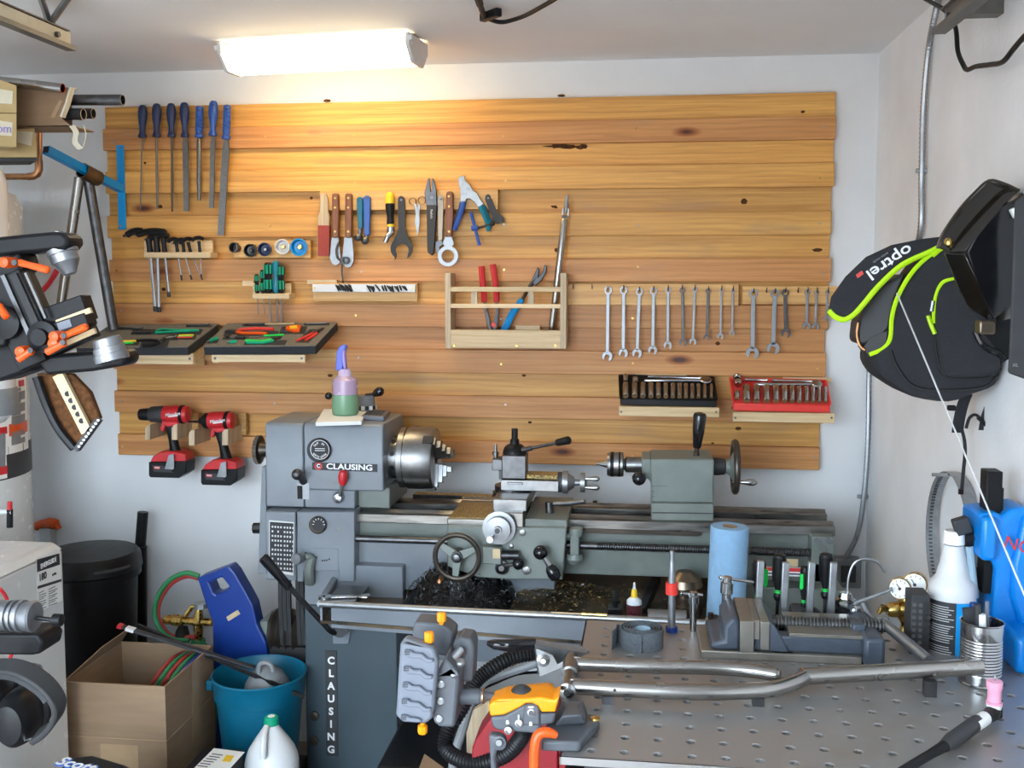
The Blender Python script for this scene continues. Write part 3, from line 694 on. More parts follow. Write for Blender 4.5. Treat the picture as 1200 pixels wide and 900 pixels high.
MB().tube(spline([W(*F4(*p), Y0 - .006) for p in [(762, 192), (772, 215), (790, 260), (799, 304)]], 4), [.007, .0095] + [.009] * 10 + [.006], 8).build('grip', MT['teal_handle'], t)
MB().tube(spline([W(*F4(*p), Y0 - .003) for p in [(775, 190), (788, 225), (802, 260), (806, 290)]], 4), .005, 8).build('grip', MT['teal'], t)
t = thing('t_wrench', 'small blue T-handle wrench with a black crossing rod', 'wrench', W(*F4(755, 366), Y0))
MB().cyl(W(*F4(719, 220), Y0 - .012), W(*F4(757, 366), Y0 - .012), .0055, n=10).build('handle', MT['blue_handle'], t)
MB().cyl(W(*F4(722, 292), Y0 - .012), W(*F4(750, 286), Y0 - .012), .009, n=10).build('hub', MT['blue_handle'], t)
MB().cyl(W(*F4(745, 290), Y0 - .012), W(*F4(815, 270), Y0 - .012), .004, n=8).build('rod', MT['steel_black'], t)
MB().ball(W(*F4(815, 270), Y0 - .012), .008).build('rod_end', MT['steel_black'], t)
t = thing('flat_multi_wrench', 'dark flat multi-tool wrench with notched fan end', 'wrench', W(*F4(840, 270), Y0))
fp([(781, 165), (784, 146), (796, 140), (805, 148), (803, 160), (811, 163), (832, 215), (862, 244), (868, 262), (855, 270), (850, 258), (843, 262), (846, 270), (832, 272), (826, 262), (815, 282), (806, 275), (812, 240), (795, 200)], Y0 - .002, .005).build('body', MT['charcoal'], t)
MB().cyl(W(*F4(795, 158), Y0 - .01), W(*F4(795, 158), -.05), .003, n=8).build('peg', MT['steel'], t)

# ---- drill bits on a magnetic bar
mb_ = thing('magnetic_bar', 'pale magnetic bar on a wood strip carrying short drill bits', 'tool bar', W(*F4(250, 612), -.05))
MB().fb(*F4(25, 530), *F4(484, 612), -.058, .018).build('back_board', MT['pine_strip'], mb_, bev=.001)
MB().fb(*F4(0, 517), *F4(130, 535), -.054, .014).build('cleat', MT['pine'], mb_)
MB().fb(*F4(22, 536), *F4(475, 572), -.072, .015).build('bar', MT['white_plastic'], mb_, bev=.002)
for c in ((32, 553), (465, 554)): MB().cyl(W(*F4(*c), -.074), W(*F4(*c), -.07), .004, n=8).build('screw', MT['brass'], mb_)
random.seed(3)
for k in range(24):
    x = 125 + k * 8 if k < 9 else (262 + (k - 9) * 9 if k < 14 else 328 + (k - 14) * 11)
    a_, b_ = (x, 540 + random.uniform(-4, 6)), (x + random.uniform(4, 24), 566 + random.uniform(-2, 6))
    rod(MB(), F4(*a_), F4(*b_), -.0755, [(0, .0022), (.4, .0034), (.42, .0028), (.6, .0034), (.7, .0028), (.85, .0032), (1, .0008)], 8).build('drill_bit', MT['steel_black'])
    tag(bpy.context.scene.collection.objects[-1], 'short dark drill bit stuck to the pale magnetic bar', 'drill bit', 'drill bits on the magnetic bar')

# ---- open wooden rack with pliers
rk = thing('pliers_rack', 'open pale wood rack with two rails holding pliers and nippers', 'tool rack', W(*F4(870, 820), -.05))
YR = -.125
for (x0, x1) in ((605, 632), (1112, 1138)): MB().fb(*F4(x0, 487), *F4(x1, 821), YR, .083).build('post', MT['ply_up'], rk, bev=.002)
for (y0, y1) in ((548, 570), (622, 643)): MB().fb(*F4(631, y0), *F4(1113, y1), YR, .015).build('rail', MT['pine'], rk, bev=.001)
for (x0, x1) in ((720, 748), (970, 995)): MB().fb(*F4(x0, 569), *F4(x1, 623), YR + .002, .012).build('spacer', MT['ply_up'], rk)
MB().fb(*F4(631, 737), *F4(1113, 820), YR, .018).build('front_board', MT['pine'], rk, bev=.001)
MB().fb(*F4(631, 800), *F4(1113, 820), YR + .018, .065).build('bottom_board', MT['pine'], rk)
for x in (645, 920, 1090): MB().cyl(W(*F4(x, 806), YR - .001), W(*F4(x, 806), YR + .004), .004, n=8).build('screw', MT['brass'], rk)
MB().fb(*F4(916, 718), *F4(1022, 738), -.062, .02).build('block', MT['pine'], rk)
YP = -.085
t = thing('bolt_cutter', 'red handled cutters standing upside down in the open rack', 'cutters', W(*F4(810, 735), YP))
MB().tube(spline([W(*F4(*p), YP) for p in [(766, 458), (770, 520), (777, 590), (778, 615)]], 4), .0105, 8).build('grip', MT['red'], t)
MB().tube(spline([W(*F4(*p), YP) for p in [(815, 450), (824, 500), (830, 560), (832, 615)]], 4), .0105, 8).build('grip', MT['red'], t)
MB().tube([W(*F4(*p), YP) for p in [(778, 612), (788, 660), (800, 715), (815, 790)]], [.006, .007, .008, .008], 8).build('jaw', MT['steel'], t)
MB().tube([W(*F4(*p), YP) for p in [(832, 612), (836, 660), (828, 715), (815, 790)]], [.006, .007, .008, .008], 8).build('jaw', MT['steel'], t)
MB().cyl(W(*F4(818, 715), YP - .012), W(*F4(818, 715), YP + .01), .008, n=10).build('pivot', MT['red_tray'], t)
t = thing('end_nippers', 'blue handled nippers with dark jaws leaning in the open rack', 'nippers', W(*F4(850, 735), YP))
for o_ in (0, 16): MB().tube([W(*F4(840 + o_ * .5, 775 + o_), YP + .012), W(*F4(895 + o_ * .6, 665 + o_ * .3), YP + .008), W(*F4(940 + o_ * .6, 600 + o_ * .3), YP + .008)], [.006, .0078, .0065], 8).build('grip', MT['blue_paint'], t)
MB().tube([W(*F4(*p), YP + .008) for p in [(945, 605), (965, 570), (990, 530), (1015, 495)]], [.006, .006, .007, .006], 8).build('shank', MT['steel_dark'], t)
fp([(985, 520), (1012, 462), (1020, 470), (1015, 505), (1035, 480), (1042, 450), (1053, 455), (1050, 485), (1030, 520), (1000, 545)], YP + .002, .012).build('jaws', MT['steel_black'], t, bev=.002)
# ---- long telescopic tool
t = thing('suspension_pump_rod', 'long steel rod with forked top leaning in the open rack', 'rod', W(*F4(1072, 735), -.075))
rod(MB(), F4(1131, 250), F4(1068, 790), -.070, [(0, .009), (.02, .0115), (.98, .011), (1, .008)], 14).build('tube', MT['raw_tube'], t)
rod(MB(), F4(1143, 146), F4(1137, 222), -.064, [(0, .004), (.1, .006), (.4, .006), (.42, .0075), (1, .007)], 10).build('tip', MT['alu'], t)
for s in (-1, 1): flat(MB(), F4(1136 + s * 12, 205), F4(1133 + s * 12, 245), -.068, .004, .005, .012).build('fork', MT['steel'], t)
rod(MB(), F4(1118, 238), F4(1152, 240), -.066, [(0, .004), (1, .004)], 8).build('fork_pin', MT['chrome'], t)

# ---- combination wrenches with hooks
for (x0, y0, x1, y1, lb) in [(0, 116, 725, 205, 'pine strip of hooks with the ten hung wrenches'), (742, 125, 1132, 200, 'shorter pine strip of hooks reaching past the panel edge')]:
    HS = thing('hook_strip', lb, 'strip', W(*G4((x0 + x1) / 2, y1), -.05)); HSL = globals().setdefault('HSL', []); HSL.append(HS)
    MB().fb(*G4(x0, y0), *G4(x1, y1), -.056, .016).build('strip', MT['pine_strip'], HS, bev=.001)
YW = -.066
wr = [(186, 142, 182, 415, 16, 22), (250, 142, 248, 402, 16, 20), (315, 148, 305, 403, 15, 20), (374, 145, 370, 390, 15, 19), (434, 142, 432, 370, 13, 17), (493, 142, 496, 360, 12, 16),
      (544, 140, 536, 355, 11, 15), (600, 145, 594, 337, 11, 13), (655, 143, 650, 333, 9, 13), (702, 145, 698, 320, 9, 12), (787, 155, 783, 402, 18, 26), (876, 155, 868, 383, 18, 26), (918, 152, 922, 320, 15, 20), (1010, 150, 1006, 290, 12, 16), (1048, 152, 1044, 292, 10, 14), (1094, 150, 1088, 262, 9, 13)]
ords = ['longest wrench at the head of the row of ten', 'second longest wrench in the row of ten', 'third wrench in the row of ten, slightly slanted', 'fourth wrench in the row of ten', 'fifth wrench in the row of ten', 'sixth wrench in the row of ten, dull grey', 'seventh wrench in the row of ten, brightest', 'eighth wrench in the row of ten, dull grey', 'ninth wrench in the row of ten', 'tenth and smallest wrench in the row of ten',
        'longest wrench on the shorter hook strip', 'second large wrench on the shorter hook strip, half a gap along', 'mid-size dull wrench third on the shorter hook strip', 'small bright wrench fourth on the shorter hook strip', 'small wrench fifth on the shorter hook strip', 'smallest wrench by the lime edged bag flap']
for i, (x0, y0, x1, y1, r, o_) in enumerate(wr):
    k = PXM / 3.5294; c, e = W(*G4(x0, y0), YW), W(*G4(x1, y1), YW); dv = (e - c).normalized(); sv = Vector((dv.z, 0, -dv.x))
    r *= k; ro = o_ * k; m = MT['steel_dark'] if i in (5, 7, 12) else MT['chrome']
    m = MT['alu'] if i not in (5, 7, 12) else MT['steel_dark']
    t = thing('combination_wrench', ords[i], 'wrench', e, 'combination wrenches on hooks')
    MB().ring(c, (0, 1, 0), r, r * .6, .009, 16).build('ring_end', m, t)
    wd = r * .95; a = c + dv * r * .8; b_ = e - dv * ro * .6
    MB().prism([a - sv * wd / 2, a + sv * wd / 2, b_ + sv * wd / 2, b_ - sv * wd / 2], (0, .005, 0)).build('shank', m, t, bev=.0012)
    rot = .26
    P = lambda u, v: e + dv * (v * math.cos(rot) - u * math.sin(rot)) * ro + sv * (u * math.cos(rot) + v * math.sin(rot)) * ro
    pts = []
    for kk in range(13):
        th = math.radians(-52 + kk * -256 / 12 * 1) # sweep round the back of the jaw
        pts.append(P(math.sin(math.radians(38 + kk * 284 / 12)), math.cos(math.radians(38 + kk * 284 / 12))))
    pts += [P(-.42, .75), P(-.42, -.1), P(-.2, -.32), P(.2, -.32), P(.42, -.1), P(.42, .75)]
    MB().prism(pts, (0, .007, 0)).build('open_end', m, t, bev=.0006)
for (x, y) in [(w_[0], w_[1] - 6) for w_ in wr] + [(42, 130), (120, 130), (840, 146), (970, 146)]:
    hookmb(W(*G4(x, y), -.068)).build('hook', MT['steel_black'], HSL[0 if x < 730 else 1])
# ================================================================ the lathe
I3 = zr(280, 460, 3.46); J3 = zr(480, 480, 3.75); K3 = zr(680, 460, 3.75); L3 = zr(280, 640, 3.4636)
YH = -.52
lt = thing('metal_lathe', 'old grey-green metal lathe standing under the plank wall', 'lathe', W(600, 700, -.40) * 1)
lt.location = (-.35, -.40, 0)
def dark(b, nm, par, m, **k): return b.build(nm, MT[m], par, **k)
MBl = MT['machine_blue']; MG = MT['machine_green']
# headstock: front outline swept back, rounded along the top
def hull(x0, x1, pts):  # pts: (y,z) section swept from x0 to x1
    return MB().prism([Vector((x0, y, z)) for y, z in pts], (x1 - x0, 0, 0))
xL, xM, xR = W(*I3(108, 300), YH).x, W(*I3(262, 300), YH).x, W(*I3(585, 300), YH).x
zt, zb, zn = W(*I3(400, 126), YH).z, W(*I3(400, 470), YH).z, W(*I3(530, 400), YH).z
yb = -.25
sec = [(YH, zb), (YH, zt - .014), (YH + .006, zt - .004), (YH + .018, zt), (yb - .03, zt), (yb - .008, zt - .01), (yb, zt - .03), (yb, zb)]
hs = hull(xM + .002, xR, [(y, z if z > zb + .001 else zn) for y, z in sec]); 
hs.bb((xM + .002, YH, zb), (W(*I3(470, 430), YH).x, yb, zn)); 
h = hs.build('headstock', MBl, lt, bev=.004)
MB().bb((W(*I3(470, 430), YH).x, YH + .035, zb - .004), (W(*I3(600, 430), YH).x, yb, zn + .004)).build('headstock_foot', MG, lt, bev=.003)
cv = hull(xL, xM, sec).build('end_cover', MBl, lt, bev=.004)
# gear guard below, running down the outer end
MB().prism([W(*I3(92, 300), YH + .02), W(*I3(110, 300), YH + .02), W(*I3(112, 735), YH + .02), W(*I3(76, 735), YH + .02)], (0, .2, 0)).build('gear_guard', MBl, lt, bev=.003)
pl = MB().pp([I3(297, 283), I3(560, 292), I3(560, 323), I3(297, 313)], YH - .003, .003).build('name_plate', MT['charcoal'], lt)
a, b_ = W(*I3(297, 298), YH - .003), W(*I3(560, 307), YH - .003); rt = (b_ - a).normalized()
text('CLAUSING', W(*I3(448, 303), YH - .0035), rt, (0, 0, 1), .0235, MT['ink_white'], pl, sx=1.25, bold=.0006)
MB().ring(W(*I3(322, 298), YH - .004), (0, 1, 0), .0115, .0075, .002, 20).build('emblem', MT['ink_red'], pl)
text('C', W(*I3(322, 298), YH - .0042), rt, (0, 0, 1), .015, MT['ink_white'], pl, bold=.0005)
def dial(c, r, nm, words):
    d = MB().lathe(W(*I3(*c), YH), (0, -1, 0), [(0, r), (.012, r), (.016, r * .9)], 28).build(nm, MT['bronze' if r < .025 else 'charcoal'], lt)
    MB().lathe(W(*I3(*c), YH - .016), (0, -1, 0), [(0, r * .82), (.001, r * .8)], 28).build('dial_plate', MT['ink'], d)
    MB().ring(W(*I3(*c), YH - .0172), (0, 1, 0), r * .80, r * .76, .0006, 28).build('dial_ring', MT['ink_white'], d)
    return d
dd_ = dial((328, 232), .036, 'speed_dial', '')
for tx, ang in (('OUT', 35), ('IN', -30)):
    th = math.radians(ang); c = W(*I3(328, 232), YH - .0172) + Vector((-math.sin(th), 0, math.cos(th))) * .019
    text(tx, c, (math.cos(th), 0, math.sin(th)), (-math.sin(th), 0, math.cos(th)), .0085, MT['ink_white'], dd_)
for tx, ang in (('BACK', 32), ('GEAR', -32)):
    th = math.radians(ang); c = W(*I3(328, 232), YH - .0172) - Vector((-math.sin(th), 0, math.cos(th))) * .021 * Vector((-1, 1, 1)).z
    c = W(*I3(328, 232), YH - .0172) + Vector((-math.sin(th), 0, -math.cos(th))) * .021
    text(tx, c, (math.cos(th), 0, -math.sin(th)), (math.sin(th), 0, math.cos(th)), .0085, MT['ink_white'], dd_)
for k in (0, 1): MB().bb(W(*I3(308, 226 + k * 8), YH - .0172), W(*I3(348, 229 + k * 8), YH - .0178)).build('dial_mark', MT['ink_white'], dd_)
MB().fb(*I3(235, 368), *I3(286, 434), YH - .002, .003).build('slot_plate', MT['alu'], lt)
MB().fb(*I3(236, 378), *I3(258, 432), YH - .003, .004).build('slot', MT['black_plastic'], lt)
MB().tube([W(*I3(262, 360), YH), W(*I3(250, 340), YH - .03), W(*I3(236, 332), YH - .05)], [.012, .011, .011], 12).build('shift_lever', MT['steel_dark'], lt)
MB().ball(W(*I3(236, 332), YH - .05), .0165).build('lever_ball', MT['steel_dark'], lt)
MB().lathe(W(*I3(406, 424), YH), (0, -1, 0), [(0, .018), (.012, .017), (.02, .012), (.022, .004)], 18).build('lever_hub', MT['chrome'], lt)
MB().cyl(W(*I3(408, 420), YH - .018), W(*I3(420, 368), YH - .022), .005, n=10).build('lever_arm', MT['steel'], lt)
MB().lathe(W(*I3(420, 376), YH - .022), (.06, 0, 1), [(0, .007), (.01, .012), (.026, .0145), (.04, .0115), (.046, .003)], 16).build('red_knob', MT['red'], lt)
MB().fb(*I3(372, 360), *I3(450, 374), YH - .001, .002).build('position_plate', MT['grey_plastic'], lt)
# outer end wheel and knob
c = W(*I3(88, 232), -.40)
wheel = MB().lathe(c + Vector((-.014, 0, 0)), (1, 0, 0), [(0, .03), (.002, .042), (.014, .042), (.016, .025), (.04, .02)], 28).build('spindle_wheel', MT['bronze'], lt)
b = MB()
for k in range(28):
    th = 2 * PI * k / 28; b.box(c + Vector((-.006, .042 * math.cos(th), .042 * math.sin(th))), (.012, .005, .005))
b.build('knurl', MT['bronze'], wheel)
MB().cyl(W(*I3(60, 550), YH + .05), W(*I3(100, 550), YH + .05), .017, n=8).build('guard_knob', MT['steel_black'], lt)
# quick change gearbox
YG = -.555
x0, x1, x2 = W(*I3(110, 600), YG).x, W(*I3(234, 600), YG).x, W(*I3(470, 600), YG).x
z0, z1 = W(*I3(300, 487), YG).z, W(*I3(300, 768), YG).z
MB().bb((x0, YG - .006, z1 + .003), (x1 - .001, yb, z0 + .001)).build('gearbox_door', MBl, lt, bev=.005, seg=3)
# the gearbox front with its notch at the bottom
q = [I3(235, 484), I3(468, 484), I3(468, 768), I3(405, 768), I3(405, 722), I3(262, 722), I3(262, 768), I3(235, 768)]
gb = MB().pp(q, YG, .26).build('gearbox', MBl, lt, bev=.003)
MB().pp([I3(250, 628), I3(402, 634), I3(402, 722), I3(250, 722)], YG - .002, .004).build('selector_plate', MBl, lt, bev=.001)
for c in [(270, 650), (314, 668), (338, 682), (347, 681), (356, 680), (366, 676), (300, 660)]: MB().cyl(W(*I3(*c), YG - .003), W(*I3(*c), YG), .0028, n=8).build('selector_hole', MT['ink'], lt)
ch = MB().pp([I3(122, 518), I3(224, 526), I3(220, 742), I3(122, 726)], YG - .008, .003).build('thread_chart', MT['carton_print'], lt)
MB().pp([I3(125, 524), I3(221, 531), I3(218, 730), I3(125, 718)], YG - .0086, .001).build('chart_field', MT['ink'], ch)
for r in range(10):
    b = MB()
    for c in range(8):
        if random.random() < .9:
            cx, cy = 133 + c * 11.5 + (3 if c > 3 else 0), 540 + r * 18.5 + c * .8
            b.bb(W(*I3(cx, cy), YG - .0087), W(*I3(cx + 6, cy + 8), YG - .0092))
    o = b.build('chart_figures', MT['carton_print'], ch); o['kind'] = 'stuff'
d2 = MB().lathe(W(*I3(323, 535), YG), (0, -1, 0), [(0, .026), (.010, .026), (.013, .022)], 26).build('feed_dial', MT['bronze'], lt)
MB().lathe(W(*I3(323, 535), YG - .013), (0, -1, 0), [(0, .021), (.001, .02)], 24).build('dial_plate', MT['ink'], d2)
for k in range(7):
    th = math.radians(-90 + k * 30); c = W(*I3(323, 535), YG - .0142) + Vector((math.sin(th), 0, math.cos(th))) * .014
    MB().beam(c, c + Vector((math.sin(th), 0, math.cos(th))) * .005, .0016, .0008, up=(0, 1, 0)).build('dial_mark', MT['ink_white'], d2)
for c in ((270, 546), (402, 551)): MB().cyl(W(*I3(*c), YG - .002), W(*I3(*c), YG), .006, n=12).build('plug', MT['machine_green'], lt)
MB().tube(spline([W(*I3(268, 668), YG - .03), W(*I3(290, 668), YG - .02), W(*I3(284, 700), YG - .02), W(*I3(284, 740), YG - .015), W(*I3(290, 768), YG + .01)], 4), [.010] * 5 + [.015] * 12, 8).build('selector_arm', MG, lt)
MB().lathe(W(*I3(262, 666), YG - .015), (-.2, -1, .1), [(0, .012), (.02, .015), (.04, .0175), (.046, .015)], 20).build('selector_knob', MT['alu'], lt)
# chuck
AY = -.40
c0 = W(*I3(615, 262), AY); r0 = .0945
ax = Vector((1, 0, 0)); cx = W(*I3(657, 262), AY).x - c0.x; cl = W(*I3(800, 262), AY).x - c0.x
MB().lathe(c0 - ax * .03, ax, [(0, .055), (.03, .060), (.031, .062), (cx + .03, .062), (cx + .031, .05)], 32).build('spindle_nose', MT['steel'], lt)
nr = MB()
for k in range(9):
    th = 2 * PI * k / 9; nr.cyl(c0 + ax * .018 + Vector((0, math.cos(th), math.sin(th))) * .058, c0 + ax * .018 + Vector((0, math.cos(th), math.sin(th))) * .064, .008, n=8)
o = nr.build('cam_locks', MT['steel_black'], lt); o['kind'] = 'stuff'
chuck = MB().lathe(c0, ax, [(cx, .08), (cx + .004, r0 * .97), (cx + .02, r0 * .97), (cx + .021, r0 * .93), (cx + .026, r0 * .93), (cx + .027, r0), (cl - .006, r0), (cl, r0 * .96), (cl, .026), (cl - .03, .025)], 48).build('chuck', MT['steel'], lt)
for ang in (165, 285, 45):
    th = math.radians(ang); u = Vector((0, -math.cos(th), math.sin(th))); v = ax.cross(u)
    R = Matrix((ax, u, v)).transposed(); b = MB()
    for (x_a, x_b, ra, rb) in [(-.012, .010, .018, .088), (.010, .024, .020, .074), (.024, .036, .022, .056), (.036, .050, .026, .042)]:
        b.box(c0 + ax * (cl + (x_a + x_b) / 2) + u * (ra + rb) / 2, (x_b - x_a, rb - ra, .024), R)
    b.build('jaw', MT['steel'], chuck, bev=.001)
    MB().box(c0 + ax * (cl - .012) + u * (r0 - .004), (.03, .012, .026), R).build('jaw_slot', MT['hole_dark'], chuck)
for ang in (100, 215): 
    th = math.radians(ang); u = Vector((0, -math.cos(th), math.sin(th)))
    MB().cyl(c0 + ax * (cx + .05) + u * (r0 - .001), c0 + ax * (cx + .05) + u * (r0 + .001), .007, n=10).build('key_socket', MT['hole_dark'], chuck)
# bed
xb0, xb1 = W(*I3(470, 500), -.50).x, W(978, 615, -.50).x
zf = W(813, 610, -.50).z; zf2 = zf - .03
xb2 = W(965, 602, -.30).x
for (nm, ya, yb_, xe) in (('front_way', -.515, -.44, xb1), ('back_way', -.36, -.29, xb2)):
    MB().prism([Vector((xb0 - .05, ya, zf2)), Vector((xb0 - .05, ya, zf - .004)), Vector((xb0 - .05, ya + .022, zf - .004)), Vector((xb0 - .05, ya + .034, zf + .006)), Vector((xb0 - .05, ya + .046, zf - .004)), Vector((xb0 - .05, yb_, zf - .004)), Vector((xb0 - .05, yb_, zf2))], (xe - xb0 + .05, 0, 0)).build(nm, MT['way_steel'], lt, bev=.002)
zbed = W(700, 673, -.49).z
MB().bb((xb0 - .05, -.495, zbed), (xb1 - .03, -.47, zf2)).build('bed_front', MT['machine_worn'], lt, bev=.003)
MB().bb((xb0 - .05, -.33, zbed), (xb2 - .02, -.30, zf2)).build('bed_back', MG, lt)
MB().bb((xb1 - .03, -.495, zbed), (xb1 - .055, -.30, zf2)).build('bed_end', MG, lt)
MB().bb((xb0 - .02, -.502, W(450, 690, -.5).z), (W(650, 690, -.5).x, -.49, W(450, 633, -.5).z)).build('bed_apron', MBl, lt, bev=.002)
# rack and leadscrew
b = MB(); zk = W(760, 623, -.51).z
b.bb((W(685, 620, -.51).x, -.512, zk - .006), (W(822, 620, -.51).x, -.495, zk + .004))
b.build('rack_bar', MT['bronze'], lt)
b = MB()
for k in range(60):
    x = W(685, 620, -.51).x + k * .0055; b.bb((x, -.513, zk - .010), (x + .003, -.497, zk - .006))
b.build('rack_teeth', MT['bronze'], lt)['kind'] = 'stuff'
zl = W(750, 641, -.53).z
MB().cyl((xb0 - .06, -.535, zl), (xb1 - .04, -.535, zl), .0105, n=12).build('leadscrew', MT['steel_dark'], lt)
b = MB(); x = W(700, 640, -.53).x
while x < xb1 - .06: b.lathe((x, -.535, zl), (1, 0, 0), [(0, .0105), (.0018, .0128), (.0036, .0105)], 10, False); x += .0068
b.build('screw_thread', MT['steel_dark'], lt)['kind'] = 'stuff'
MB().fb(*K3(1018, 634), *K3(1113, 760), -.56, .065).build('screw_bracket', MG, lt, bev=.003)
for c in ((1040, 651), (1090, 651), (1068, 690)): MB().cyl(W(*K3(*c), -.564), W(*K3(*c), -.555), .0085, n=8).build('bolt', MT['steel_black'], lt)
# tail pedestal and head pedestal
zg = 0
xp0, xp1 = W(872, 680, -.5).x, W(985, 680, -.5).x
MB().bb((xp0 - .04, -.56, 0), (xp1 + .0, -.26, zbed)).build('tail_pedestal', MT['machine_worn'], lt, bev=.004)
MB().fb(922, 655, 935, 664, -.5605, .001).build('patch', MT['tan_bar'], lt)
mp = MB().fb(895, 664, 944, 676, -.562, .002).build('maker_plate', MT['ink_white'], lt)
MB().fb(896, 664.5, 943, 670.5, -.563, .001).build('plate_band', MT['ink_red'], mp); MB().fb(896, 671, 943, 674, -.563, .001).build('plate_band', MT['ink'], mp)
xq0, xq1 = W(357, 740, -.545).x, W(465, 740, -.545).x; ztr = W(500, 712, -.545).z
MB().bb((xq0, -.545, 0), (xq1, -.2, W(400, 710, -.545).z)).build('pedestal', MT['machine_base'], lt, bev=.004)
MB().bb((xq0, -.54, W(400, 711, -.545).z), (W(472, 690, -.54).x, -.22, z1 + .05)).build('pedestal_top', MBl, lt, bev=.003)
vp = MB().fb(*L3(349, 424), *L3(402, 853), -.549, .004).build('name_plate', MT['charcoal'], lt)
for k, chh in enumerate('CLAUSING'):
    text(chh, W(*L3(374, 466 + k * 51.5), -.5495), (1, 0, 0), (0, 0, 1), .031, MT['ink_white'], vp, bold=.001)
for c in ((308, 688), (305, 788)): MB().lathe(W(*L3(*c), -.545), (0, -1, 0), [(0, .015), (.008, .014), (.010, .008)], 16).build('bolt', MT['bronze'], lt)
# clutch lever
MB().pp([L3(380, 262), L3(452, 262), L3(455, 345), L3(445, 398), L3(380, 398)], -.552, .008).build('lever_plate', MBl, lt, bev=.003)
MB().cyl(W(*L3(410, 340), -.55), W(*L3(410, 340), -.60), .022, n=16).build('lever_boss', MT['charcoal'], lt)
MB().tube(spline([W(*L3(412, 345), -.58), W(*L3(380, 350), -.61), W(*L3(330, 300), -.64), W(*L3(190, 150), -.70)], 5), .008, 10).build('lever_rod', MT['steel_dark'], lt)
pa, pb = W(*L3(205, 168), -.695), W(*L3(95, 42), -.72); l = (pb - pa).length
MB().lathe(pa, pb - pa, [(0, .011), (.01, .0125), (l * .8, .0155), (l * .97, .015), (l, .009)], 16).build('lever_grip', MT['black_gloss'], lt)
# belts and motor
for k in range(5):
    x = 168 + k * 17 + (20 if k > 2 else 0); MB().strip([W(*L3(x, 130), -.42), W(*L3(x + 2, 260), -.42), W(*L3(x + 10, 400), -.42)], (.0, .012, 0), .012).build('drive_belt', MT['rubber'], lt)
mo = W(*L3(205, 345), -.36)
MB().lathe(mo + Vector((-.06, 0, 0)), (1, 0, 0), [(0, .05), (.01, .07)] + [(.02 + k * .012, .062 if k % 2 else .072) for k in range(7)] + [(.12, .05)], 24).build('motor_pulley', MT['bronze'], lt)
MB().bb(mo + Vector((-.075, -.06, -.08)), mo + Vector((.1, .08, -.03))).build('motor_mount', MT['charcoal'], lt)
MB().bb(mo + Vector((-.075, -.06, -.065)), mo + Vector((-.05, .06, .05))).build('motor_bracket', MT['machine_worn'], lt, bev=.004)
# carriage: saddle, apron
YA = -.60
zs = W(*J3(260, 470), -.57).z
MB().fb(*J3(165, 478), *J3(365, 512), -.575, .30).build('saddle_wing', MT['way_steel'], lt, bev=.003)
MB().fb(*J3(505, 480), *J3(692, 525), -.585, .30).build('saddle_wing', MT['machine_worn'], lt, bev=.003)
a, b_ = W(*J3(172, 478), -.57), W(*J3(362, 478), -.57)
b = MB(); b.bb((a.x, -.565, a.z - .001), (b_.x, -.37, a.z + .003)); b.build('chip_dust', MT['brass_chips'], lt)['kind'] = 'stuff'
MB().pp([J3(165, 512), J3(690, 520), J3(672, 748), J3(440, 748), J3(300, 738), J3(165, 690)], YA, .10).build('apron', MG, lt, bev=.004)
MB().fb(*J3(365, 392), *J3(515, 450), -.57, .32).build('cross_slide', MT['steel'], lt, bev=.003)
MB().fb(*J3(365, 450), *J3(500, 520), -.60, .10).build('slide_bearing', MT['way_steel'], lt, bev=.003)
c = W(*J3(397, 512), -.60)
cd_ = MB().lathe(c, (0, -1, 0), [(0, .030), (.01, .034), (.012, .047), (.022, .047), (.023, .034), (.028, .033), (.029, .036), (.045, .035), (.047, .012), (.055, .011)], 36).build('cross_slide_dial', MT['alu'], lt)
MB().cyl(c + Vector((0, -.055, 0)), c + Vector((0, -.060, 0)), .008, n=6).build('nut', MT['steel_black'], cd_)
MB().cyl(W(*J3(365, 555), -.642), W(*J3(352, 572), -.69), .006, .009, n=12).build('crank_knob', MT['chrome'], cd_)
c = W(*J3(208, 648), YA - .05); 
hw = MB().torus(c, (0, 1, 0), .0625, .0075, 36, 8).build('apron_handwheel', MT['bronze'], lt)
for ang in (25, 145, 265):
    th = math.radians(ang); u = Vector((math.cos(th), 0, math.sin(th))); v = Vector((-u.z, 0, u.x))
    MB().prism([c + u * .012 - v * .013, c + u * .062 - v * .008, c + u * .062 + v * .008, c + u * .012 + v * .013], (0, .008, 0)).build('spoke', MG, hw, bev=.002)
MB().lathe(c + Vector((0, .03, 0)), (0, -1, 0), [(0, .02), (.02, .02), (.034, .016), (.036, .012), (.046, .011), (.048, .004)], 20).build('hub', MT['steel_dark'], hw)
MB().cyl(c, c + Vector((0, .055, 0)), .012, n=12).build('shaft', MT['steel_dark'], hw)
MB().lathe(W(*J3(145, 735), YA - .05), (0, -1, 0), [(0, .006), (.02, .0085), (.045, .0075), (.05, .004)], 12).build('handle', MT['copper'], hw)
MB().fb(*J3(318, 604), *J3(402, 682), YA - .035, .036).build('feed_box', MT['machine_worn'], lt, bev=.003)
MB().fb(*J3(365, 612), *J3(398, 655), YA - .04, .006).build('feed_plate', MT['tan_bar'], lt)
MB().cyl(W(*J3(405, 640), YA - .02), W(*J3(482, 640), YA - .02), .014, n=14).build('feed_cylinder', MT['steel_black'], lt)
MB().lathe(W(*J3(407, 690), YA), (0, -1, 0), [(0, .021), (.012, .020), (.014, .014), (.02, .008)], 18).build('feed_hub', MT['steel_dark'], lt)
MB().cyl(W(*J3(415, 685), YA - .015), W(*J3(470, 680), YA - .03), .005, n=8).build('feed_lever', MT['steel'], lt)
MB().ball(W(*J3(478, 678), YA - .03), .017).build('feed_knob', MT['black_gloss'], lt)
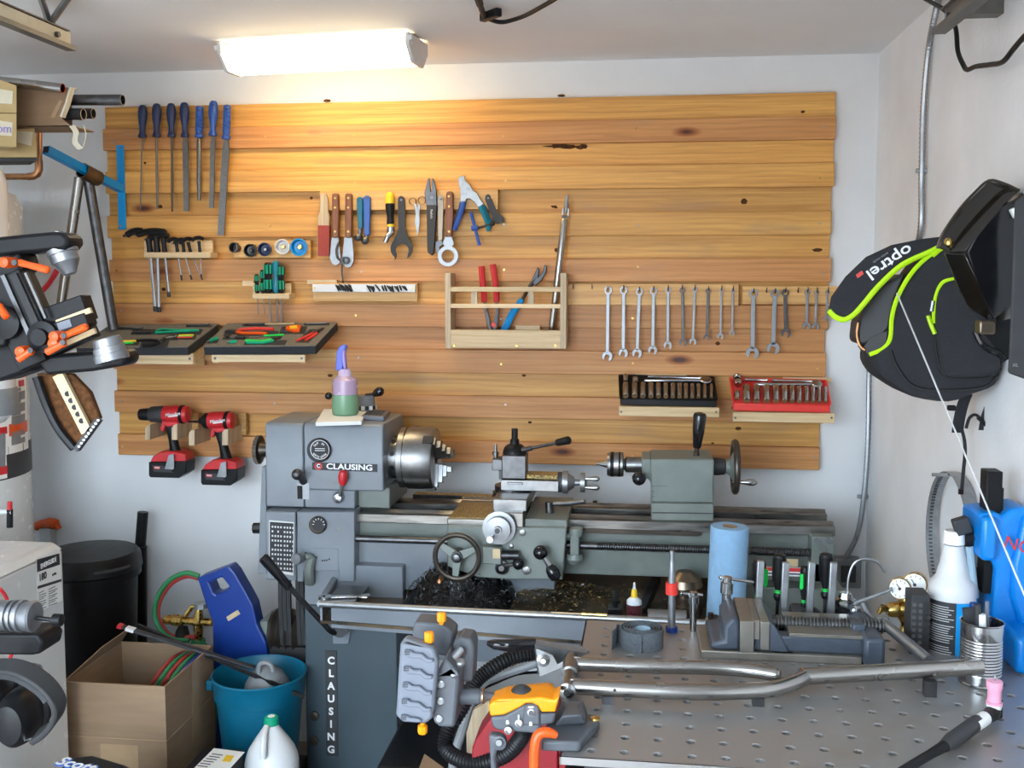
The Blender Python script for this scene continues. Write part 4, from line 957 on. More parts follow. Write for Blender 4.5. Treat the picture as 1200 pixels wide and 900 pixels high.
MB().cyl(W(*J3(575, 630), YA), W(*J3(575, 630), YA - .04), .010, n=12).build('half_nut_boss', MT['steel_dark'], lt)
MB().ball(W(*J3(575, 628), YA - .045), .0205).build('half_nut_ball', MT['black_gloss'], lt)
MB().tube([W(*J3(590, 650), YA - .05), W(*J3(610, 680), YA - .05), W(*J3(620, 695), YA - .05)], [.006, .008, .01], 10).build('half_nut_lever', MT['chrome'], lt)
MB().lathe(W(*J3(612, 685), YA - .05), W(*J3(640, 732), YA - .05) - W(*J3(612, 685), YA - .05), [(0, .009), (.01, .016), (.025, .0185), (.04, .016), (.046, .006)], 16).build('half_nut_grip', MT['black_gloss'], lt)
for c, r in (((515, 707), .0125), ((497, 541), .010), ((448, 600), .007)): MB().lathe(W(*J3(*c), YA), (0, -1, 0), [(0, r), (.003, r * .95), (.004, r * .6)], 16).build('oil_cap', MT['steel'], lt)
# thread dial
MB().fb(*J3(705, 530), *J3(745, 660), YA + .03, .035).build('dial_bracket', MG, lt, bev=.004)
MB().cyl(W(*J3(690, 556), YA + .045), W(*J3(740, 556), YA + .045), .012, n=12).build('dial_pivot', MG, lt)
MB().lathe(W(*J3(725, 632), YA + .045), (0, 0, -1), [(0, .022), (.014, .025), (.02, .022), (.03, .014)], 18).build('dial_body', MG, lt)
MB().lathe(W(*J3(730, 532), YA + .045), (0, 0, 1), [(-.014, .02), (0, .021), (.008, .02)], 18).build('thread_dial', MG, lt)
# compound rest, tool post
zc = W(*J3(440, 392), -.47).z
MB().lathe((W(*J3(442, 370), -.45).x, -.42, zc), (0, 0, 1), [(0, .056), (.012, .056), (.013, .05), (.032, .05)], 32).build('swivel_base', MT['steel_dark'], lt)
MB().fb(*J3(400, 308), *J3(655, 362), -.47, .085).build('compound_slide', MT['steel'], lt, bev=.002)
MB().fb(*J3(512, 286), *J3(650, 308), -.455, .06).build('compound_top', MT['brass_chips'], lt, bev=.002)
MB().fb(*J3(428, 320), *J3(496, 332), -.476, .006).build('clamp_screw', MT['alu'], lt, bev=.002)
c = W(*J3(652, 318), -.435)
MB().lathe(c, (1, 0, 0), [(0, .030), (.013, .030), (.0135, .028), (.015, .034), (.030, .034), (.0305, .028), (.038, .022), (.048, .016), (.050, .010), (.066, .009), (.067, .029), (.080, .029), (.082, .018), (.086, .006)], 30).build('compound_dial', MT['alu'], lt)
MB().lathe(c + Vector((.0005, 0, 0)), (1, 0, 0), [(0, .0305), (.012, .0305)], 30).build('dial_scale', MT['charcoal'], lt)
for (zz, yy) in ((.014, -.012), (-.012, -.012)): MB().lathe(c + Vector((.082, yy, zz)), (1, 0, 0), [(0, .005), (.01, .0055), (.028, .008), (.038, .007), (.042, .002)], 12).build('compound_handle', MT['chrome'], lt)
MB().fb(*J3(405, 202), *J3(510, 306), -.47, .075).build('tool_post', MT['steel_dark'], lt, bev=.002)
MB().fb(*J3(362, 218), *J3(407, 268), -.462, .06).build('tool_holder', MT['steel_dark'], lt, bev=.002)
MB().fb(*J3(392, 268), *J3(407, 306), -.460, .055).build('dovetail', MT['steel_black'], lt)
c = W(*J3(378, 218), -.43); MB().lathe(c, (0, 0, 1), [(0, .006), (.012, .006), (.013, .010), (.022, .010), (.023, .005), (.045, .004)], 12).build('holder_stud', MT['steel'], lt)
c = W(*J3(462, 203), -.43); MB().lathe(c, (0, 0, 1), [(0, .036), (.012, .036), (.026, .031), (.034, .022), (.036, .014), (.05, .0135), (.051, .0095), (.082, .0095)], 24).build('post_nut', MT['black_plastic'], lt)
pa, pb = W(*J3(495, 178), -.45), W(*J3(705, 133), -.50); l = (pb - pa).length
MB().lathe(pa, pb - pa, [(0, .007), (l * .2, .008), (l * .22, .0045), (l * .74, .0055)], 12).build('post_lever', MT['steel_dark'], lt)
MB().lathe(pa, pb - pa, [(l * .72, .009), (l * .75, .0105), (l * .97, .0125), (l, .009)], 14).build('post_grip', MT['black_plastic'], lt)
c = W(*J3(615, 460), -.50); MB().cyl(c, W(*J3(613, 405), -.50), .012, n=14).build('lock_post', MT['steel_dark'], lt)
MB().tube([W(*J3(628, 415), -.50), W(*J3(700, 412), -.51), W(*J3(770, 403), -.52)], [.007, .008, .007], 10).build('lock_lever', MT['steel_dark'], lt)
# taper attachment behind
zz = W(*J3(100, 385), -.21).z
MB().bb((W(*J3(20, 385), -.21).x, -.235, zz - .012), (W(*J3(365, 385), -.21).x, -.19, zz + .012)).build('taper_bar', MT['brass_chips'], lt, bev=.002)
MB().bb((W(*J3(25, 385), -.21).x, -.245, zz + .004), (W(*J3(235, 385), -.21).x, -.235, zz + .014)).build('taper_rail', MT['steel_black'], lt)
MB().bb((W(*J3(530, 400), -.22).x, -.26, zz - .03), (W(*J3(845, 400), -.22).x, -.20, zz - .012)).build('taper_slide', MT['brass_chips'], lt)
for x in (765, 815): MB().cyl(W(*J3(x, 425), -.22), W(*J3(x, 400), -.22), .007, n=8).build('stud', MT['steel_black'], lt)
MB().bb((xb0, -.29, zf - .06), (W(*J3(850, 400), -.22).x, -.2, zz - .03)).build('taper_bracket', MT['oily'], lt)
# tailstock
YT = -.485
ts_ = MB().pp([K3(310, 294), K3(588, 294), K3(586, 488), K3(312, 484)], YT, .17).build('tailstock', MG, lt, bev=.005)
MB().pp([K3(270, 292), K3(312, 292), K3(312, 402), K3(300, 380), K3(272, 372)], YT + .015, .13).build('tailstock_nose', MG, lt, bev=.004)
MB().pp([K3(312, 486), K3(586, 490), K3(586, 566), K3(312, 562)], YT - .008, .19).build('tailstock_base', MT['machine_worn'], lt, bev=.003)
MB().pp([K3(316, 526), K3(586, 530), K3(586, 534), K3(316, 530)], YT - .0095, .003).build('base_joint', MT['ink'], lt)
for k in range(3): MB().fb(*K3(316, 410 + k * 23), *K3(382 if k == 0 else 326, 413 + k * 23), YT - .001, .002).build('scale_mark', MT['bronze'], lt)
c = W(*K3(200, 316), -.40); l = W(*K3(272, 316), -.40).x - c.x
MB().lathe(c - ax * .006, ax, [(0, .015), (.006, .021), (.008, .0235), (l + .02, .0235)], 24).build('quill', MT['steel'], lt)
q0 = W(*K3(68, 312), -.40).x; xs = [W(*K3(a_, 312), -.40).x - q0 for a_ in (68, 118, 132, 150, 168, 178, 190, 203)]
MB().lathe((q0, -.40, c.z), ax, [(0, .001), (xs[1], .012), (xs[1] + .001, .033), (xs[2], .0365), (xs[6] - .002, .0365), (xs[6], .033), (xs[6] + .001, .017), (xs[7], .016)], 28).build('live_center', MT['steel'], lt)
for a_ in (2, 4): MB().lathe((q0, -.40, c.z), ax, [(xs[a_], .0355), (xs[a_] + .001, .0373), (xs[a_ + 1] - .002, .0373), (xs[a_ + 1], .0355)], 28).build('center_band', MT['black_plastic'], lt)
MB().cyl(W(*K3(285, 376), YT - .0), W(*K3(262, 378), YT - .02), .006, n=8).build('clamp_stem', MT['steel'], lt)
MB().ball(W(*K3(258, 378), YT - .02), .020).build('clamp_ball', MT['black_gloss'], lt)
pa, pb = W(*K3(508, 292), -.42), W(*K3(527, 88), -.43); l = (pb - pa).length
MB().lathe(pa, pb - pa, [(0, .010), (l * .14, .009), (l * .15, .007), (l * .26, .007)], 12).build('clamp_rod', MT['bronze'], lt)
MB().lathe(pa, pb - pa, [(l * .24, .010), (l * .27, .012), (l * .6, .0175), (l * .93, .0195), (l * .98, .0165), (l, .008)], 18).build('clamp_grip', MT['black_gloss'], lt)
c = W(*K3(588, 324), -.40); c.z = W(*K3(200, 316), -.40).z
xs = [W(*K3(a_, 324), -.40).x - c.x for a_ in (588, 640, 690)]
MB().lathe(c, ax, [(-.01, .026), (.012, .026), (.03, .024), (xs[1], .018), (xs[1] + .001, .02)], 20).build('tailstock_collar', MT['charcoal'], lt)
wc = c + ax * (xs[2] - .006)
tw = MB().torus(wc, ax, .072, .0095, 36, 10).build('tailstock_wheel', MT['bronze'], lt)
MB().lathe(c, ax, [(xs[1] - .004, .018), (xs[1] + .01, .024), (xs[2] - .008, .05), (xs[2], .066), (xs[2] + .003, .066), (xs[2] - .002, .046), (xs[2], .012)], 28).build('wheel_web', MT['machine_worn'], tw)
MB().lathe(W(*K3(700, 394), -.46), ax, [(0, .005), (.012, .006), (.03, .010), (.042, .009), (.05, .003)], 14).build('wheel_handle', MT['chrome'], tw)
MB().cyl(W(*K3(700, 394), -.46) + Vector((-.02, 0, 0)), W(*K3(700, 394), -.46), .004, n=8).build('handle_pin', MT['chrome'], tw)
# chip tray
zr0 = W(500, 717, -.80).z
fl, fr_ = W(375, 707.5, -.76), H(870, 733, .79)
tl_, tr_ = Vector((fl.x, fl.y, fl.z)), Vector((fr_.x + .1, fr_.y, fr_.z))
zb_ = fl.z - .055
bl_, br_ = Vector((W(430, 690, -.14).x - .04, -.15, zb_)), Vector((xp1 + .02, -.15, zb_))
fl0, fr0 = Vector((tl_.x, tl_.y, zb_)), Vector((tr_.x, tr_.y, zb_))
MB().prism([fl0, fr0, br_, bl_], (0, 0, .008)).build('tray_floor', MT['oily'], lt)
MB().tube([tl_, tl_.lerp(tr_, .5), tr_], .0095, 12).build('tray_rim', MT['galv'], lt)
MB().tube([tl_, Vector((bl_.x, bl_.y, tl_.z))], .0095, 12).build('tray_rim', MT['galv'], lt)
MB().prism([tl_ + Vector((.03, .004, -.006)), tr_ + Vector((0, .004, -.006)), Vector((tr_.x, tr_.y + .004, zb_ - .012)), Vector((tl_.x + .03, tl_.y + .004, zb_ - .012))], (0, .006, 0)).build('tray_front', MBl, lt)
MB().prism([tl_ + Vector((0, 0, -.004)), tl_ + Vector((0, 0, -.055)), Vector((bl_.x, bl_.y, zb_)), Vector((bl_.x, bl_.y, tl_.z))], (.006, 0, 0)).build('tray_end', MBl, lt)
MB().prism([bl_, br_, br_ + Vector((0, 0, .05)), bl_ + Vector((0, 0, .05))], (0, .006, 0)).build('tray_back', MT['oily'], lt)
MB().prism([Vector((W(455, 700, -.14).x, -.20, zb_)), Vector((xp1 - .05, -.20, zb_)), Vector((xp1 - .05, -.20, zbed + .0)), Vector((W(455, 700, -.14).x, -.20, zbed))], (0, .012, 0)).build('splash_guard', MT['oily'], lt)
def tp(px, py, dz=0): return H(px, py, zb_ + .009 + dz)
a, b_ = tp(748, 715), W(770, 672, -.45)
MB().beam(tp(752, 718), W(770, 678, -.42), .02, .03).build('tray_strut', MT['steel_dark'], lt)
MB().bb((xq1 - .01, -.25, .42), (xp0, -.235, zb_)).build('rear_panel', MBl, lt)
# shelf under the headstock end of the bed
MB().bb((W(420, 690, -.5).x, -.53, W(450, 706, -.52).z), (W(475, 690, -.5).x, -.25, z1 + .02)).build('head_leg', MBl, lt, bev=.002)
# chips: brassy floor, black swarf heap
random.seed(11)
def heap(cx, cy, rx, ry, h, n=26):
    b = MB(); vs = []; fs = []
    for j in range(n):
        for i in range(n):
            u, v = i / (n - 1) * 2 - 1, j / (n - 1) * 2 - 1; d = math.hypot(u, v)
            z = max(0, 1 - d ** 2.2) * h * random.uniform(.72, 1.1)
            vs.append((cx + u * rx, cy + v * ry, zb_ + .0085 + z))
    for j in range(n - 1):
        for i in range(n - 1): fs.append((j * n + i, j * n + i + 1, (j + 1) * n + i + 1, (j + 1) * n + i))
    return b.add(vs, fs)
hc = W(540, 690, -.58)
sw = thing('metal_swarf', 'heap of dark curly metal turnings in the lathe tray', 'swarf', (hc.x, hc.y, zb_ + .0085))
sw['kind'] = 'stuff'
heap(hc.x, -.54, .17, .14, .115).build('heap', MT['dark_chips'], sw)['kind'] = 'stuff'
b = MB()
for k in range(420):
    th, rr_ = random.uniform(0, 2 * PI), math.sqrt(random.random()) * .95
    z = zb_ + .012 + (1 - rr_ ** 2.2) * .112; c = Vector((hc.x + .17 * rr_ * math.cos(th), -.54 + .14 * rr_ * math.sin(th), z))
    dv = Vector((random.gauss(0, 1), random.gauss(0, 1), random.gauss(0, .6))).normalized(); e1, e2 = basis(dv); R = random.uniform(.003, .009); p = random.random() * 6
    b.tube([c + dv * (t * .0022) + (e1 * math.cos(p + t) + e2 * math.sin(p + t)) * R for t in range(random.randint(4, 10))], .0009, 3)
b.build('curls', MT['steel_dark'], sw)['kind'] = 'stuff'
bc = thing('metal_chips', 'fine brassy chips spread over the oily lathe tray floor', 'chips', (W(690, 690, -.5).x, -.5, zb_ + .0085)); bc['kind'] = 'stuff'
heap(W(655, 690, -.55).x, -.50, .20, .17, .035).build('chip_bed', MT['oily'], bc)['kind'] = 'stuff'
for mm, n_c in (('brass_chips', 520), ('steel', 240)):
    b = MB()
    for k in range(n_c):
        x = W(655, 690, -.55).x + random.gauss(0, .13); y = -.52 + random.gauss(0, .09)
        if y > -.3 or y < -.72: continue
        dq = math.hypot((x - W(655, 690, -.55).x) / .2, (y + .5) / .17)
        z = zb_ + .010 + max(0, 1 - dq ** 2.2) * .035
        s_ = random.uniform(.001, .0035); R = Matrix.Rotation(random.random() * 3, 3, 'Z') @ Matrix.Rotation(random.random() * 3, 3, 'X')
        b.box((x, y, z), (s_ * 2.5, s_, .0008), R)
    b.build('loose_chips', MT[mm], bc)['kind'] = 'stuff'
# ================================================================ shelves on the planks
Z4 = zr(120, 360, 4.138)
# ---- socket trays
def plane_pt(p0, n):
    n = Vector(n); p0 = Vector(p0)
    def f(px, py, up=0):
        d = ray(px, py); return CAM + d * ((p0 - CAM).dot(n) / d.dot(n)) + n.normalized() * up
    return f
def socket_set(mname, tl, tr, fl, fr, fb, ledge, ledge_r, label, slabel, socks, extra, g):
    YB, YFr = -.062, -.165
    A, B = W(*G4(*tl), YB), W(*G4(*tr), YB); C, D_ = W(*G4(*fr), YFr), W(*G4(*fl), YFr)
    n = (B - A).cross(D_ - A).normalized()
    if n.z < 0: n = -n
    # keep the four corners in one plane
    C = C - n * (C - A).dot(n); D_ = D_ - n * (D_ - A).dot(n)
    T = plane_pt(A, n)
    t = thing('socket_tray', label, 'tool tray', D_ - Vector((0, 0, .03)))
    low = Vector((0, 0, (W(*G4(*fb), YFr) - W(*G4(*fl), YFr)).z))
    b = MB(); b.loft([[A, B, B + low * .6, A + low * .6], [D_, C, C + low, D_ + low]]); b.build('tray', MT[mname], t, bev=.003)
    e = n * .004
    for (p, q) in ((A, B), (B, C), (D_, A)): MB().beam(p + e, q + e, .006, .008, up=n).build('tray_rim', MT[mname], t, bev=.001)
    # the pine ledge that carries it
    lx0, ly0, lx1, ly1 = ledge
    sh = thing('socket_ledge', slabel, 'shelf', W(*G4((lx0 + lx1) / 2, ly1), -.04))
    MB().fb(lx0 / 3.5294 + 660, ly0 / 3.5294 + 300, lx1 / 3.5294 + 660, ly1 / 3.5294 + 300, YFr - .022, .018).build('front_batten', MT['pine'], sh, bev=.001)
    p, q = W(*G4(lx0 + 6, ly0 + 12), YFr), W(*G4(lx1 - 10, ly0 + 30), YFr)
    zt_ = min((C + low).z, (D_ + low).z) - .0005
    MB().bb((p.x, YFr - .004, zt_ - .012), (q.x, -.0405, zt_)).build('shelf_board', MT['pine'], sh)
    for x in (lx0 + 10, lx1 - 12):
        s_ = W(*G4(x, (ly0 + ly1) / 2), YFr - .022); MB().cyl(s_ - Vector((0, .001, 0)), s_ + Vector((0, .004, 0)), .0035, n=8).build('screw', MT['steel_dark'], sh)
    MB().fb(*G4(*ledge_r[:2]), *G4(*ledge_r[2:]), -.054, .013).build('wall_cleat', MT['pine'], sh)
    dn = (D_ - A).normalized(); rt = (B - A).normalized()
    m_px = (B - A).length / (tr[0] - tl[0])
    for i, (x, y0, y1, wd) in enumerate(socks):
        r = wd * m_px / 2
        p, q = T(*G4(x, y0), r + .001), T(*G4(x, y1), r + .001)
        d = (q - p).normalized(); l = (q - p).length; hole = min(.008, l * .3)
        ad = i == 0
        t2 = thing('socket', '', 'socket', q - n * r, g)
        MB().lathe(p, d, [(hole, r * .5), (0, r * .74), (0, r * .92), (.002, r), (l * .55, r), (l * .6, r * .93), (l - .002, r * .93), (l, r * .85)], 14, True).build('body', MT['chrome'], t2)
        MB().lathe(p - d * .0003, d, [(0, r * .7), (.0006, r * .66)], 6).build('opening', MT['hole_dark'], t2)
        t2['label'] = extra['lab'](i, len(socks))
    for (nm, lb, cat, p0, p1, r0, r1, head) in extra['tools']:
        p, q = T(*G4(*p0), .008), T(*G4(*p1), .008); l = (q - p).length
        t2 = thing(nm, lb, cat, p)
        if head:
            MB().lathe(p, q - p, [(0, r0 * .7), (.004, r0), (l * .42, r0), (l * .45, r1 * .8), (l * .8, r1 * .9), (l * .84, r1)], 12).build('handle', MT['chrome'], t2)
            hc_ = p + (q - p).normalized() * (l * .92)
            MB().lathe(hc_ - n * .008, n, [(0, r1 * 2.4), (.003, r1 * 2.7), (.012, r1 * 2.7), (.015, r1 * 2.2)], 20).build('head', MT['chrome'], t2)
        else:
            MB().lathe(p, q - p, [(0, r0), (l * .1, r0), (l * .12, r1), (l * .86, r1), (l * .88, r0), (l, r0)], 12).build('bar', MT['chrome'], t2)
nth = ['largest', 'second', 'third', 'fourth', 'fifth', 'sixth', 'seventh', 'eighth', 'ninth', 'tenth', 'eleventh', 'twelfth', 'thirteenth', 'last']
bx_ = [258, 295, 329, 362, 393, 424, 453, 481, 507, 533, 559, 585, 612]; bw = [27, 27, 26, 25, 24, 23, 22, 21, 20, 19, 18, 17, 16]
s1 = [(x, 541, 592, w_) for x, w_ in zip(bx_, bw)] + [(258, 503, 530, 22), (298, 518, 536, 26)]
socket_set('black_plastic', (232, 499), (621, 508), (236, 590), (634, 594), (236, 618), (230, 622, 645, 668), (300, 488, 510, 503),
           'black socket tray full of chrome sockets on its pine ledge', 'pine ledge screwed to the planks under the black socket tray', s1,
           dict(lab=lambda i, n: (nth[i] + (' chrome socket in the front row of the black tray' if i == 0 else ' chrome socket from the big end, front row of the black tray')) if i < 12 else ['smallest chrome socket in the front row of the black tray', 'short socket in the back corner of the black tray', 'wide short socket beside the handle in the black tray'][i - 12],
                tools=[('ratchet_wrench', 'chrome ratchet handle lying across the black socket tray', 'ratchet', (335, 524), (612, 524), .006, .007, 1), ('extension_bar', 'chrome extension bar at the back of the black socket tray', 'extension bar', (350, 508), (590, 514), .006, .0045, 0)]), 'sockets in the black tray')
rx = [757, 798, 839, 878, 914, 945, 975, 1005, 1032, 1057, 1082]; rw = [32, 30, 29, 28, 27, 25, 23, 21, 20, 19, 18]
s2 = [(x, 553, 612, w_) for x, w_ in zip(rx, rw)] + [(718, 572, 600, 25), (718, 512, 525, 36), (722, 532, 548, 34)]
socket_set('red_tray', (690, 511), (1086, 521), (703, 610), (1106, 612), (703, 641), (702, 646, 1122, 692), (910, 502, 1108, 524),
           'bright red socket tray full of chrome sockets on its pine ledge', 'pine ledge under the red socket tray, poking past the panel edge', s2,
           dict(lab=lambda i, n: (nth[i] + (' chrome socket in the front row of the red tray' if i == 0 else ' chrome socket from the big end, front row of the red tray')) if i < 10 else ['smallest chrome socket in the front row of the red tray', 'short square adapter at the front corner of the red tray', 'wide socket in the back corner of the red tray', 'wide socket just below the back corner one, red tray'][i - 10],
                tools=[('ratchet_wrench', 'chrome ratchet handle lying across the red socket tray', 'ratchet', (790, 540), (1070, 540), .0065, .0065, 1), ('extension_bar', 'chrome extension bar at the back of the red socket tray', 'extension bar', (862, 523), (1062, 528), .006, .0045, 0), ('extension_bar', 'short chrome extension at the back corner of the red tray', 'extension bar', (750, 520), (846, 522), .006, .005, 0)]), 'sockets in the red tray')

# ---- foam trays
def foam(label, bl, br, fr, fl, batten, slab, cleat):
    YB, YFo = -.06, -.29
    A, B, C, D_ = W(*bl, YB), W(*br, YB), W(*fr, YFo), W(*fl, YFo)
    n = (B - A).cross(D_ - A).normalized()
    if n.z < 0: n = -n
    C = C - n * (C - A).dot(n); D_ = D_ - n * (D_ - A).dot(n)
    t = thing('foam_tray', label, 'tool tray', D_ - n * .03)
    MB().loft([[p - n * .003 for p in (A, B, C, D_)], [p - n * .030 for p in (A, B, C, D_)]]).build('tray_base', MT['foam_dark'], t, bev=.003)
    MB().loft([[p + n * .0 for p in (A, B, C, D_)], [p - n * .003 for p in (A, B, C, D_)]]).build('foam_top', MT['foam'], t)
    T = plane_pt(A, n)
    s = thing('tray_bracket', slab, 'shelf', W(batten[0], batten[3], -.04))
    MB().pp([(batten[0], batten[1]), (batten[2], batten[1] + .3), (batten[2], batten[3] + .3), (batten[0], batten[3])], -.262, .02).build('front_batten', MT['pine'], s, bev=.001)
    for x in (batten[0] + 4, batten[2] - 4):
        p = W(x, (batten[1] + batten[3]) / 2, -.262); MB().cyl(p - Vector((0, .001, 0)), p + Vector((0, .004, 0)), .0045, n=8).build('screw', MT['steel_dark'], s)
    for x in (batten[0] + 4, batten[2] - 4):
        p, q = W(x, (batten[1] + batten[3]) / 2, -.242), None
        q = Vector((p.x, -.04, A.z - .05)); MB().beam(p, q, .02, .032).build('side_arm', MT['pine'], s)
    MB().fb(*cleat, -.058, .0175).build('wall_cleat', MT['pine_strip'], s)
    return T, n, t
def lay(T, n, pts, r, m, k=4, hz=None): return MB().tube(spline([T(*Z4(*p), hz if hz is not None else .004) for p in pts], k), r, 8)
T, n, _ = foam('grey foam tool tray nearer the spray bottle, its pliers and knife laid in', Z4(605, 78), Z4(1139, 72), Z4(1033, 188), Z4(488, 190), (*Z4(530, 230), *Z4(983, 266)), 'pine shelf bracket under the foam tray with the red pliers', (240, 408, 395, 424))
def cutouts(T, n, t, qs):
    for x0, y0, x1, y1, sk in qs: MB().prism([T(*Z4(*q), .0006) for q in [(x0 + sk, y0), (x1 + sk, y0), (x1, y1), (x0, y1)]], -n * .002).build('cutout', MT['foam_dark'], t)
cutouts(T, n, _, [(585, 116, 845, 140, 12), (580, 144, 705, 158, 8), (855, 94, 980, 130, 16), (685, 160, 885, 184, 12), (935, 108, 1000, 172, 70), (975, 79, 1100, 88, 4), (675, 84, 800, 93, 4), (510, 155, 555, 176, 12)])
def plier(T, n, nm, lb, jaw, piv, h1, h2, m1, m2, r=.005):
    t = thing(nm, lb, 'pliers', T(*Z4(*piv), 0))
    lay(T, n, [piv, jaw], [r * 1.2] * 4 + [r * .4], None).build('jaws', MT['steel_dark'], t)
    MB().cyl(T(*Z4(*piv), 0), T(*Z4(*piv), .009), r * 1.8, n=12).build('pivot', MT['steel_dark'], t)
    lay(T, n, h1, r, None).build('grip', MT[m1], t); lay(T, n, h2, r, None).build('grip', MT[m2], t)
plier(T, n, 'pliers', 'red handled pliers across the back of the foam tray', (595, 122), (645, 122), [(650, 120), (700, 112), (760, 110), (830, 112)], [(652, 126), (690, 132), (740, 132), (800, 134)], 'red_tray', 'orange', .0055)
t = thing('side_cutters', 'dark steel cutters with round body beside the red pliers', 'cutters', T(*Z4(635, 148), 0))
MB().lathe(T(*Z4(635, 148), .0), n, [(0, .013), (.006, .013), (.008, .008)], 16).build('body', MT['steel'], t); lay(T, n, [(600, 148), (690, 152)], .004, None).build('arms', MT['steel_dark'], t)
t = thing('tape_blade', 'orange and yellow utility knife in the foam tray', 'knife', T(*Z4(918, 122), 0))
b = MB(); b.prism([T(*Z4(*p), .010) for p in [(893, 104), (945, 97), (966, 100), (958, 124), (935, 126), (888, 118)]], -n * .009); b.build('shell', MT['orange'], t, bev=.002)
MB().prism([T(*Z4(*p), .0115) for p in [(908, 106), (945, 104), (948, 116), (912, 118)]], -n * .002).build('inlay', MT['yellow'], t)
lay(T, n, [(862, 126), (900, 122)], .004, None).build('nose', MT['charcoal'], t)
plier(T, n, 'snips', 'red handled snips at the open end of the foam tray', (1075, 105), (1030, 128), [(1025, 130), (985, 150), (946, 168)], [(1040, 132), (1015, 150), (985, 166)], 'red_tray', 'red_tray', .0045)
t = thing('needle_file', 'small silver rod lying along the back edge of the foam tray', 'rod', T(*Z4(1030, 84), 0)); lay(T, n, [(990, 85), (1090, 82)], .0035, None).build('shaft', MT['alu'], t)
t = thing('rasp', 'black thin tool with pale blade at back of the foam tray', 'rod', T(*Z4(740, 88), 0)); lay(T, n, [(690, 90), (760, 88), (790, 87)], .0035, None).build('handle', MT['charcoal'], t); lay(T, n, [(790, 87), (930, 85)], .003, None).build('blade', MT['tan_bar'], t)
plier(T, n, 'pliers', 'green handled pliers in the front half of the foam tray', (870, 150), (830, 160), [(825, 162), (780, 170), (695, 168)], [(830, 168), (780, 178), (700, 178)], 'green_bright', 'green_grip', .0045)
t = thing('screwdriver', 'thin green handled screwdriver lying in the foam tray', 'screwdriver', T(*Z4(830, 142), 0)); lay(T, n, [(785, 144), (880, 140)], .0035, None).build('handle', MT['green_bright'], t); lay(T, n, [(700, 158), (790, 144)], .0016, None).build('shaft', MT['steel'], t)
for (a, b_, lb) in [((523, 170), (556, 155), 'dark green bit holder in the front corner of the foam tray'), ((620, 175), (650, 172), 'short green bit holder beside the cutters in the foam tray')]:
    t = thing('bit_holder', lb, 'bit holder', T(*Z4(*a), 0)); lay(T, n, [a, b_], .006, None).build('sleeve', MT['green_grip'], t); lay(T, n, [(a[0] - 18, a[1] + 2), a], .003, None).build('bit', MT['steel'], t)
for (x, y, w_, h) in [(700, 96, 60, 5), (585, 140, 26, 5), (760, 160, 60, 6), (1060, 130, 30, 6)]: pass
T, n, _ = foam('grey foam tool tray at the panel end behind the black jig arm', Z4(40, 84), Z4(561, 80), Z4(414, 190), Z4(-130, 194), (96, 414, *Z4(440, 276)), 'pine shelf bracket under the foam tray at the panel end', (128, 410, 240, 428))
cutouts(T, n, _, [(135, 108, 475, 134, 14), (180, 160, 315, 197, 10), (295, 138, 365, 160, 8), (350, 136, 450, 157, 8), (80, 166, 175, 184, 6), (405, 87, 530, 97, 4), (55, 98, 195, 110, 4)])
plier(T, n, 'pliers', 'long green handled pliers across the endmost foam tray', (145, 128), (245, 128), [(250, 126), (290, 112), (360, 116), (465, 116)], [(255, 130), (320, 126), (400, 122), (468, 118)], 'green_grip', 'green_grip', .004)
plier(T, n, 'cutters', 'black handled cutters at front of the endmost foam tray', (310, 150), (285, 170), [(275, 168), (220, 165), (160, 168)], [(275, 178), (240, 190), (200, 190)], 'black_plastic', 'black_plastic', .0055)
t = thing('adjustable_spanner', 'small steel spanner at the back of the endmost foam tray', 'spanner', T(*Z4(470, 92), 0)); lay(T, n, [(415, 92), (520, 90)], .0045, None).build('shank', MT['steel'], t); MB().lathe(T(*Z4(420, 92), 0), n, [(0, .010), (.006, .010)], 10).build('head', MT['steel_dark'], t)
t = thing('pencil', 'yellow striped pencil in the endmost foam tray', 'pencil', T(*Z4(120, 172), 0)); lay(T, n, [(90, 174), (165, 170)], .0045, None).build('barrel', MT['yellow'], t); lay(T, n, [(92, 180), (150, 178)], .0035, None).build('stripe', MT['green_bright'], t)
for k, (m, yy, lb) in enumerate([('yellow', 142, 'yellow hex key'), ('green_bright', 147, 'green hex key'), ('red_tray', 152, 'red hex key')]):
    t = thing('hex_key', lb + ' of the coloured set in the endmost foam tray', 'hex key', T(*Z4(410, yy), 0), 'coloured hex keys'); lay(T, n, [(372 - k * 3, yy), (443 - k * 3, yy - 1)], .0028, None).build('sleeve', MT[m], t)
t = thing('small_ratchet', 'small chrome ratchet among the coloured keys in the foam tray', 'ratchet', T(*Z4(330, 148), 0)); lay(T, n, [(300, 158), (360, 146)], .005, None).build('shank', MT['steel'], t); MB().lathe(T(*Z4(345, 146), 0), n, [(0, .011), (.009, .011)], 12).build('head', MT['charcoal'], t)
t = thing('thin_punch', 'thin steel punch at the back corner of the endmost foam tray', 'punch', T(*Z4(80, 102), 0)); lay(T, n, [(60, 102), (190, 108)], .003, None).build('shank', MT['steel'], t); MB().lathe(T(*Z4(75, 102), 0), n, [(0, .008), (.006, .008)], 10).build('head', MT['chrome'], t)

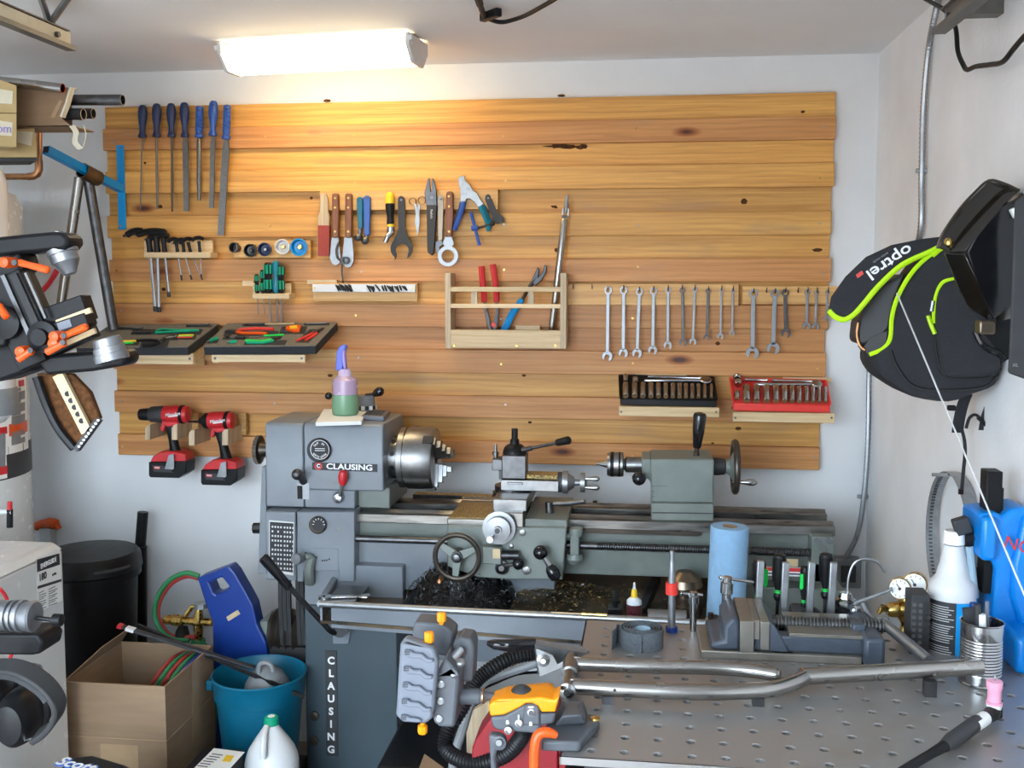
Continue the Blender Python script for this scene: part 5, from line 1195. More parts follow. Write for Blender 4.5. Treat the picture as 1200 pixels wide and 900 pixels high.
# ---- the two drills on their prongs
def drill(kind, label, hlabel, body, nose, bit, handle, batt, prongs, plate, tx):
    Y = -.135
    hd = thing('drill_holder', hlabel, 'tool rack', W(*P5(prongs[0][0], prongs[0][3]), -.04))
    for (x0, y0, x1, y1) in prongs:
        # end grain face near the viewer, prong runs back to the wall
        pts = [P5(x0, y0 + 22), P5(x0 + 12, y0 + 4), P5(x1, y0), P5(x1, y1), P5(x0, y1)]
        f = [W(*p, -.17) for p in pts]
        MB().prism(f, (0, .132, 0)).build('prong', MT['ply_up'], hd, bev=.002)
    MB().fb(*P5(plate[0], plate[1]), *P5(plate[2], plate[3]), -.055, .016).build('back_plate', MT['pine_strip'], hd)
    t = thing('cordless_drill', label, 'drill', W(*P5((batt[0] + batt[2]) / 2, batt[3]), Y))
    a, b_ = W(*P5(body[0], (body[1] + body[3]) / 2), Y), W(*P5(body[2], (body[1] + body[3]) / 2), Y); r = (W(*P5(0, body[1]), Y).z - W(*P5(0, body[3]), Y).z) / 2
    l = (b_ - a).length
    MB().lathe(a, b_ - a, [(0, r * .86), (.006, r * .98), (l * .5, r), (l * .8, r * .98), (l * .82, r * .9)], 20).build('motor_housing', MT['red'], t)
    MB().lathe(a, b_ - a, [(l * .68, r * 1.02), (l * .72, r * 1.05), (l * .80, r * 1.05), (l * .82, r * 1.0)], 20).build('housing_band', MT['black_plastic'], t)
    MB().lathe(a, b_ - a, [(l * .8, r * .97), (l * .96, r * .9), (l, r * .7)], 20).build('rear_cap', MT['red'], t)
    g = W(*P5(nose[0], (body[1] + body[3]) / 2), Y); gl = (a - g).length
    if kind == 0:
        MB().lathe(g, a - g, [(0, r * .45), (.004, r * .62), (gl * .3, r * .7), (gl * .45, r * .66)], 18).build('chuck', MT['black_plastic'], t)
        MB().lathe(g, a - g, [(gl * .45, r * .78), (gl * .5, r * .88), (gl * .95, r * .95), (gl + .002, r * .86)], 18).build('gear_collar', MT['charcoal'], t)
    else:
        MB().lathe(g, a - g, [(0, r * .3), (gl * .12, r * .42), (gl * .3, r * .48), (gl * .45, r * .72), (gl * .6, r * .86), (gl + .002, r * .9)], 18).build('nose_cone', MT['black_plastic'], t)
        MB().lathe(W(*P5(bit, (body[1] + body[3]) / 2 + 6), Y), a - g, [(0, .003), (.012, .004), (.03, .004), (.07, .006)], 6).build('driver_bit', MT['steel_black'], t)
    (hx0, hy0, hx1, hy1) = handle
    # grip: ovals down a slanting line
    rings = []
    for k in range(7):
        f = k / 6; c = W(*P5(hx0 + (hx1 - hx0) * f, hy0 + (hy1 - hy0) * f), Y); wx = .0185 + .003 * math.cos(f * 6.3); wy = .0165
        rings.append([c + Vector((wx * math.cos(2 * PI * j / 12), wy * math.sin(2 * PI * j / 12), 0)) for j in range(12)])
    MB().loft(rings).build('grip', MT['black_plastic'], t)
    c = W(*P5(hx0 - 40, hy0 + 15), Y); MB().box(c, (.016, .016, .03), Matrix.Rotation(.35, 3, 'Y')).build('trigger', MT['red'], t, bev=.004)
    MB().pp([P5(hx0 - 62, hy0 - 40), P5(hx0 + 50, hy0 - 40), P5(hx0 + 40, hy0 + 8), P5(hx0 - 20, hy0 + 18), P5(hx0 - 50, hy0 + 0)], Y - .018, .036).build('grip_neck', MT['red'], t, bev=.004)
    x0, y0, x1, y1 = batt; ys = y0 + (y1 - y0) * .40
    o_ = [P5(x0 + 8, ys), P5(x0 + 25, y0 + 30), P5(x0 + 70, y0 + 2), P5(x1 - 70, y0), P5(x1 - 8, y0 + 16), P5(x1, ys)]
    MB().pp(o_, Y - .034, .068).build('battery_foot', MT['red'], t, bev=.004)
    bt = MB().pp([P5(x0, ys), P5(x1, ys - 6), P5(x1 - 4, y1 - 28), P5(x1 - 45, y1), P5(x0 + 8, y1 - 4), P5(x0, y1 - 18)], Y - .037, .074).build('battery', MT['black_plastic'], t, bev=.003)
    MB().pp([P5(x0 + 22, ys + 20), P5(x0 + 100, ys + 24), P5(x0 + 145, ys + 62), P5(x0 + 30, ys + 56)], Y - .0385, .002).build('battery_label', MT['charcoal'], bt)
    MB().pp([P5(x0 + 30, ys + 24), P5(x0 + 68, ys + 26), P5(x0 + 66, ys + 42), P5(x0 + 32, ys + 40)], Y - .0395, .002).build('label_red', MT['red'], bt)
    text('M18', W(*P5(x0 + 50, ys + 33), Y - .041), (1, 0, 0), (0, 0, 1), .009, MT['ink_white'], bt)
    MB().pp([P5(x0 + 95, ys + 40), P5(x0 + 118, ys - 40), P5(x0 + 148, ys - 48), P5(x0 + 150, ys + 38), P5(x0 + 140, ys + 44)], Y - .046, .003).build('belt_clip', MT['alu'], t)
    text('Milwaukee', W(*P5(*tx), Y - r - .0015), (1, 0, .16), (0, 0, 1), .0155, MT['ink_white'], t, sx=.8)
    p, q = W(*P5(tx[0] - 25, tx[1] + 14), Y - r * .96 - .001), W(*P5(tx[0] + 32, tx[1] + 6), Y - r * .96 - .001)
    MB().beam(p, q, .003, .004).build('lettering_stroke', MT['ink_white'], t)
drill(0, 'red cordless drill with black chuck and battery hanging from two prongs', 'pair of plywood prongs holding the drill with the black chuck', (262, 76, 408, 180), (115,), 0, (300, 185, 332, 370), (170, 345, 392, 502),
      [(148, 188, 180, 278), (305, 186, 338, 278)], (400, 120, 462, 245), (312, 128))
drill(1, 'red cordless impact driver with pointed nose hanging from two prongs', 'pair of plywood prongs holding the pointed impact driver', (525, 112, 672, 216), (468,), 380, (590, 220, 632, 405), (476, 392, 692, 546),
      [(405, 218, 440, 312), (600, 215, 636, 310)], (670, 122, 742, 250), (574, 166))

# ---- on top of the headstock
ztop = zt
def ht(px, py): return H(px, py, ztop)
a, b_, c, d = ht(371, 492), ht(456, 489), ht(432, 492.5), ht(370, 494)
Q = zr(360, 390, 8.18)
p = [H(*Q(*q), ztop + .012) for q in [(160, 728), (580, 728), (520, 845), (80, 858)]]
tag(MB().prism(p, (0, 0, -.0115)).build('paper_stack', MT['paper'], bev=.001), 'small stack of white paper under the spray bottle', 'paper')
zp = ztop + .0125
base = H(*Q(340, 795), zp); base.y += .0; yb_ = base.y + .03
t = thing('spray_bottle', 'lilac and blue spray bottle half full of green liquid on the lathe', 'spray bottle', (base.x, yb_, zp))
def R_(px_w): return px_w / 2 / 8.18 * (yb_ + 3.45) / F * 1.0
zz = lambda py: W(*Q(340, py), yb_).z
zl_ = zz(588)
MT['bottle_lilac'] = mat('bottle_lilac', (.62, .46, .66), .25, var=.03, trans=.35)
MB().lathe((base.x, yb_, 0), (0, 0, 1), [(zp, R_(235)), (zp + .004, R_(258)), (zz(700), R_(268)), (zl_, R_(252))], 24).build('green_liquid', MT['green_liquid'], t)
MB().lathe((base.x, yb_, 0), (0, 0, 1), [(zl_ + .0005, R_(252)), (zz(480), R_(245)), (zz(450), R_(235)), (zz(425), R_(180)), (zz(410), R_(140))], 24).build('bottle_body', MT['bottle_lilac'], t)
MB().lathe((base.x, yb_, 0), (0, 0, 1), [(zz(412), R_(138)), (zz(365), R_(125)), (zz(345), R_(100))], 18).build('collar', MT['lilac'], t)
xx = lambda px: W(*Q(px, 300), yb_).x
hd = MB(); hd.prism([Vector((xx(px), yb_ - .013, zz(py))) for px, py in [(278, 360), (290, 190), (310, 140), (345, 110), (380, 112), (384, 140), (372, 170), (350, 360)]], (0, .026, 0)); hd.build('spray_head', MT['blue_trigger'], t, bev=.004)
MB().prism([Vector((xx(px), yb_ - .022, zz(py))) for px, py in [(352, 180), (378, 160), (384, 240), (392, 345), (366, 345), (352, 250)]], (0, .02, 0)).build('trigger', MT['purple'], t, bev=.003)
# calculator
zc_ = ztop + .0135
p = [H(*Q(*q), zc_) for q in [(590, 738), (798, 740), (735, 805), (512, 798)]]
t = thing('calculator', 'grey pocket calculator lying beside the spray bottle', 'calculator', p[3] - Vector((0, 0, .0135)))
MB().prism(p, (0, 0, -.013)).build('case', MT['grey_light'], t, bev=.002)
def bil(u, v): return p[3].lerp(p[2], u).lerp(p[0].lerp(p[1], u), v)
for i in range(5):
    for j in range(3):
        u0, v0 = .08 + i * .155, .2 + j * .25
        MB().prism([bil(u0, v0), bil(u0 + .11, v0), bil(u0 + .11, v0 + .17), bil(u0, v0 + .17)], (0, 0, .0015)).build('key', MT['charcoal'], t)
MB().prism([bil(.86, .15), bil(.97, .15), bil(.97, .9), bil(.86, .9)], (0, 0, .0008)).build('display', MT['oily'], t)
# index head
yd = -.30; c = W(*Q(560, 735), yd); rr_ = abs(W(*Q(640, 700), yd).x - W(*Q(470, 700), yd).x) / 2 * 1.05
z0_, z1_, z2_ = ztop + .001, W(*Q(560, 672), yd).z, W(*Q(560, 600), yd).z
t = thing('dial_fixture', 'grey indexing dial with black ball handle behind the spray bottle', 'dial', (c.x, yd, ztop + .001))
MB().lathe((c.x, yd, 0), (0, 0, 1), [(z0_, rr_), (z1_, rr_), (z1_ + .001, rr_ * .97), (z2_, rr_ * .94)], 32).build('drum', MT['grey_plastic'], t)
for k in range(16):
    th = 2 * PI * k / 16; MB().box((c.x + rr_ * math.cos(th), yd + rr_ * math.sin(th), (z0_ + z1_) / 2 + .004), (.010, .010, .012), Matrix.Rotation(th, 3, 'Z')).build('scale_block', MT['ink' if k % 2 else 'ink_white'], t)
MB().cyl((c.x, yd, z2_), W(*Q(640, 590), yd), .006, n=8).build('arm', MT['steel_black'], t)
MB().lathe(W(*Q(625, 598), yd), W(*Q(728, 545), yd) - W(*Q(625, 598), yd), [(0, .005), (.012, .012), (.026, .0155), (.036, .012), (.041, .003)], 16).build('ball_handle', MT['black_gloss'], t)
MB().ball(W(*Q(205, 605), yd), .012).build('ball_handle', MT['black_gloss'], t)
MB().cyl((c.x, yd, z2_ - .004), W(*Q(205, 605), yd), .005, n=8).build('arm', MT['steel_black'], t)
# ================================================================ the welding table and what stands on it
N5 = zr(640, 640, 3.4625); M5 = zr(440, 680, 3.75); O5 = zr(900, 520, 2.37); U5 = zr(1020, 620, 5); V5 = zr(860, 620, 5.295); T5 = zr(700, 650, 6); B6 = zr(460, 690, 4.2875)
TZ = CAM.z - .7283
TH = .012
rot_ = -.0127; hx, hy = -.0654, 1.5379 - 3.45
def hole_at(a, b): return Vector((hx + .0508 * (a * math.cos(rot_) - b * math.sin(rot_)), hy + .0508 * (a * math.sin(rot_) + b * math.cos(rot_)), TZ))
tb = thing('welding_table', 'steel welding table with a grid of round holes in its thick top', 'table', (.35, -1.5, 0))
tu = Vector((math.cos(rot_), math.sin(rot_), 0)); tv = Vector((-tu.y, tu.x, 0))
pitch = .0508
# top: one cell per hole (8-gon rim in a square), clipped to the table's outline
A0, B0 = -1, -1
NA, NB = 17, 14
xr = WR - .012
def table_top():
    b = MB(); n = 12; rH = .0079
    o = hole_at(0, 0)
    def P(u, v, z=0): return o + tu * (u * pitch) + tv * (v * pitch) + Vector((0, 0, z))
    u0, u1, v0, v1 = -.92, NA - .5, -.55, 11.9
    # plate edges
    for i in range(-1, NA):
        for j in range(-1, NB):
            ua, ub, va, vb = max(i - .5, u0), min(i + .5, u1), max(j - .5, v0), min(j + .5, v1)
            if ub <= ua or vb <= va: continue
            hole = (i - rH / pitch > u0 and i + rH / pitch < u1 and j - rH / pitch > v0 and j + rH / pitch < v1)
            if not hole:
                b.add([P(ua, va), P(ub, va), P(ub, vb), P(ua, vb)], [(0, 1, 2, 3)]); continue
            vs = []; ring = []; outer = []
            for k in range(n):
                th = 2 * PI * k / n; cx, cy = math.cos(th), math.sin(th)
                ring.append(P(i + cx * rH / pitch, j + cy * rH / pitch))
                m = max(abs(cx), abs(cy)); ex, ey = cx / m * .5, cy / m * .5
                outer.append(P(min(max(i + ex, ua), ub), min(max(j + ey, va), vb)))
            cen = P(i, j); mid = [cen + (p - cen) * .86 - Vector((0, 0, .0012)) for p in ring]; low = [p - Vector((0, 0, TH - .0012)) for p in mid]
            cs = [P(ub, vb), P(ua, vb), P(ua, va), P(ub, va)]
            fs = []
            base_n = n
            vs = ring + outer + low + cs + mid; mo = 3 * n + 4
            for k in range(n):
                k2 = (k + 1) % n
                th1, th2 = 2 * PI * k / n, 2 * PI * (k + 1) / n
                corner = None
                for ci in range(4):
                    tc_ = PI / 4 + ci * PI / 2
                    if th1 < tc_ - 1e-6 and th2 > tc_ + 1e-6: corner = ci
                if corner is None: fs.append((k, n + k, n + k2, k2))
                else: fs.append((k, n + k, 3 * n + corner, n + k2, k2))
                fs.append((k2, mo + k2, mo + k, k)); fs.append((mo + k2, 2 * n + k2, 2 * n + k, mo + k))
            b.add(vs, fs)
    return b, P, (u0, u1, v0, v1)
b, PT, (u0, u1, v0, v1) = table_top()
me_o = b.build('table_top', MT['table_steel'], tb)
bm = bmesh.new(); bm.from_mesh(me_o.data); bmesh.ops.remove_doubles(bm, verts=bm.verts, dist=1e-5); bmesh.ops.recalc_face_normals(bm, faces=bm.faces)
for f in bm.faces:
    if abs(f.normal.z) > .9 and f.normal.z < 0: f.normal_flip()
    f.smooth = False
bm.to_mesh(me_o.data); bm.free()
cs = [PT(u0, v0), PT(u1, v0), PT(u1, v1), PT(u0, v1)]
for i in range(4):
    p, q = cs[i], cs[(i + 1) % 4]; nn = (q - p).cross(Vector((0, 0, 1))).normalized()
    MB().prism([p, q, q - Vector((0, 0, TH)), p - Vector((0, 0, TH))], -nn * .003).build('top_edge', MT['table_steel'], tb)
# under the top: rails and legs
for (u, v) in ((0.3, .2), (NA - 1.5, .2), (0.3, 9.3), (NA - 1.5, 9.3)):
    p = PT(u, v); MB().bb((p.x - .025, p.y - .025, 0), (p.x + .025, p.y + .025, TZ - TH)).build('leg', MT['charcoal'], tb)
MB().prism([PT(u0 + .06, v0 + .06, -.05), PT(u1 - .06, v0 + .06, -.05), PT(u1 - .06, v1 - .06, -.05), PT(u0 + .06, v1 - .06, -.05)], (0, 0, -.010)).build('hole_shade_sheet', MT['black_plastic'], tb)  # added black sheet, stands in for the shade below the holes
p, q = PT(.6, .12, -TH - .035), PT(NA - 1, .12, -TH - .035); MB().beam(p, q, .012, .07).build('apron_rail', MT['black_plastic'], tb)
for px in (695, 717):
    c = W(px, 890, PT(.6, .12).y - .012); MB().lathe(c, (0, -1, 0), [(-.004, .009), (.002, .009), (.006, .006)], 12).build('bolt', MT['alu'], tb)
MB().cyl(PT(.15, .0, -TH), PT(.15, .0, -.5), .007, n=10).build('brace_rod', MT['galv'], tb)
def tt(px, py, dz=0): return H(px, py, TZ + dz)

# ---- bent fork of raw tubes
fk = thing('tube_fork', 'welded Y of polished raw steel tubes lying across the table', 'bicycle frame', tt(940, 810))
r = .0185; hgt = TZ + .026
def ft(px, py, z=0): return H(px, py, hgt + z)
q = lambda *p: ft(*N5(*p))
MB().tube(spline([q(118, 478), q(400, 488), q(650, 493), q(780, 500), q(880, 512), q(950, 525)], 8), [.0125] * 38 + [.0115, .0105, .009], 16).build('chainstay', MT['raw_tube'], fk)
MB().tube(spline([q(110, 570), q(350, 582), q(600, 592), q(820, 588), q(920, 580), q(1000, 556), q(1046, 535)], 8), .0135, 16).build('chainstay', MT['raw_tube'], fk)
for x, y in ((279, 580), (430, 583), (580, 586)):
    c = q(x, y); dv = (CAM - c).normalized(); c2 = c + Vector((0, -1, .25)).normalized() * .0135
    MB().cyl(c2, c2 + Vector((0, -1, .25)).normalized() * .0005, .0028, n=10).build('drilled_hole', MT['hole_dark'], fk)
e0, e1 = q(1030, 530), ft(1150, 781, .02)
MB().tube([e0, e0.lerp(e1, .5), e1], .0145, 20).build('main_tube', MT['raw_tube'], fk)
dv = (e1 - e0).normalized(); MB().cyl(e1, e1 + dv * .0006, .0128, n=20).build('tube_opening', MT['hole_dark'], fk)
MB().torus(q(1042, 530), dv, .0145, .0012, 20, 6).build('weld_bead', MT['copper'], fk)
MB().torus(q(945, 523), Vector((1, -.3, 0)), .0095, .0012, 18, 6).build('weld_bead', MT['copper'], fk)
d0, d1 = q(105, 440), q(85, 590)
MB().tube([d0, d0.lerp(d1, .2), d0.lerp(d1, .21), d0.lerp(d1, .55), d0.lerp(d1, .56), d0.lerp(d1, .75), d0.lerp(d1, .76), d1], [.009, .0115, .0145, .0145, .011, .011, .013, .012], 16).build('dummy_axle', MT['steel'], fk)
MB().lathe(d1, d1 - d0, [(-.004, .0145), (0, .0145), (.002, .011), (.003, .006), (.008, .006)], 16).build('axle_cap', MT['chrome'], fk)
for y in (455, 575): 
    c = q(118, 478 if y < 500 else 570); MB().box(c, (.02, .005, .028)).build('dropout', MT['raw_tube'], fk, bev=.002)
for px, py in (N5(650, 545), N5(700, 585), N5(870, 590), (1085, 790)):
    p = tt(px, py); zz_ = hgt - .019 + (.01 if px > 1000 else 0)
    pass
for (px, py, zz_) in ((*N5(250, 576), 0), (*N5(860, 584), 0), (1090, 789, .014)):
    p = ft(px, py, zz_); MB().bb((p.x - .010, p.y - .008, TZ), (p.x + .010, p.y + .008, p.z - .012)).build('fixture_block', MT['steel_dark'], fk)

# ---- machine vise
vs = thing('drill_press_vise', 'blue-grey machine vise with long threaded screw on the table', 'vise', tt(930, 772))
z0 = TZ
def vb(pts_px, ytop_z, m, nm, th=None): pass
MGv, MJ = MT['vise_grey'], MT['vise_jaw']
yv = tt(*V5(420, 830)).y  # front of the base
zb1 = W(*V5(420, 780), yv).z
MB().bb((W(*N5(628, 440), yv).x, yv, z0), (W(*V5(798, 800), yv).x, yv + .15, zb1)).build('base_plate', MJ, vs, bev=.002)
zb2 = zb1 + .03
MB().bb((W(*V5(85, 740), yv + .012).x, yv + .012, zb1), (W(*V5(860, 740), yv + .012).x, yv + .045, zb2)).build('slide_rail', MGv, vs, bev=.003)
MB().bb((W(*V5(85, 740), yv + .012).x, yv + .10, zb1), (W(*V5(860, 740), yv + .012).x, yv + .138, zb2)).build('slide_rail', MGv, vs, bev=.003)
MB().bb((W(*V5(345, 700), yv + .01).x, yv + .010, zb2), (W(*V5(860, 700), yv + .01).x, yv + .14, zb2 + .007)).build('slide_cap', MJ, vs, bev=.001)
MB().bb((W(*V5(800, 760), yv).x, yv - .01, z0), (W(*V5(935, 760), yv).x, yv + .155, zb2 + .01)).build('screw_block', MGv, vs, bev=.008)
zj = W(*V5(200, 572), yv + .006).z
xa = lambda px: W(*V5(px, 650), yv + .006).x
# moving jaw
MB().prism([Vector((xa(220), yv + .006, zj)), Vector((xa(250), yv + .006, zj - .008)), Vector((xa(330), yv + .006, zj - .05)), Vector((xa(362), yv + .006, zj - .065)), Vector((xa(362), yv + .006, zb1 + .001)), Vector((xa(220), yv + .006, zb1 + .001))], (0, .135, 0)).build('moving_jaw', MGv, vs, bev=.005)
MB().bb((xa(163), yv + .001, W(*V5(180, 752), yv).z), (xa(219), yv + .145, zj)).build('jaw_plate', MJ, vs, bev=.001)
MB().bb((xa(122), yv + .004, W(*V5(140, 690), yv).z), (xa(160), yv + .142, zj + .001)).build('jaw_plate', MJ, vs, bev=.001)
MB().bb((xa(36), yv - .003, zb1), (xa(122), yv + .145, zj + .001)).build('fixed_jaw_face', MJ, vs, bev=.001)
xn = lambda px: W(*N5(px, 380), yv + .006).x
zn_ = lambda py: W(*N5(750, py), yv + .006).z
MB().prism([Vector((xn(785), yv + .006, zj)), Vector((xn(755), yv + .006, zn_(290))), Vector((xn(722), yv + .006, zn_(330))), Vector((xn(722), yv + .006, zn_(385))), Vector((xn(670), yv + .006, zn_(395))), Vector((xn(668), yv + .006, zb1)), Vector((xn(785), yv + .006, zb1))], (0, .135, 0)).build('fixed_jaw', MGv, vs, bev=.006)
# screw, behind the moving jaw and level
zs_ = W(*V5(500, 585), yv + .07)
s0, s1 = W(*V5(262, 578), yv + .07), W(*V5(950, 588), yv + .07); s1.z = s0.z
MB().tube([s0 - Vector((.02, 0, 0)), s1], .0105, 14).build('screw', MT['steel_dark'], vs)
b = MB(); x = s0.x
while x < s1.x - .006: b.lathe((x, s0.y, s0.z), (1, 0, 0), [(0, .0105), (.0015, .0145), (.003, .0145), (.0045, .0105)], 14, False); x += .0068
b.build('screw_thread', MT['steel'], vs)['kind'] = 'stuff'
MB().bb((s1.x - .07, s0.y - .03, zb2), (s1.x - .045, s0.y + .03, s0.z + .012)).build('screw_nut', MGv, vs, bev=.004)
hb = tt(1078, 772, .012)
MB().cyl(s1 + Vector((-.004, .008, .004)), Vector((hb.x, s0.y - .11, TZ + .03)), .0105, n=14).build('handle_bar', MT['alu'], vs)

# ---- screwdrivers behind posts
yk = yv + .160
for i, (x, y0, y1, lb) in enumerate([(167, 195, 480, 'first of the four grey upright bars, rising behind the vise jaw'), (322, 205, 560, 'second of the four grey upright bars behind the vise screw'), (484, 203, 560, 'third of the four grey upright bars, shortest screwdriver beside it'), (618, 205, 562, 'last of the four grey upright bars, beside the tallest screwdriver')]):
    p = W(*V5(x, y0), yk); zb_k = TZ
    t_ = tag(MB().beam((p.x - .004, yk, TZ), (p.x, yk, p.z), .0145, .012, up=(0, 1, 0)).build('upright_bar', MT['galv'], bev=.002), lb, 'bar', 'four upright bars of the vise')
for i, (x, y0, y1, xb, hw, gx, lb) in enumerate([(158, 192, 470, 150, 84, 1, 'black and green screwdriver behind the first upright bar'), (284, 155, 440, 272, 82, 1, 'tall black and green screwdriver behind the second upright bar'), (444, 228, 500, 432, 60, -1, 'shorter slim black and green screwdriver behind the third upright bar'), (572, 150, 430, 568, 84, 1, 'tallest black and green screwdriver behind the last upright bar')]):
    yy = yk + .026; a, c = W(*V5(x, y0), yy), W(*V5(xb, y1), yy); k = hw / 2 / 5.295 * (yy + 3.45) / F; l = (a - c).length; d = c - a
    t = thing('screwdriver', lb, 'screwdriver', (c.x, yy, TZ), 'black and green screwdrivers behind the vise')
    MB().lathe(a, d, [(0, k * .6), (l * .02, k * .88), (l * .07, k * .92), (l * .09, k * 1.02), (l * .14, k), (l * .5, k), (l * .62, k * .72), (l * .72, k * .55), (l * .82, k * .5), (l * .86, k * .62), (l * .92, k * .72), (l, k * .5)], 16).build('handle', MT['black_plastic'], t)
    e = Vector((gx * .72, -.70, 0)).normalized(); u = d.normalized(); s_ = u.cross(e)
    MB().prism([a + u * l * f + e * k * .9 + s_ * w_ * k for f, w_ in ((.17, -.35), (.17, .35), (.48, .4), (.53, 0), (.48, -.4))], e * k * .16).build('grip_panel', MT['green_bright'], t)
    e2 = Vector((-.45 if gx > 0 else .8, -.7, 0)).normalized(); s2 = u.cross(e2)
    if i == 0: MB().prism([a + u * l * f + Vector((1, -.3, 0)).normalized() * k * .9 + s_ * w_ * k for f, w_ in ((.2, -.4), (.2, .4), (.55, .4), (.6, 0), (.55, -.4))], Vector((k * .16, 0, 0))).build('grip_panel', MT['green_bright'], t)
    for f in (.77, .81): MB().lathe(a + u * l * f, u, [(0, k * .56), (.0025, k * .56)], 16).build('grip_ring', MT['green_bright'], t)
    MB().cyl(c, (c.x - .002, yy, TZ + .001), .0038, n=8).build('shaft', MT['steel_black'], t)
# hub and clamp bits behind
t = thing('hose_fitting', 'black and chrome hose fitting with wire stalk beside the upright bars', 'fitting', W(*V5(690, 560), yk + .012)); t.location.z = TZ
c = W(*V5(690, 540), yk + .012)
MB().lathe((c.x, c.y, TZ), (0, 0, 1), [(0, .02), (.01, .022), (.055, .02), (.06, .015)], 16).build('body', MT['black_plastic'], t)
MB().lathe((c.x, c.y, TZ + .058), (0, 0, 1), [(0, .019), (.014, .021), (.018, .015), (.028, .012)], 8).build('nut', MT['chrome'], t)
MB().tube(spline([Vector((c.x + .004, c.y, TZ + .08)), W(*V5(712, 300), c.y), W(*V5(745, 215), c.y), W(*V5(810, 185), c.y), W(*V5(890, 205), c.y), W(*V5(940, 268), c.y)], 6), .0028, 8).build('wire_stalk', MT['alu'], t)
t = thing('pipe_clamp', 'small chrome clamp with yellow tag beside the hose fitting', 'clamp', W(*V5(745, 545), yk)); t.location.z = TZ
c = W(*V5(748, 540), yk); MB().lathe((c.x, yk, TZ), (0, 0, 1), [(0, .022), (.045, .021), (.05, .014), (.06, .012)], 12).build('body', MT['chrome'], t)
MB().beam(W(*V5(685, 545), yk - .022), W(*V5(765, 535), yk - .022), .004, .008).build('yellow_tag', MT['yellow'], t)
t = thing('coiled_fitting', 'dark grey pipe fitting lying behind the third upright bar', 'fitting', W(*V5(400, 555), yk + .028)); t.location.z = TZ
MB().lathe(W(*V5(350, 505), yk + .028) , W(*V5(440, 525), yk + .028) - W(*V5(350, 505), yk + .028), [(0, .014), (.01, .018), (.05, .017), (.06, .012)], 14).build('barrel', MT['charcoal'], t)
cz = W(*V5(370, 490), yk + .028); MB().bb((cz.x - .0, cz.y - .01, TZ), (cz.x + .04, cz.y + .02, cz.z - .01)).build('foot', MT['charcoal'], t)

# ---- paper towel, clamps, marker, bottles
def stand(px, py): return tt(px, py)
yt_ = -.70; r_ = abs(W(865, 660, yt_).x - W(820, 660, yt_).x) / 2 * 1.0
xc_ = W(840.5, 700, yt_).x
t = thing('paper_towel_roll', 'tall roll of blue shop towels standing in the lathe tray behind the table', 'paper towel', (xc_, yt_, zb_ + .009))
zt_ = W(843, 616, yt_).z
MB().lathe((xc_, yt_, 0), (.03, 0, 1), [(zb_ + .009, r_), (zt_ - .002, r_ * 1.0), (zt_, r_ * .96), (zt_, r_ * .42), (zt_ - .03, r_ * .4)], 36).build('towel', MT['towel_blue'], t)
MB().lathe((xc_, yt_, 0), (.03, 0, 1), [(zt_ - .02, r_ * .40), (zt_ + .0005, r_ * .40), (zt_ + .0005, r_ * .34), (zt_ - .02, r_ * .34)], 24).build('core', MT['card'], t)
# marker gauge
p = tt(787, 740); yy = p.y; W_ = lambda a, b: W(*T5(a, b), yy)
t = thing('marker_gauge', 'steel rod with bright orange collar standing upright on the table', 'rod', p)
MB().lathe(p, W_(525, 88) - p, [(0, .011), (.008, .011), (.010, .008), (.06, .0075), (.12, .0075), (.145, .0055), (.15, .0045), (.158, .0055), (.168, .005), (.17, .002)], 14).build('rod', MT['alu'], t)
MB().cyl(p + Vector((0, 0, .0)), p + Vector((0, 0, .010)), .0125, n=16).build('foot', MT['blue_plastic'], t)
MB().cyl(W_(523, 275), W_(524, 196), .0128, n=14).build('collar', MT['red_tray'], t)
MB().beam(W_(543, 500), W_(543, 170), .003, .004, up=(0, 1, 0)).build('red_strip', MT['red'], t)
for (b0, top, bl, br, lb, r0) in [((672, 537), (677, 262), (590, 272), (742, 284), 'small chrome T-handled clamp screw standing before the towel roll', .0085), ((893, 560), (915, 155), (868, 160), (1100, 195), 'taller chrome T-handled clamp screw beside the vise', .0095)]:
    p = tt(*T5(*b0)); yy = p.y
    t = thing('clamp_screw', lb, 'clamp', p, 'T-handled clamp screws')
    q = W_(*top); l = (q - p).length
    MB().lathe(p, q - p, [(0, r0 * .7), (.004, r0 * .8), (l * .7, r0), (l * .72, r0 * 1.35), (l * .9, r0 * 1.35), (l * .92, r0), (l, r0)], 14).build('barrel', MT['chrome'], t)
    MB().tube([W_(*bl), W_(*br)], r0 * .35, 8).build('tommy_bar', MT['chrome'], t)
    MB().ball(W_(*bl), r0 * .5, 8, 6).build('bar_end', MT['chrome'], t)
t = thing('rubber_clamp', 'small black rubber clamp foot between towel roll and vise', 'clamp', tt(*T5(800, 555)))
p = tt(*T5(800, 550)); MB().prism([W(*T5(*a), p.y) for a in [(752, 555), (770, 500), (788, 455), (862, 455), (868, 500), (830, 520), (812, 556)]], (0, .035, 0)).build('foot', MT['black_plastic'], t, bev=.004)
MB().cyl(W(*T5(798, 460), p.y + .016), W(*T5(798, 410), p.y + .016), .006, n=10).build('stem', MT['black_plastic'], t); MB().cyl(W(*T5(800, 462), p.y + .016), W(*T5(800, 450), p.y + .016), .012, n=10).build('nut', MT['chrome'], t)
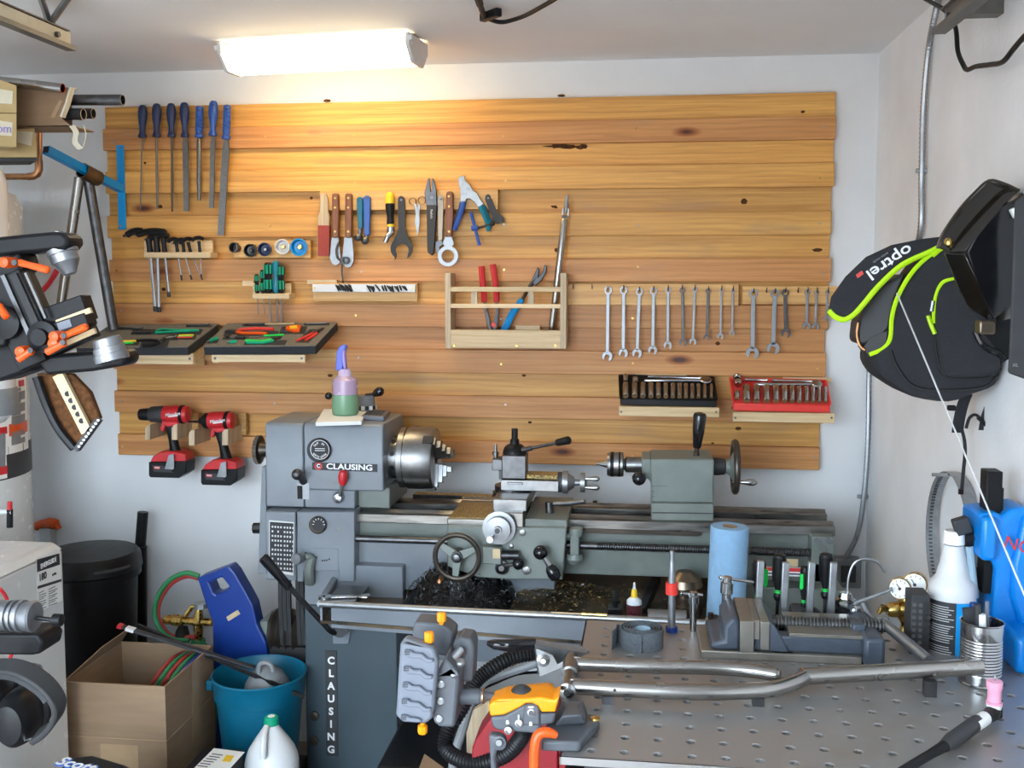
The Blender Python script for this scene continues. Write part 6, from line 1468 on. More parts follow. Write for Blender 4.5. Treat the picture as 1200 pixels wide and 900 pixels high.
# squeeze bottle in the lathe tray
yy = -.72; zt0 = zb_ + .010
p = W(*T5(258, 455), yy); r_ = abs(W(*T5(312, 400), yy).x - W(*T5(204, 400), yy).x) / 2
wz = lambda py: W(*T5(258, py), yy).z
t = thing('squeeze_bottle', 'small clear squeeze bottle with dark red fluid in the lathe tray', 'bottle', (p.x, yy, zt0))
MB().lathe((p.x, yy, 0), (0, 0, 1), [(zt0, r_ * .9), (zt0 + .004, r_), (wz(345), r_)], 20).build('dark_fluid', MT['maroon'], t)
MB().lathe((p.x, yy, 0), (0, 0, 1), [(wz(344), r_), (wz(320), r_ * .95), (wz(298), r_ * .5)], 20).build('bottle_shoulder', MT['translucent'], t)
MB().lathe((p.x, yy, 0), (0, 0, 1), [(wz(300), r_ * .45), (wz(265), r_ * .4), (wz(240), r_ * .3)], 14).build('cap', MT['yellow'], t)
MB().lathe((p.x, yy, 0), (0, 0, 1), [(wz(242), r_ * .22), (wz(195), r_ * .1)], 10).build('nozzle', MT['translucent'], t)
t = thing('scriber', 'slim brass-tipped scriber resting on the lathe tray rim', 'scriber', W(*M5(1030, 160), -.83))
zq = fl.z + .013
a, b_ = H(*M5(830, 155), zq), H(*M5(1082, 162), zq)
# lies along the rim
def on_rim(px):
    best = None
    for k in range(400):
        f = k / 400; p = tl_.lerp(tr_, f); d = (p - CAM)
        v = Vector((d.x * _cy + d.y * _sy, 0, 0)).x / (-d.x * _sy + d.y * _cy) if False else None
        # project
        xx_ = d.x * _cy + d.y * _sy; yy_ = -d.x * _sy + d.y * _cy; zz_ = d.z
        fw = yy_ * _c - zz_ * _s
        sx = CXP + F * xx_ / fw
        if best is None or abs(sx - px) < best[0]: best = (abs(sx - px), p)
    return best[1]
ra, rb = on_rim(662), on_rim(728); up = Vector((0, 0, .0125)); rm = ra.lerp(rb, .55)
MB().cyl(ra + up, rm + up, .0022, n=8).build('needle', MT['tan_bar'], t); MB().cyl(rm + up, rb + up, .0045, n=10).build('handle', MT['brass'], t)
t.location = rm
for ch in t.children:
    pass
# steel slugs behind
t = thing('steel_slug', 'polished steel cylinder lying in the lathe tray behind orange collar', 'steel bar', (0, 0, 0))
a, b_ = W(*T5(352, 418), -.70), W(*T5(628, 425), -.70); a.z = b_.z = zb_ + .010 + .023; t.location = (a.x, a.y, zb_ + .01)
MB().cyl(a, b_, .023, n=20).build('bar', MT['alu'], t, bev=.002)
t = thing('lathe_fixture', 'stack of dull steel rings in the lathe tray by the towels', 'fixture', (W(*T5(615, 380), -.60).x, -.58, zb_ + .01))
c = t.location; MB().lathe(c, (0, 0, 1), [(0, .048), (.03, .048), (.031, .042), (.05, .042), (.051, .03), (.075, .03), (.08, .05), (.10, .045), (.12, .02)], 24).build('rings', MT['rust_tube'], t)
t = thing('tool_holder_block', 'black tool holder with upright stud in the lathe tray', 'tool holder', (W(*T5(125, 400), -.70).x, -.70, zb_ + .01))
c = t.location; MB().bb(c + Vector((-.02, -.02, 0)), c + Vector((.02, .02, .05))).build('block', MT['steel_black'], t, bev=.002); MB().cyl(c + Vector((0, 0, .05)), c + Vector((0, 0, .095)), .008, n=10).build('stud', MT['steel_black'], t); MB().cyl(c + Vector((0, 0, .06)), c + Vector((0, 0, .07)), .014, n=8).build('nut', MT['steel_black'], t)
# wrench and bits on the left corner of the tray rim
zk = fl.z + .012
t = thing('open_wrench', 'chrome combination wrench lying on the corner of the lathe tray', 'wrench', H(*L3(420, 210), zk))
p0, p1 = H(*L3(350, 208), zk), H(*L3(508, 203), zk)
MB().beam(p0, p1, .016, .006).build('shank', MT['chrome'], t, bev=.002); MB().ring(p0, (0, 0, 1), .018, .010, .008, 16).build('ring_end', MT['chrome'], t); MB().box(p1, (.03, .03, .007)).build('open_end', MT['chrome'], t, bev=.005)
tag(MB().bb(H(*L3(345, 225), zk - .004) , H(*L3(520, 190), zk - .018) + Vector((0, .02, 0))).build('tray_corner_plate', MT['steel_dark'], bev=.001), 'flat steel plate across the corner of the lathe tray', 'plate')
# sanding belt roll
p = tt(*T5(325, 590)); 
c = tt(753, 757); c.y += .0
t = thing('abrasive_roll', 'coiled roll of grey abrasive strip with blue backing on the table', 'abrasive roll', c)
hh = .038; pts = []
for k in range(150):
    th = k * .2; rr_ = .016 + k * .00019; pts.append(c + Vector((rr_ * math.cos(th), rr_ * math.sin(th), hh / 2)))
MB().strip(pts, (0, 0, hh), .0016).build('coil', MT['abrasive'], t)
MB().lathe(c, (0, 0, 1), [(.001, .0155), (hh - .002, .0155), (hh - .002, .0148), (.001, .0148)], 24, False).build('inner_turn', MT['abrasive_back'], t)
e_ = pts[-1]; MB().strip(spline([e_, c + Vector((-.046, .012, hh / 2)), c + Vector((-.052, -.01, hh / 2)), c + Vector((-.060, -.028, hh / 2 - .001))], 5), (0, 0, hh * .98), .0016).build('loose_end', MT['abrasive'], t)

# ---- spray bottle with label
c = tt(1114, 768); c.y += .045; r_ = abs(W(1144, 720, c.y).x - W(1087, 720, c.y).x) / 2
xc_ = W(1115, 720, c.y).x
wz = lambda py: W(*U5(480, py), c.y).z
rw_ = lambda px: px / 2 / 5 * (c.y + 3.45) / F
t = thing('cleaner_bottle', 'white plastic cleaner bottle with black and blue label by the press', 'bottle', (xc_, c.y, TZ))
MB().lathe((xc_, c.y, 0), (0, 0, 1), [(TZ, r_ * .9), (TZ + .008, r_), (wz(400), r_ * .98), (wz(345), r_ * .98), (wz(310), r_ * .92), (wz(275), r_ * .7), (wz(200), rw_(150)), (wz(130), rw_(125)), (wz(90), rw_(108))], 28).build('bottle', MT['white_plastic'], t)
MB().lathe((xc_, c.y, 0), (0, 0, 1), [(wz(82), rw_(122)), (wz(15), rw_(112)), (wz(8), rw_(100))], 24).build('cap', MT['ink_white'], t)
def wrapped(a0, a1, z0, z1, rr_, m, nm, par, n=10, th=.0006):
    b = MB(); o_, i_ = [], []
    for k in range(n + 1):
        a = math.radians(a0 + (a1 - a0) * k / n); d = Vector((math.sin(a), -math.cos(a), 0))
        o_.append((xc_ + d.x * (rr_ + th), c.y + d.y * (rr_ + th)))
    vs = [(x, y, z0) for x, y in o_] + [(x, y, z1) for x, y in o_]
    return b.add(vs, [(k, k + 1, n + 2 + k, n + 1 + k) for k in range(n)]).build(nm, m, par)
lz0, lz1 = wz(735), wz(395)
lab = wrapped(-85, -6, lz0, lz1, r_, MT['ink'], 'label_text_panel', t, 14)
wrapped(-6, 80, lz0, lz1, r_, MT['blue_paint'], 'label_front', t)
for k in range(24):
    z = lz1 - .009 - k * .0046; a1 = random.uniform(-26, -10)
    if k in (7, 16): continue
    wrapped(-72, a1, z - .0013, z, r_, MT['carton_print'], 'label_print', lab, 8, .0011)['kind'] = 'stuff'
wrapped(-55, 0, wz(715), wz(705), r_, MT['blue_paint'], 'label_print', lab, 8, .0011)
MB().tube(spline([W(*U5(555, 100), c.y), W(*U5(578, 170), c.y), W(*U5(590, 240), c.y), W(*U5(580, 300), c.y)], 5), .006, 8).build('dip_tube', MT['abrasive_back'], t)

# ---- tin can with markers
c = tt(1153, 808); c.y += .03; r_ = abs(W(1175, 760, c.y).x - W(1125, 760, c.y).x) / 2; xc_ = W(1150, 760, c.y).x
wz = lambda py: W(*U5(650, py), c.y).z
t = thing('tin_can', 'ribbed tin can holding markers beside the blue press', 'can', (xc_, c.y, TZ))
zt_ = wz(540); z0 = TZ
pr = [(0, r_ * .9), (.001, r_), (.004, r_ * 1.02), (.006, r_ * .98), (.02, r_ * .98)]
k = .022
while k < zt_ - TZ - .03: pr += [(k, r_ * .98), (k + .002, r_ * .95), (k + .004, r_ * .98)]; k += .0055
pr += [(zt_ - TZ - .012, r_ * .98), (zt_ - TZ - .002, r_ * .98), (zt_ - TZ, r_ * 1.03), (zt_ - TZ + .001, r_ * .97), (zt_ - TZ - .002, r_ * .95), (.004, r_ * .93), (.003, .001)]
MB().lathe((xc_, c.y, TZ), (0, 0, 1), pr, 36, False).build('shell', MT['chrome'], t)
for (x, y, dx, dy, m, mc, lb, rr_) in [(625, 440, .0, -.01, 'ink_white', 'charcoal', 'white marker with black cap in the tin can', .0065), (655, 500, .008, -.015, 'ink_white', 'ink_white', 'short white marker leaning on the tin can rim', .0065), (570, 460, -.025, .005, 'charcoal', 'charcoal', 'dark flat scraper leaning in the tin can', .009), (683, 425, .02, .0, 'grey_light', 'grey_light', 'slim grey pencil in the tin can', .004), (600, 430, -.008, .015, 'blue_plastic', 'blue_plastic', 'blue marker at the back of the tin can', .006), (700, 530, .022, .012, 'rust_tube', 'steel_dark', 'brownish rod in the tin can', .005)]:
    top = W(*U5(x, y), c.y + dy); bot = Vector((xc_ + dx * .4, c.y + dy * .5, TZ + .004))
    t2 = thing('marker', lb, 'marker', bot)
    mid = bot.lerp(top, .72)
    if 'scraper' in lb:
        MB().beam(bot, top, .018, .005, up=(0, 1, 0)).build('blade', MT[m], t2)
    else:
        MB().cyl(bot, mid, rr_, n=10).build('barrel', MT[m], t2); MB().cyl(mid, top, rr_ * 1.1, rr_ * .9, n=10).build('cap', MT[mc], t2)

# ---- brass regulator
yr = c.y + .24; R5 = lambda a, b, dy=0: W(*U5(a, b), yr + dy)
t = thing('gas_regulator', 'brass gas regulator with two round gauges by the right wall', 'regulator', (R5(215, 600).x, yr, TZ))
for (x, y, r_) in ((175, 345, 62), (262, 322, 68)):
    rr_ = r_ / 5 * (yr + 3.45) / F; o = R5(x, y); d = Vector((-.35, -1, .12)).normalized()
    g = MB().lathe(o - d * .0, d, [(-.03, rr_ * .9), (0, rr_), (.008, rr_), (.010, rr_ * .92)], 28).build('gauge', MT['brass'], t)
    MB().lathe(o + d * .0102, d, [(0, rr_ * .92), (.0005, rr_ * .90)], 28).build('gauge_face', MT['dial_face'], g)
    e1, e2 = basis(d)
    for k in range(9):
        th = k * .55 - 2.2; u = e1 * math.cos(th) + e2 * math.sin(th); MB().beam(o + d * .0109 + u * rr_ * .62, o + d * .0109 + u * rr_ * .8, .0012, .0006, up=d).build('tick', MT['ink'], g)
    MB().beam(o + d * .0112, o + d * .0112 + Vector((-.5, 0, .8)) * rr_ * .6, .0016, .0006, up=d).build('needle', MT['ink'], g)
    MB().cyl(o + d * .011, o + d * .013, rr_ * .14, n=10).build('needle_hub', MT['ink'], g)
MB().lathe(R5(95, 475), (1, .15, .05), [(0, .010), (.006, .014), (.022, .016), (.025, .012), (.045, .019), (.075, .020)], 20).build('bonnet', MT['brass'], t)
MB().tube([R5(45, 495, -.01), R5(70, 465, -.01)], [.004, .006], 8).build('adjusting_key', MT['brass'], t); MB().tube([R5(60, 460, -.01), R5(100, 470, -.01)], [.008, .006], 8).build('adjusting_stem', MT['brass'], t)
MB().lathe(R5(215, 455, .02), (0, 0, -1), [(-.03, .014), (0, .021), (.02, .021), (.035, .011), (.05, .010), (.053, .014), (.068, .014), (.072, .006)], 18).build('body', MT['brass'], t)
MB().cyl(R5(205, 400, .02), R5(205, 440, .02), .009, n=10).build('gauge_stem', MT['brass'], t); MB().cyl(R5(270, 370, .02), R5(230, 440, .02), .009, n=10).build('gauge_stem', MT['brass'], t)
z_f = R5(215, 600).z; MB().cyl(Vector((R5(205, 560).x, yr + .02, TZ)), R5(205, 560, .02), .008, n=10).build('inlet_stem', MT['brass'], t)
t = thing('wire_hose', 'thin grey metal hose running to the regulator gauges', 'hose', V5(0, 0) and W(*V5(760, 470), yr))
MB().tube(spline([W(*V5(735, 465), yr - .02), W(*V5(800, 440), yr - .02), W(*V5(900, 405), yr - .02), W(*V5(985, 372), yr - .02)], 6), .0032, 8).build('hose', MT['grey_plastic'], t)
MB().tube(spline([W(*V5(800, 460), yr - .02), W(*V5(830, 520), yr - .03), W(*V5(880, 560), yr - .05), W(*V5(960, 555), yr - .06)], 6), .004, 8).build('branch', MT['grey_plastic'], t)
# perforated fixture block behind the bottle
yb2 = c.y + .13
t = thing('fixture_block', 'dark steel angle block with drilled holes behind the cleaner bottle', 'block', (W(*U5(280, 700), yb2).x, yb2, TZ))
x0_, x1_ = W(*U5(235, 600), yb2).x, W(*U5(345, 600), yb2).x; zt_ = W(*U5(280, 385), yb2).z
MB().bb((x0_, yb2, TZ), (x1_, yb2 + .05, zt_)).build('block', MT['charcoal'], t, bev=.002)
for j in range(8):
    for i in range(3):
        p = Vector((x0_ + (i + .5) * (x1_ - x0_) / 3, yb2, TZ + .012 + j * (zt_ - TZ - .02) / 8)); MB().cyl(p - Vector((0, .0008, 0)), p + Vector((0, .001, 0)), .0075 if (i == 2) else .004, n=10).build('drilled_hole', MT['hole_dark'] if i == 2 else MT['steel'], t)

# ---- blue arbor press
yp = c.y + .14
q = lambda a, b, dy=0: W(a, b, yp + dy)
t = thing('arbor_press', 'big bright blue cast arbor press standing against the right wall', 'press', (q(1185, 800).x, yp, TZ))
BP = MT['blue_press']
zbp = W(1172, 752, c.y + .02).z
MB().bb((q(1170, 790).x - .003, c.y - .01 + .055, TZ), (WR - .012, yp + .155, zbp)).build('base', BP, t, bev=.012, seg=3)
sh = [(1148, 602), (1168, 600), (1174, 606), (1185, 597), (1202, 595), (1225, 610), (1240, 640), (1240, 760), (1192, 760), (1182, 745), (1168, 740), (1163, 722), (1166, 690), (1168, 665), (1160, 655), (1152, 640), (1147, 636)]
MB().prism([q(*p) for p in sh], (0, .09, 0)).build('frame', BP, t, bev=.012, seg=3)
sh2 = [(1200, 605), (1240, 620), (1240, 752), (1212, 752), (1196, 735), (1186, 700), (1188, 660)]
MB().prism([q(*p, -.014) for p in sh2], (0, .12, 0)).build('rib', BP, t, bev=.008)
MB().bb((q(1148, 602).x, yp - .02, q(1162, 655).z), (q(1166, 602).x, yp + .11, q(1162, 604).z)).build('ram_head', BP, t, bev=.008)
rk_ = MB().bb((q(1161, 556).x, yp + .02, q(1162, 700).z), (q(1180, 556).x, yp + .06, q(1162, 555).z)).build('ram', MT['black_plastic'], t, bev=.002)
for k in range(6):
    z = q(1162, 577 + k * 5).z; MB().bb((q(1179, 556).x, yp + .022, z - .004), (q(1182, 556).x, yp + .058, z + .004)).build('ram_tooth', MT['black_plastic'], rk_)
MB().cyl(q(1128, 630, .05), q(1152, 630, .05), .025, n=20).build('pinion_hub', MT['black_plastic'], t)
MB().beam(q(1124, 607, .03), q(1130, 625, .03), .022, .03).build('lever_socket', MT['charcoal'], t, bev=.003)
MB().cyl(q(1136, 640, .03), q(1142, 700, .03), .008, n=10).build('lever', MT['abrasive_back'], t)
MB().bb((q(1146, 680).x, yp + .07, q(1162, 712).z), (q(1160, 680).x, yp + .09, q(1162, 678).z)).build('side_plate', MT['charcoal'], t)
text('NO.', q(1196, 640, -.0165), (1, 0, -.25), (0, 0, 1), .034, MT['ink_red'], t, align='CENTER')
# ---- TIG torch
t = thing('welding_torch', 'black welding torch with pink ceramic cup lying at the table edge', 'torch', tt(*O5(560, 780)))
h0 = lambda a, b, z: H(*O5(a, b), TZ + z)
a_, b_ = h0(490, 840, .016), h0(590, 768, .020)
MB().tube([a_, a_.lerp(b_, .2), a_.lerp(b_, .9), b_], [.009, .0125, .0125, .0095], 14).build('handle', MT['charcoal'], t)
MB().tube(spline([h0(340, 930, .008), h0(420, 880, .009), a_], 5), [.007] * 8 + [.0075, .008, .009], 10).build('cable', MT['black_plastic'], t)
p_, q_ = h0(572, 783, .0195), h0(602, 762, .0205); MB().cyl(p_, q_, .0112, n=14).build('band', MT['ink_white'], t)
m_ = h0(628, 742, .022)
MB().tube(spline([h0(600, 762, .020), h0(618, 752, .020), m_], 4), [.011] * 4 + [.012] * 4 + [.011], 12).build('head', MT['black_plastic'], t)
MB().lathe(h0(632, 762, .008), (0, 0, 1), [(0, .006), (.004, .0105), (.03, .0105), (.034, .007)], 12).build('back_cap', MT['black_plastic'], t)
MB().lathe(m_ + Vector((0, 0, .004)), (-.02, 0, 1), [(0, .0095), (.008, .0125), (.012, .0128), (.0125, .0105), (.03, .0105), (.036, .0125), (.046, .0125), (.047, .006)], 16).build('ceramic_cup', MT['pink'], t)
MB().lathe(m_ + Vector((0, 0, .004)), (-.02, 0, 1), [(.0, .0108), (.0078, .0128)], 16).build('collar', MT['ink_white'], t)
MB().cyl(m_ + Vector((0, 0, .046)), m_ + Vector((-.001, 0, .062)), .0014, n=8).build('tungsten', MT['chrome'], t)

# ---- repair stand clamp hanging over the near corner
SG, SL = MT['grey_tool'], MT['grey_light']
yc = PT(0, 0).y + .02
t = thing('repair_clamp', 'grey and yellow multi-axis work clamp fixed at the table corner', 'clamp', tt(*M5(930, 700)))
b3 = lambda a, b, dy=0: W(*B6(a, b), yc + dy)
def gp(pts, dy, th, nm, m, bev=.004, par=None): return MB().prism([b3(*p, dy) for p in pts], (0, th, 0)).build(nm, m, par or t, bev=bev)
# table foot
z_ = TZ + .001
MB().prism([H(*B6(*p), TZ + .018) for p in [(745, 765), (940, 770), (1010, 690), (1040, 665), (1030, 630), (985, 625), (960, 560), (870, 545), (770, 680)]], (0, 0, -.017)).build('foot_plate', SG, t, bev=.004)
MB().loft([[H(*B6(*p), TZ + .019) for p in [(815, 690), (975, 680), (965, 565), (850, 560)]], [H(*B6(*p), TZ + .042) for p in [(850, 640), (950, 635), (945, 585), (880, 583)]]]).build('foot_boss', SG, t, bev=.004)
MB().lathe(H(*B6(1018, 655), TZ + .018), (0, 0, 1), [(0, .008), (.003, .0075), (.004, .004)], 16).build('foot_bolt', MT['brass'], t)
# clamp head: grey lower body and yellow cap around a ball
gp([(490, 645), (560, 640), (650, 590), (680, 580), (722, 585), (748, 630), (820, 626), (812, 680), (745, 690), (725, 732), (520, 712), (500, 690)], 0, .075, 'clamp_body', SG)
gp([(650, 690), (660, 600), (672, 582), (715, 582), (738, 600), (745, 690)], -.004, .02, 'lock_boss', SG)
def yl(p, dy): return b3(*p, dy)
lowr = [(480, 585), (490, 640), (560, 636), (640, 598), (668, 578), (700, 576), (730, 590), (748, 622), (818, 622), (838, 560)]
upr = [(490, 580), (520, 540), (545, 512), (560, 490), (800, 457), (825, 470), (838, 545)]
gp([(480, 590), (490, 642), (560, 636), (640, 598), (668, 578), (700, 576), (730, 590), (748, 622), (818, 622), (838, 540), (812, 560), (740, 545), (520, 565), (500, 570)], -.002, .05, 'yellow_shell', MT['amber'], .006)
zy = b3(600, 560).z
MB().loft([[H(*B6(*p), zy - .012) for p in [(492, 585), (836, 560), (836, 520), (800, 470), (545, 500), (535, 515)]], [H(*B6(*p), zy + .004) for p in [(515, 560), (800, 552), (822, 500), (790, 468), (560, 492), (548, 515)]]]).build('yellow_top', MT['amber'], t, bev=.006)
MB().ball(H(*B6(648, 535), zy - .004), (.019, .019, .017), 24, 14).build('pivot_ball', MT['charcoal'], t)
for (x, y) in ((697, 622), (635, 676), (581, 712)): MB().lathe(b3(x, y, -.0045), (0, -1, 0), [(-.002, .0062), (.001, .0062), (.0012, .0040), (-.0015, .0036)], 14).build('screw', MT['chrome'], t)
for (x, y) in ((577, 672), (694, 680)):
    lk = gp([(x - 7, y - 4), (x + 7, y - 4), (x + 7, y + 8), (x - 7, y + 8)], -.0045 if x > 600 else -.001, .002, 'lock_icon', MT['ink_white'], 0)
    MB().torus(b3(x, y - 6, -.004 if x > 600 else -.0005), (0, 1, 0), .0016, .0006, 14, 5).build('lock_shackle', MT['ink_white'], t)
gp([(682, 592), (708, 592), (708, 599), (682, 599)], -.005, .002, 'mark', MT['ink_white'], 0); gp([(630, 634), (636, 634), (636, 656), (630, 656)], -.001, .002, 'mark', MT['ink_white'], 0)
# shaft to the jaws
MB().lathe(b3(320, 540, .02), b3(640, 540, .04) - b3(320, 540, .02), [(0, .0125), (.036, .0125), (.037, .0115), (.040, .0115), (.041, .0105), (.05, .0062), (.06, .0045), (.085, .0045)], 20).build('jaw_shaft', SG, t)
MB().lathe(b3(455, 540, .028), (1, 0, 0), [(-.001, .0126), (.001, .0126)], 20).build('shaft_band', MT['copper'], t)
gp([(218, 430), (262, 345), (330, 420), (330, 480), (312, 700), (230, 698), (196, 650), (200, 550)], -.02, .07, 'jaw_block', SG, .005)
MB().loft([[b3(*p, -.02) for p in [(232, 440), (330, 436), (326, 420), (300, 400)]], [b3(*p, .05) for p in [(265, 345), (340, 360), (340, 350), (300, 340)]]]).build('block_top', SG, t)
for (x, y) in ((244, 482), (241, 567), (233, 655)): MB().lathe(b3(x, y, -.02), (0, -1, 0), [(-.001, .0072), (.002, .0072), (.003, .0050), (.0018, .0045)], 16).build('jaw_bolt', MT['alu'], t)
for (x, y) in ((342, 370), (308, 428)): MB().lathe(b3(x, y, -.015), (0, -.5, 1), [(-.003, .007), (.002, .007), (.004, .005)], 14).build('jaw_bolt', MT['alu'], t)
# front jaw pad with five ribs, rear jaw pad
fj = [(38, 275), (65, 250), (160, 280), (205, 300), (225, 370), (205, 600), (195, 655), (165, 680), (50, 672), (15, 640)]
gp(fj, -.045, .022, 'jaw_pad', SL, .004)
MB().loft([[b3(*p, -.045) for p in [(40, 275), (200, 300), (165, 282), (68, 250)]], [b3(*p, .0) for p in [(60, 262), (215, 300), (190, 285), (85, 248)]]]).build('pad_top', MT['tan_bar'] if False else SG, t)
for k in range(5):
    x, y = 55 - k * 4.5, 312 + k * 82
    gp([(x, y), (x + 32, y), (x + 50, y + 14), (x + 90, y + 16), (x + 122, y + 44), (x + 148, y + 44), (x + 148, y + 62), (x + 112, y + 62), (x + 84, y + 40), (x + 30, y + 38), (x, y + 20)] if k < 4 else [(x, y), (x + 32, y), (x + 50, y + 10), (x + 90, y + 14), (x + 112, y + 30), (x + 90, y + 34), (x + 30, y + 30), (x, y + 18)], -.053, .010, 'pad_rib', SL, .002)
    for i in range(3):
        for j in range(2): gp([(x + 6 + i * 9, y + 4 + j * 10), (x + 12 + i * 9, y + 4 + j * 10), (x + 12 + i * 9, y + 10 + j * 10), (x + 6 + i * 9, y + 10 + j * 10)], -.0538, .001, 'rib_slot', MT['ink'], 0)
rj = [(103, 195), (108, 168), (215, 175), (262, 190), (305, 225), (300, 280), (275, 340), (215, 335), (165, 285), (95, 260)]
gp(rj, .05, .05, 'rear_jaw_pad', SG, .004)
gp([(300, 280), (335, 245), (395, 255), (408, 300), (400, 470), (345, 470), (345, 360), (310, 330)], .03, .05, 'rear_jaw_block', SG, .004)
MB().cyl(b3(300, 355, .01), b3(350, 300, .02), .007, n=12).build('guide_rod', MT['alu'], t)
for (x0, y0, x1, y1, dy) in ((246, 178, 246, 118, .03), (184, 282, 183, 215, -.03), (152, 672, 150, 728, -.02)):
    a, b_ = b3(x0, y0, dy), b3(x1, y1, dy); d = (b_ - a); l = d.length
    MB().lathe(a, d, [(0, .004), (l * .2, .004), (l * .22, .0065), (l * .3, .0078), (l * .85, .0078), (l * .97, .0065), (l, .004)], 8).build('orange_lever', MT['amber'], t)
# orange clamp hook and grey lever below
t = thing('hook_clamp', 'bright orange bent clamp arm gripping the table corner', 'clamp', b3(770, 900))
MB().tube(spline([b3(712, 960, -.055), b3(712, 860, -.055), b3(718, 770, -.055), b3(740, 728, -.052), b3(785, 722, -.05), b3(825, 738, -.048)], 5), [.0078] * 21 + [.0072, .0068, .0062, .0055, .005], 12).build('arm', MT['orange'], t)
t = thing('cam_lever', 'grey swing lever with round bolt under the yellow clamp', 'lever', b3(510, 800, -.01))
MB().lathe(b3(535, 772, -.01), (0, -1, 0), [(-.010, .0115), (.003, .0115), (.004, .006), (.005, .005)], 20).build('hub', SG, t)
gp([(482, 735), (545, 740), (530, 790), (515, 850), (530, 960), (495, 960), (488, 830)], -.012, .018, 'lever', SG, .004, par=t)
MB().lathe(b3(535, 770, -.016), (0, -1, 0), [(0, .0055), (.003, .005)], 12).build('bolt', MT['alu'], t)

# ---- toggle clamp plate with black handle
t = thing('toggle_clamp', 'galvanised toggle clamp with black dipped handle lying at table corner', 'clamp', tt(*B6(850, 380)))
m5 = lambda a, b, z: H(*M5(a, b), TZ + z)
MB().loft([[m5(700, 258, .06), m5(920, 298, .03), m5(930, 320, .03), m5(700, 285, .055)], [m5(712, 415, .0), m5(880, 350, .005), m5(930, 322, .028), m5(702, 300, .05)]]).build('channel', MT['galv'], t)
MB().prism([m5(*p, .0 + hh) for p, hh in (((700, 262), .06), ((920, 292), .035), ((940, 308), .03), ((905, 320), .03), ((700, 282), .057))], (0, .002, -.006)).build('top_flange', MT['galv'], t)
yq = m5(740, 350, .03).y
MB().prism([W(*M5(*p), yq) for p in [(705, 300), (780, 330), (800, 370), (850, 345), (870, 360), (800, 395), (722, 425), (712, 380)]], (0, .006, 0)).build('side_plate', MT['galv'], t, bev=.001)
MB().lathe(W(*M5(738, 350), yq), (0, -1, 0), [(-.006, .012), (.003, .012), (.004, .006), (.007, .005)], 16).build('rivet', MT['chrome'], t)
rings = []
for f, (x, y) in enumerate([(492, 275), (520, 282), (590, 287), (650, 283), (705, 278)]):
    c = m5(x, y, .055); h_ = [.006, .015, .019, .0185, .016][f]
    rings.append([c + Vector((0, math.cos(2 * PI * j / 10) * .008, math.sin(2 * PI * j / 10) * h_ * .62)) for j in range(10)])
MB().loft(rings).build('handle', MT['black_gloss'], t)

# ---- under the table corner: extractor hose, red tank, boards
ho = thing('vacuum_hose', 'black corrugated hose looping under the corner of the table', 'hose', W(*B6(330, 880), -1.25)); ho.location.z = .5
hp_ = spline([W(*M5(*p), y) for p, y in [((700, 320), -1.22), ((600, 340), -1.23), ((500, 395), -1.25), ((430, 460), -1.27), ((380, 560), -1.30), ((320, 660), -1.33), ((310, 740), -1.35), ((380, 790), -1.38), ((480, 800), -1.40), ((580, 760), -1.42), ((640, 690), -1.44), ((660, 640), -1.45)]], 14)
rr_ = [.0175 if i % 2 else .015 for i in range(len(hp_))]
MB().tube(hp_, rr_, 14).build('hose', MT['black_plastic'], ho)
tag(MB().tube(spline([W(*M5(*p), -1.18) for p in [(720, 355), (640, 385), (540, 420), (470, 455), (420, 540), (385, 650), (350, 760), (330, 900)]], 8), .011, 10).build('grey_cable', MT['grey_plastic']), 'grey cable hanging down beside the clamp jaws', 'cable')
tag(MB().tube(spline([W(*M5(*p), -1.14) for p in [(720, 390), (620, 400), (520, 440), (450, 470), (400, 480)]], 8), .010, 10).build('black_cable', MT['black_gloss']), 'glossy black cable running behind the yellow clamp', 'cable')
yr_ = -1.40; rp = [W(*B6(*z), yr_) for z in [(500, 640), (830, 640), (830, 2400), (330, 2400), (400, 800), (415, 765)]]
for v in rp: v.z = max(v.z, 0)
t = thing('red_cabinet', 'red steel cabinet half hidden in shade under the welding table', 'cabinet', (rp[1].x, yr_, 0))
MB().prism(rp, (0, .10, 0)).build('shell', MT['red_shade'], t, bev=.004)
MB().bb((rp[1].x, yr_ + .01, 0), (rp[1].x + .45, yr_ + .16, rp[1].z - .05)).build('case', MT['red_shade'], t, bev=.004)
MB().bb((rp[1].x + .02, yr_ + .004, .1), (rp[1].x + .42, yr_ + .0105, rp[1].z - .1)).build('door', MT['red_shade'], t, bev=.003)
_bo = [W(*M5(*q), -1.0) for q in [(400, 590), (500, 530), (510, 650)]]; tag(MB().prism([_bo[0], _bo[1], Vector((_bo[1].x, -1.0, 0)), Vector((_bo[0].x, -1.0, 0))], (0, .02, 0)).build('board_offcut', MT['ply_up']), 'plywood offcut standing in shade behind the clamp', 'board')
tag(MB().prism([H(*M5(*p), .52) for p in [(180, 850), (215, 760), (300, 820), (330, 900), (260, 980)]], (0, 0, -.52)).build('cardboard_scrap', MT['card'], bev=.002), 'torn cardboard piece below the clamp jaws', 'cardboard')

tag(MB().bb((-.66, -.95, 0), (-.34, -.45, .40)).build('storage_bin', MT['black_plastic'], bev=.01), 'dark storage bin in the shade under the lathe tray', 'bin')
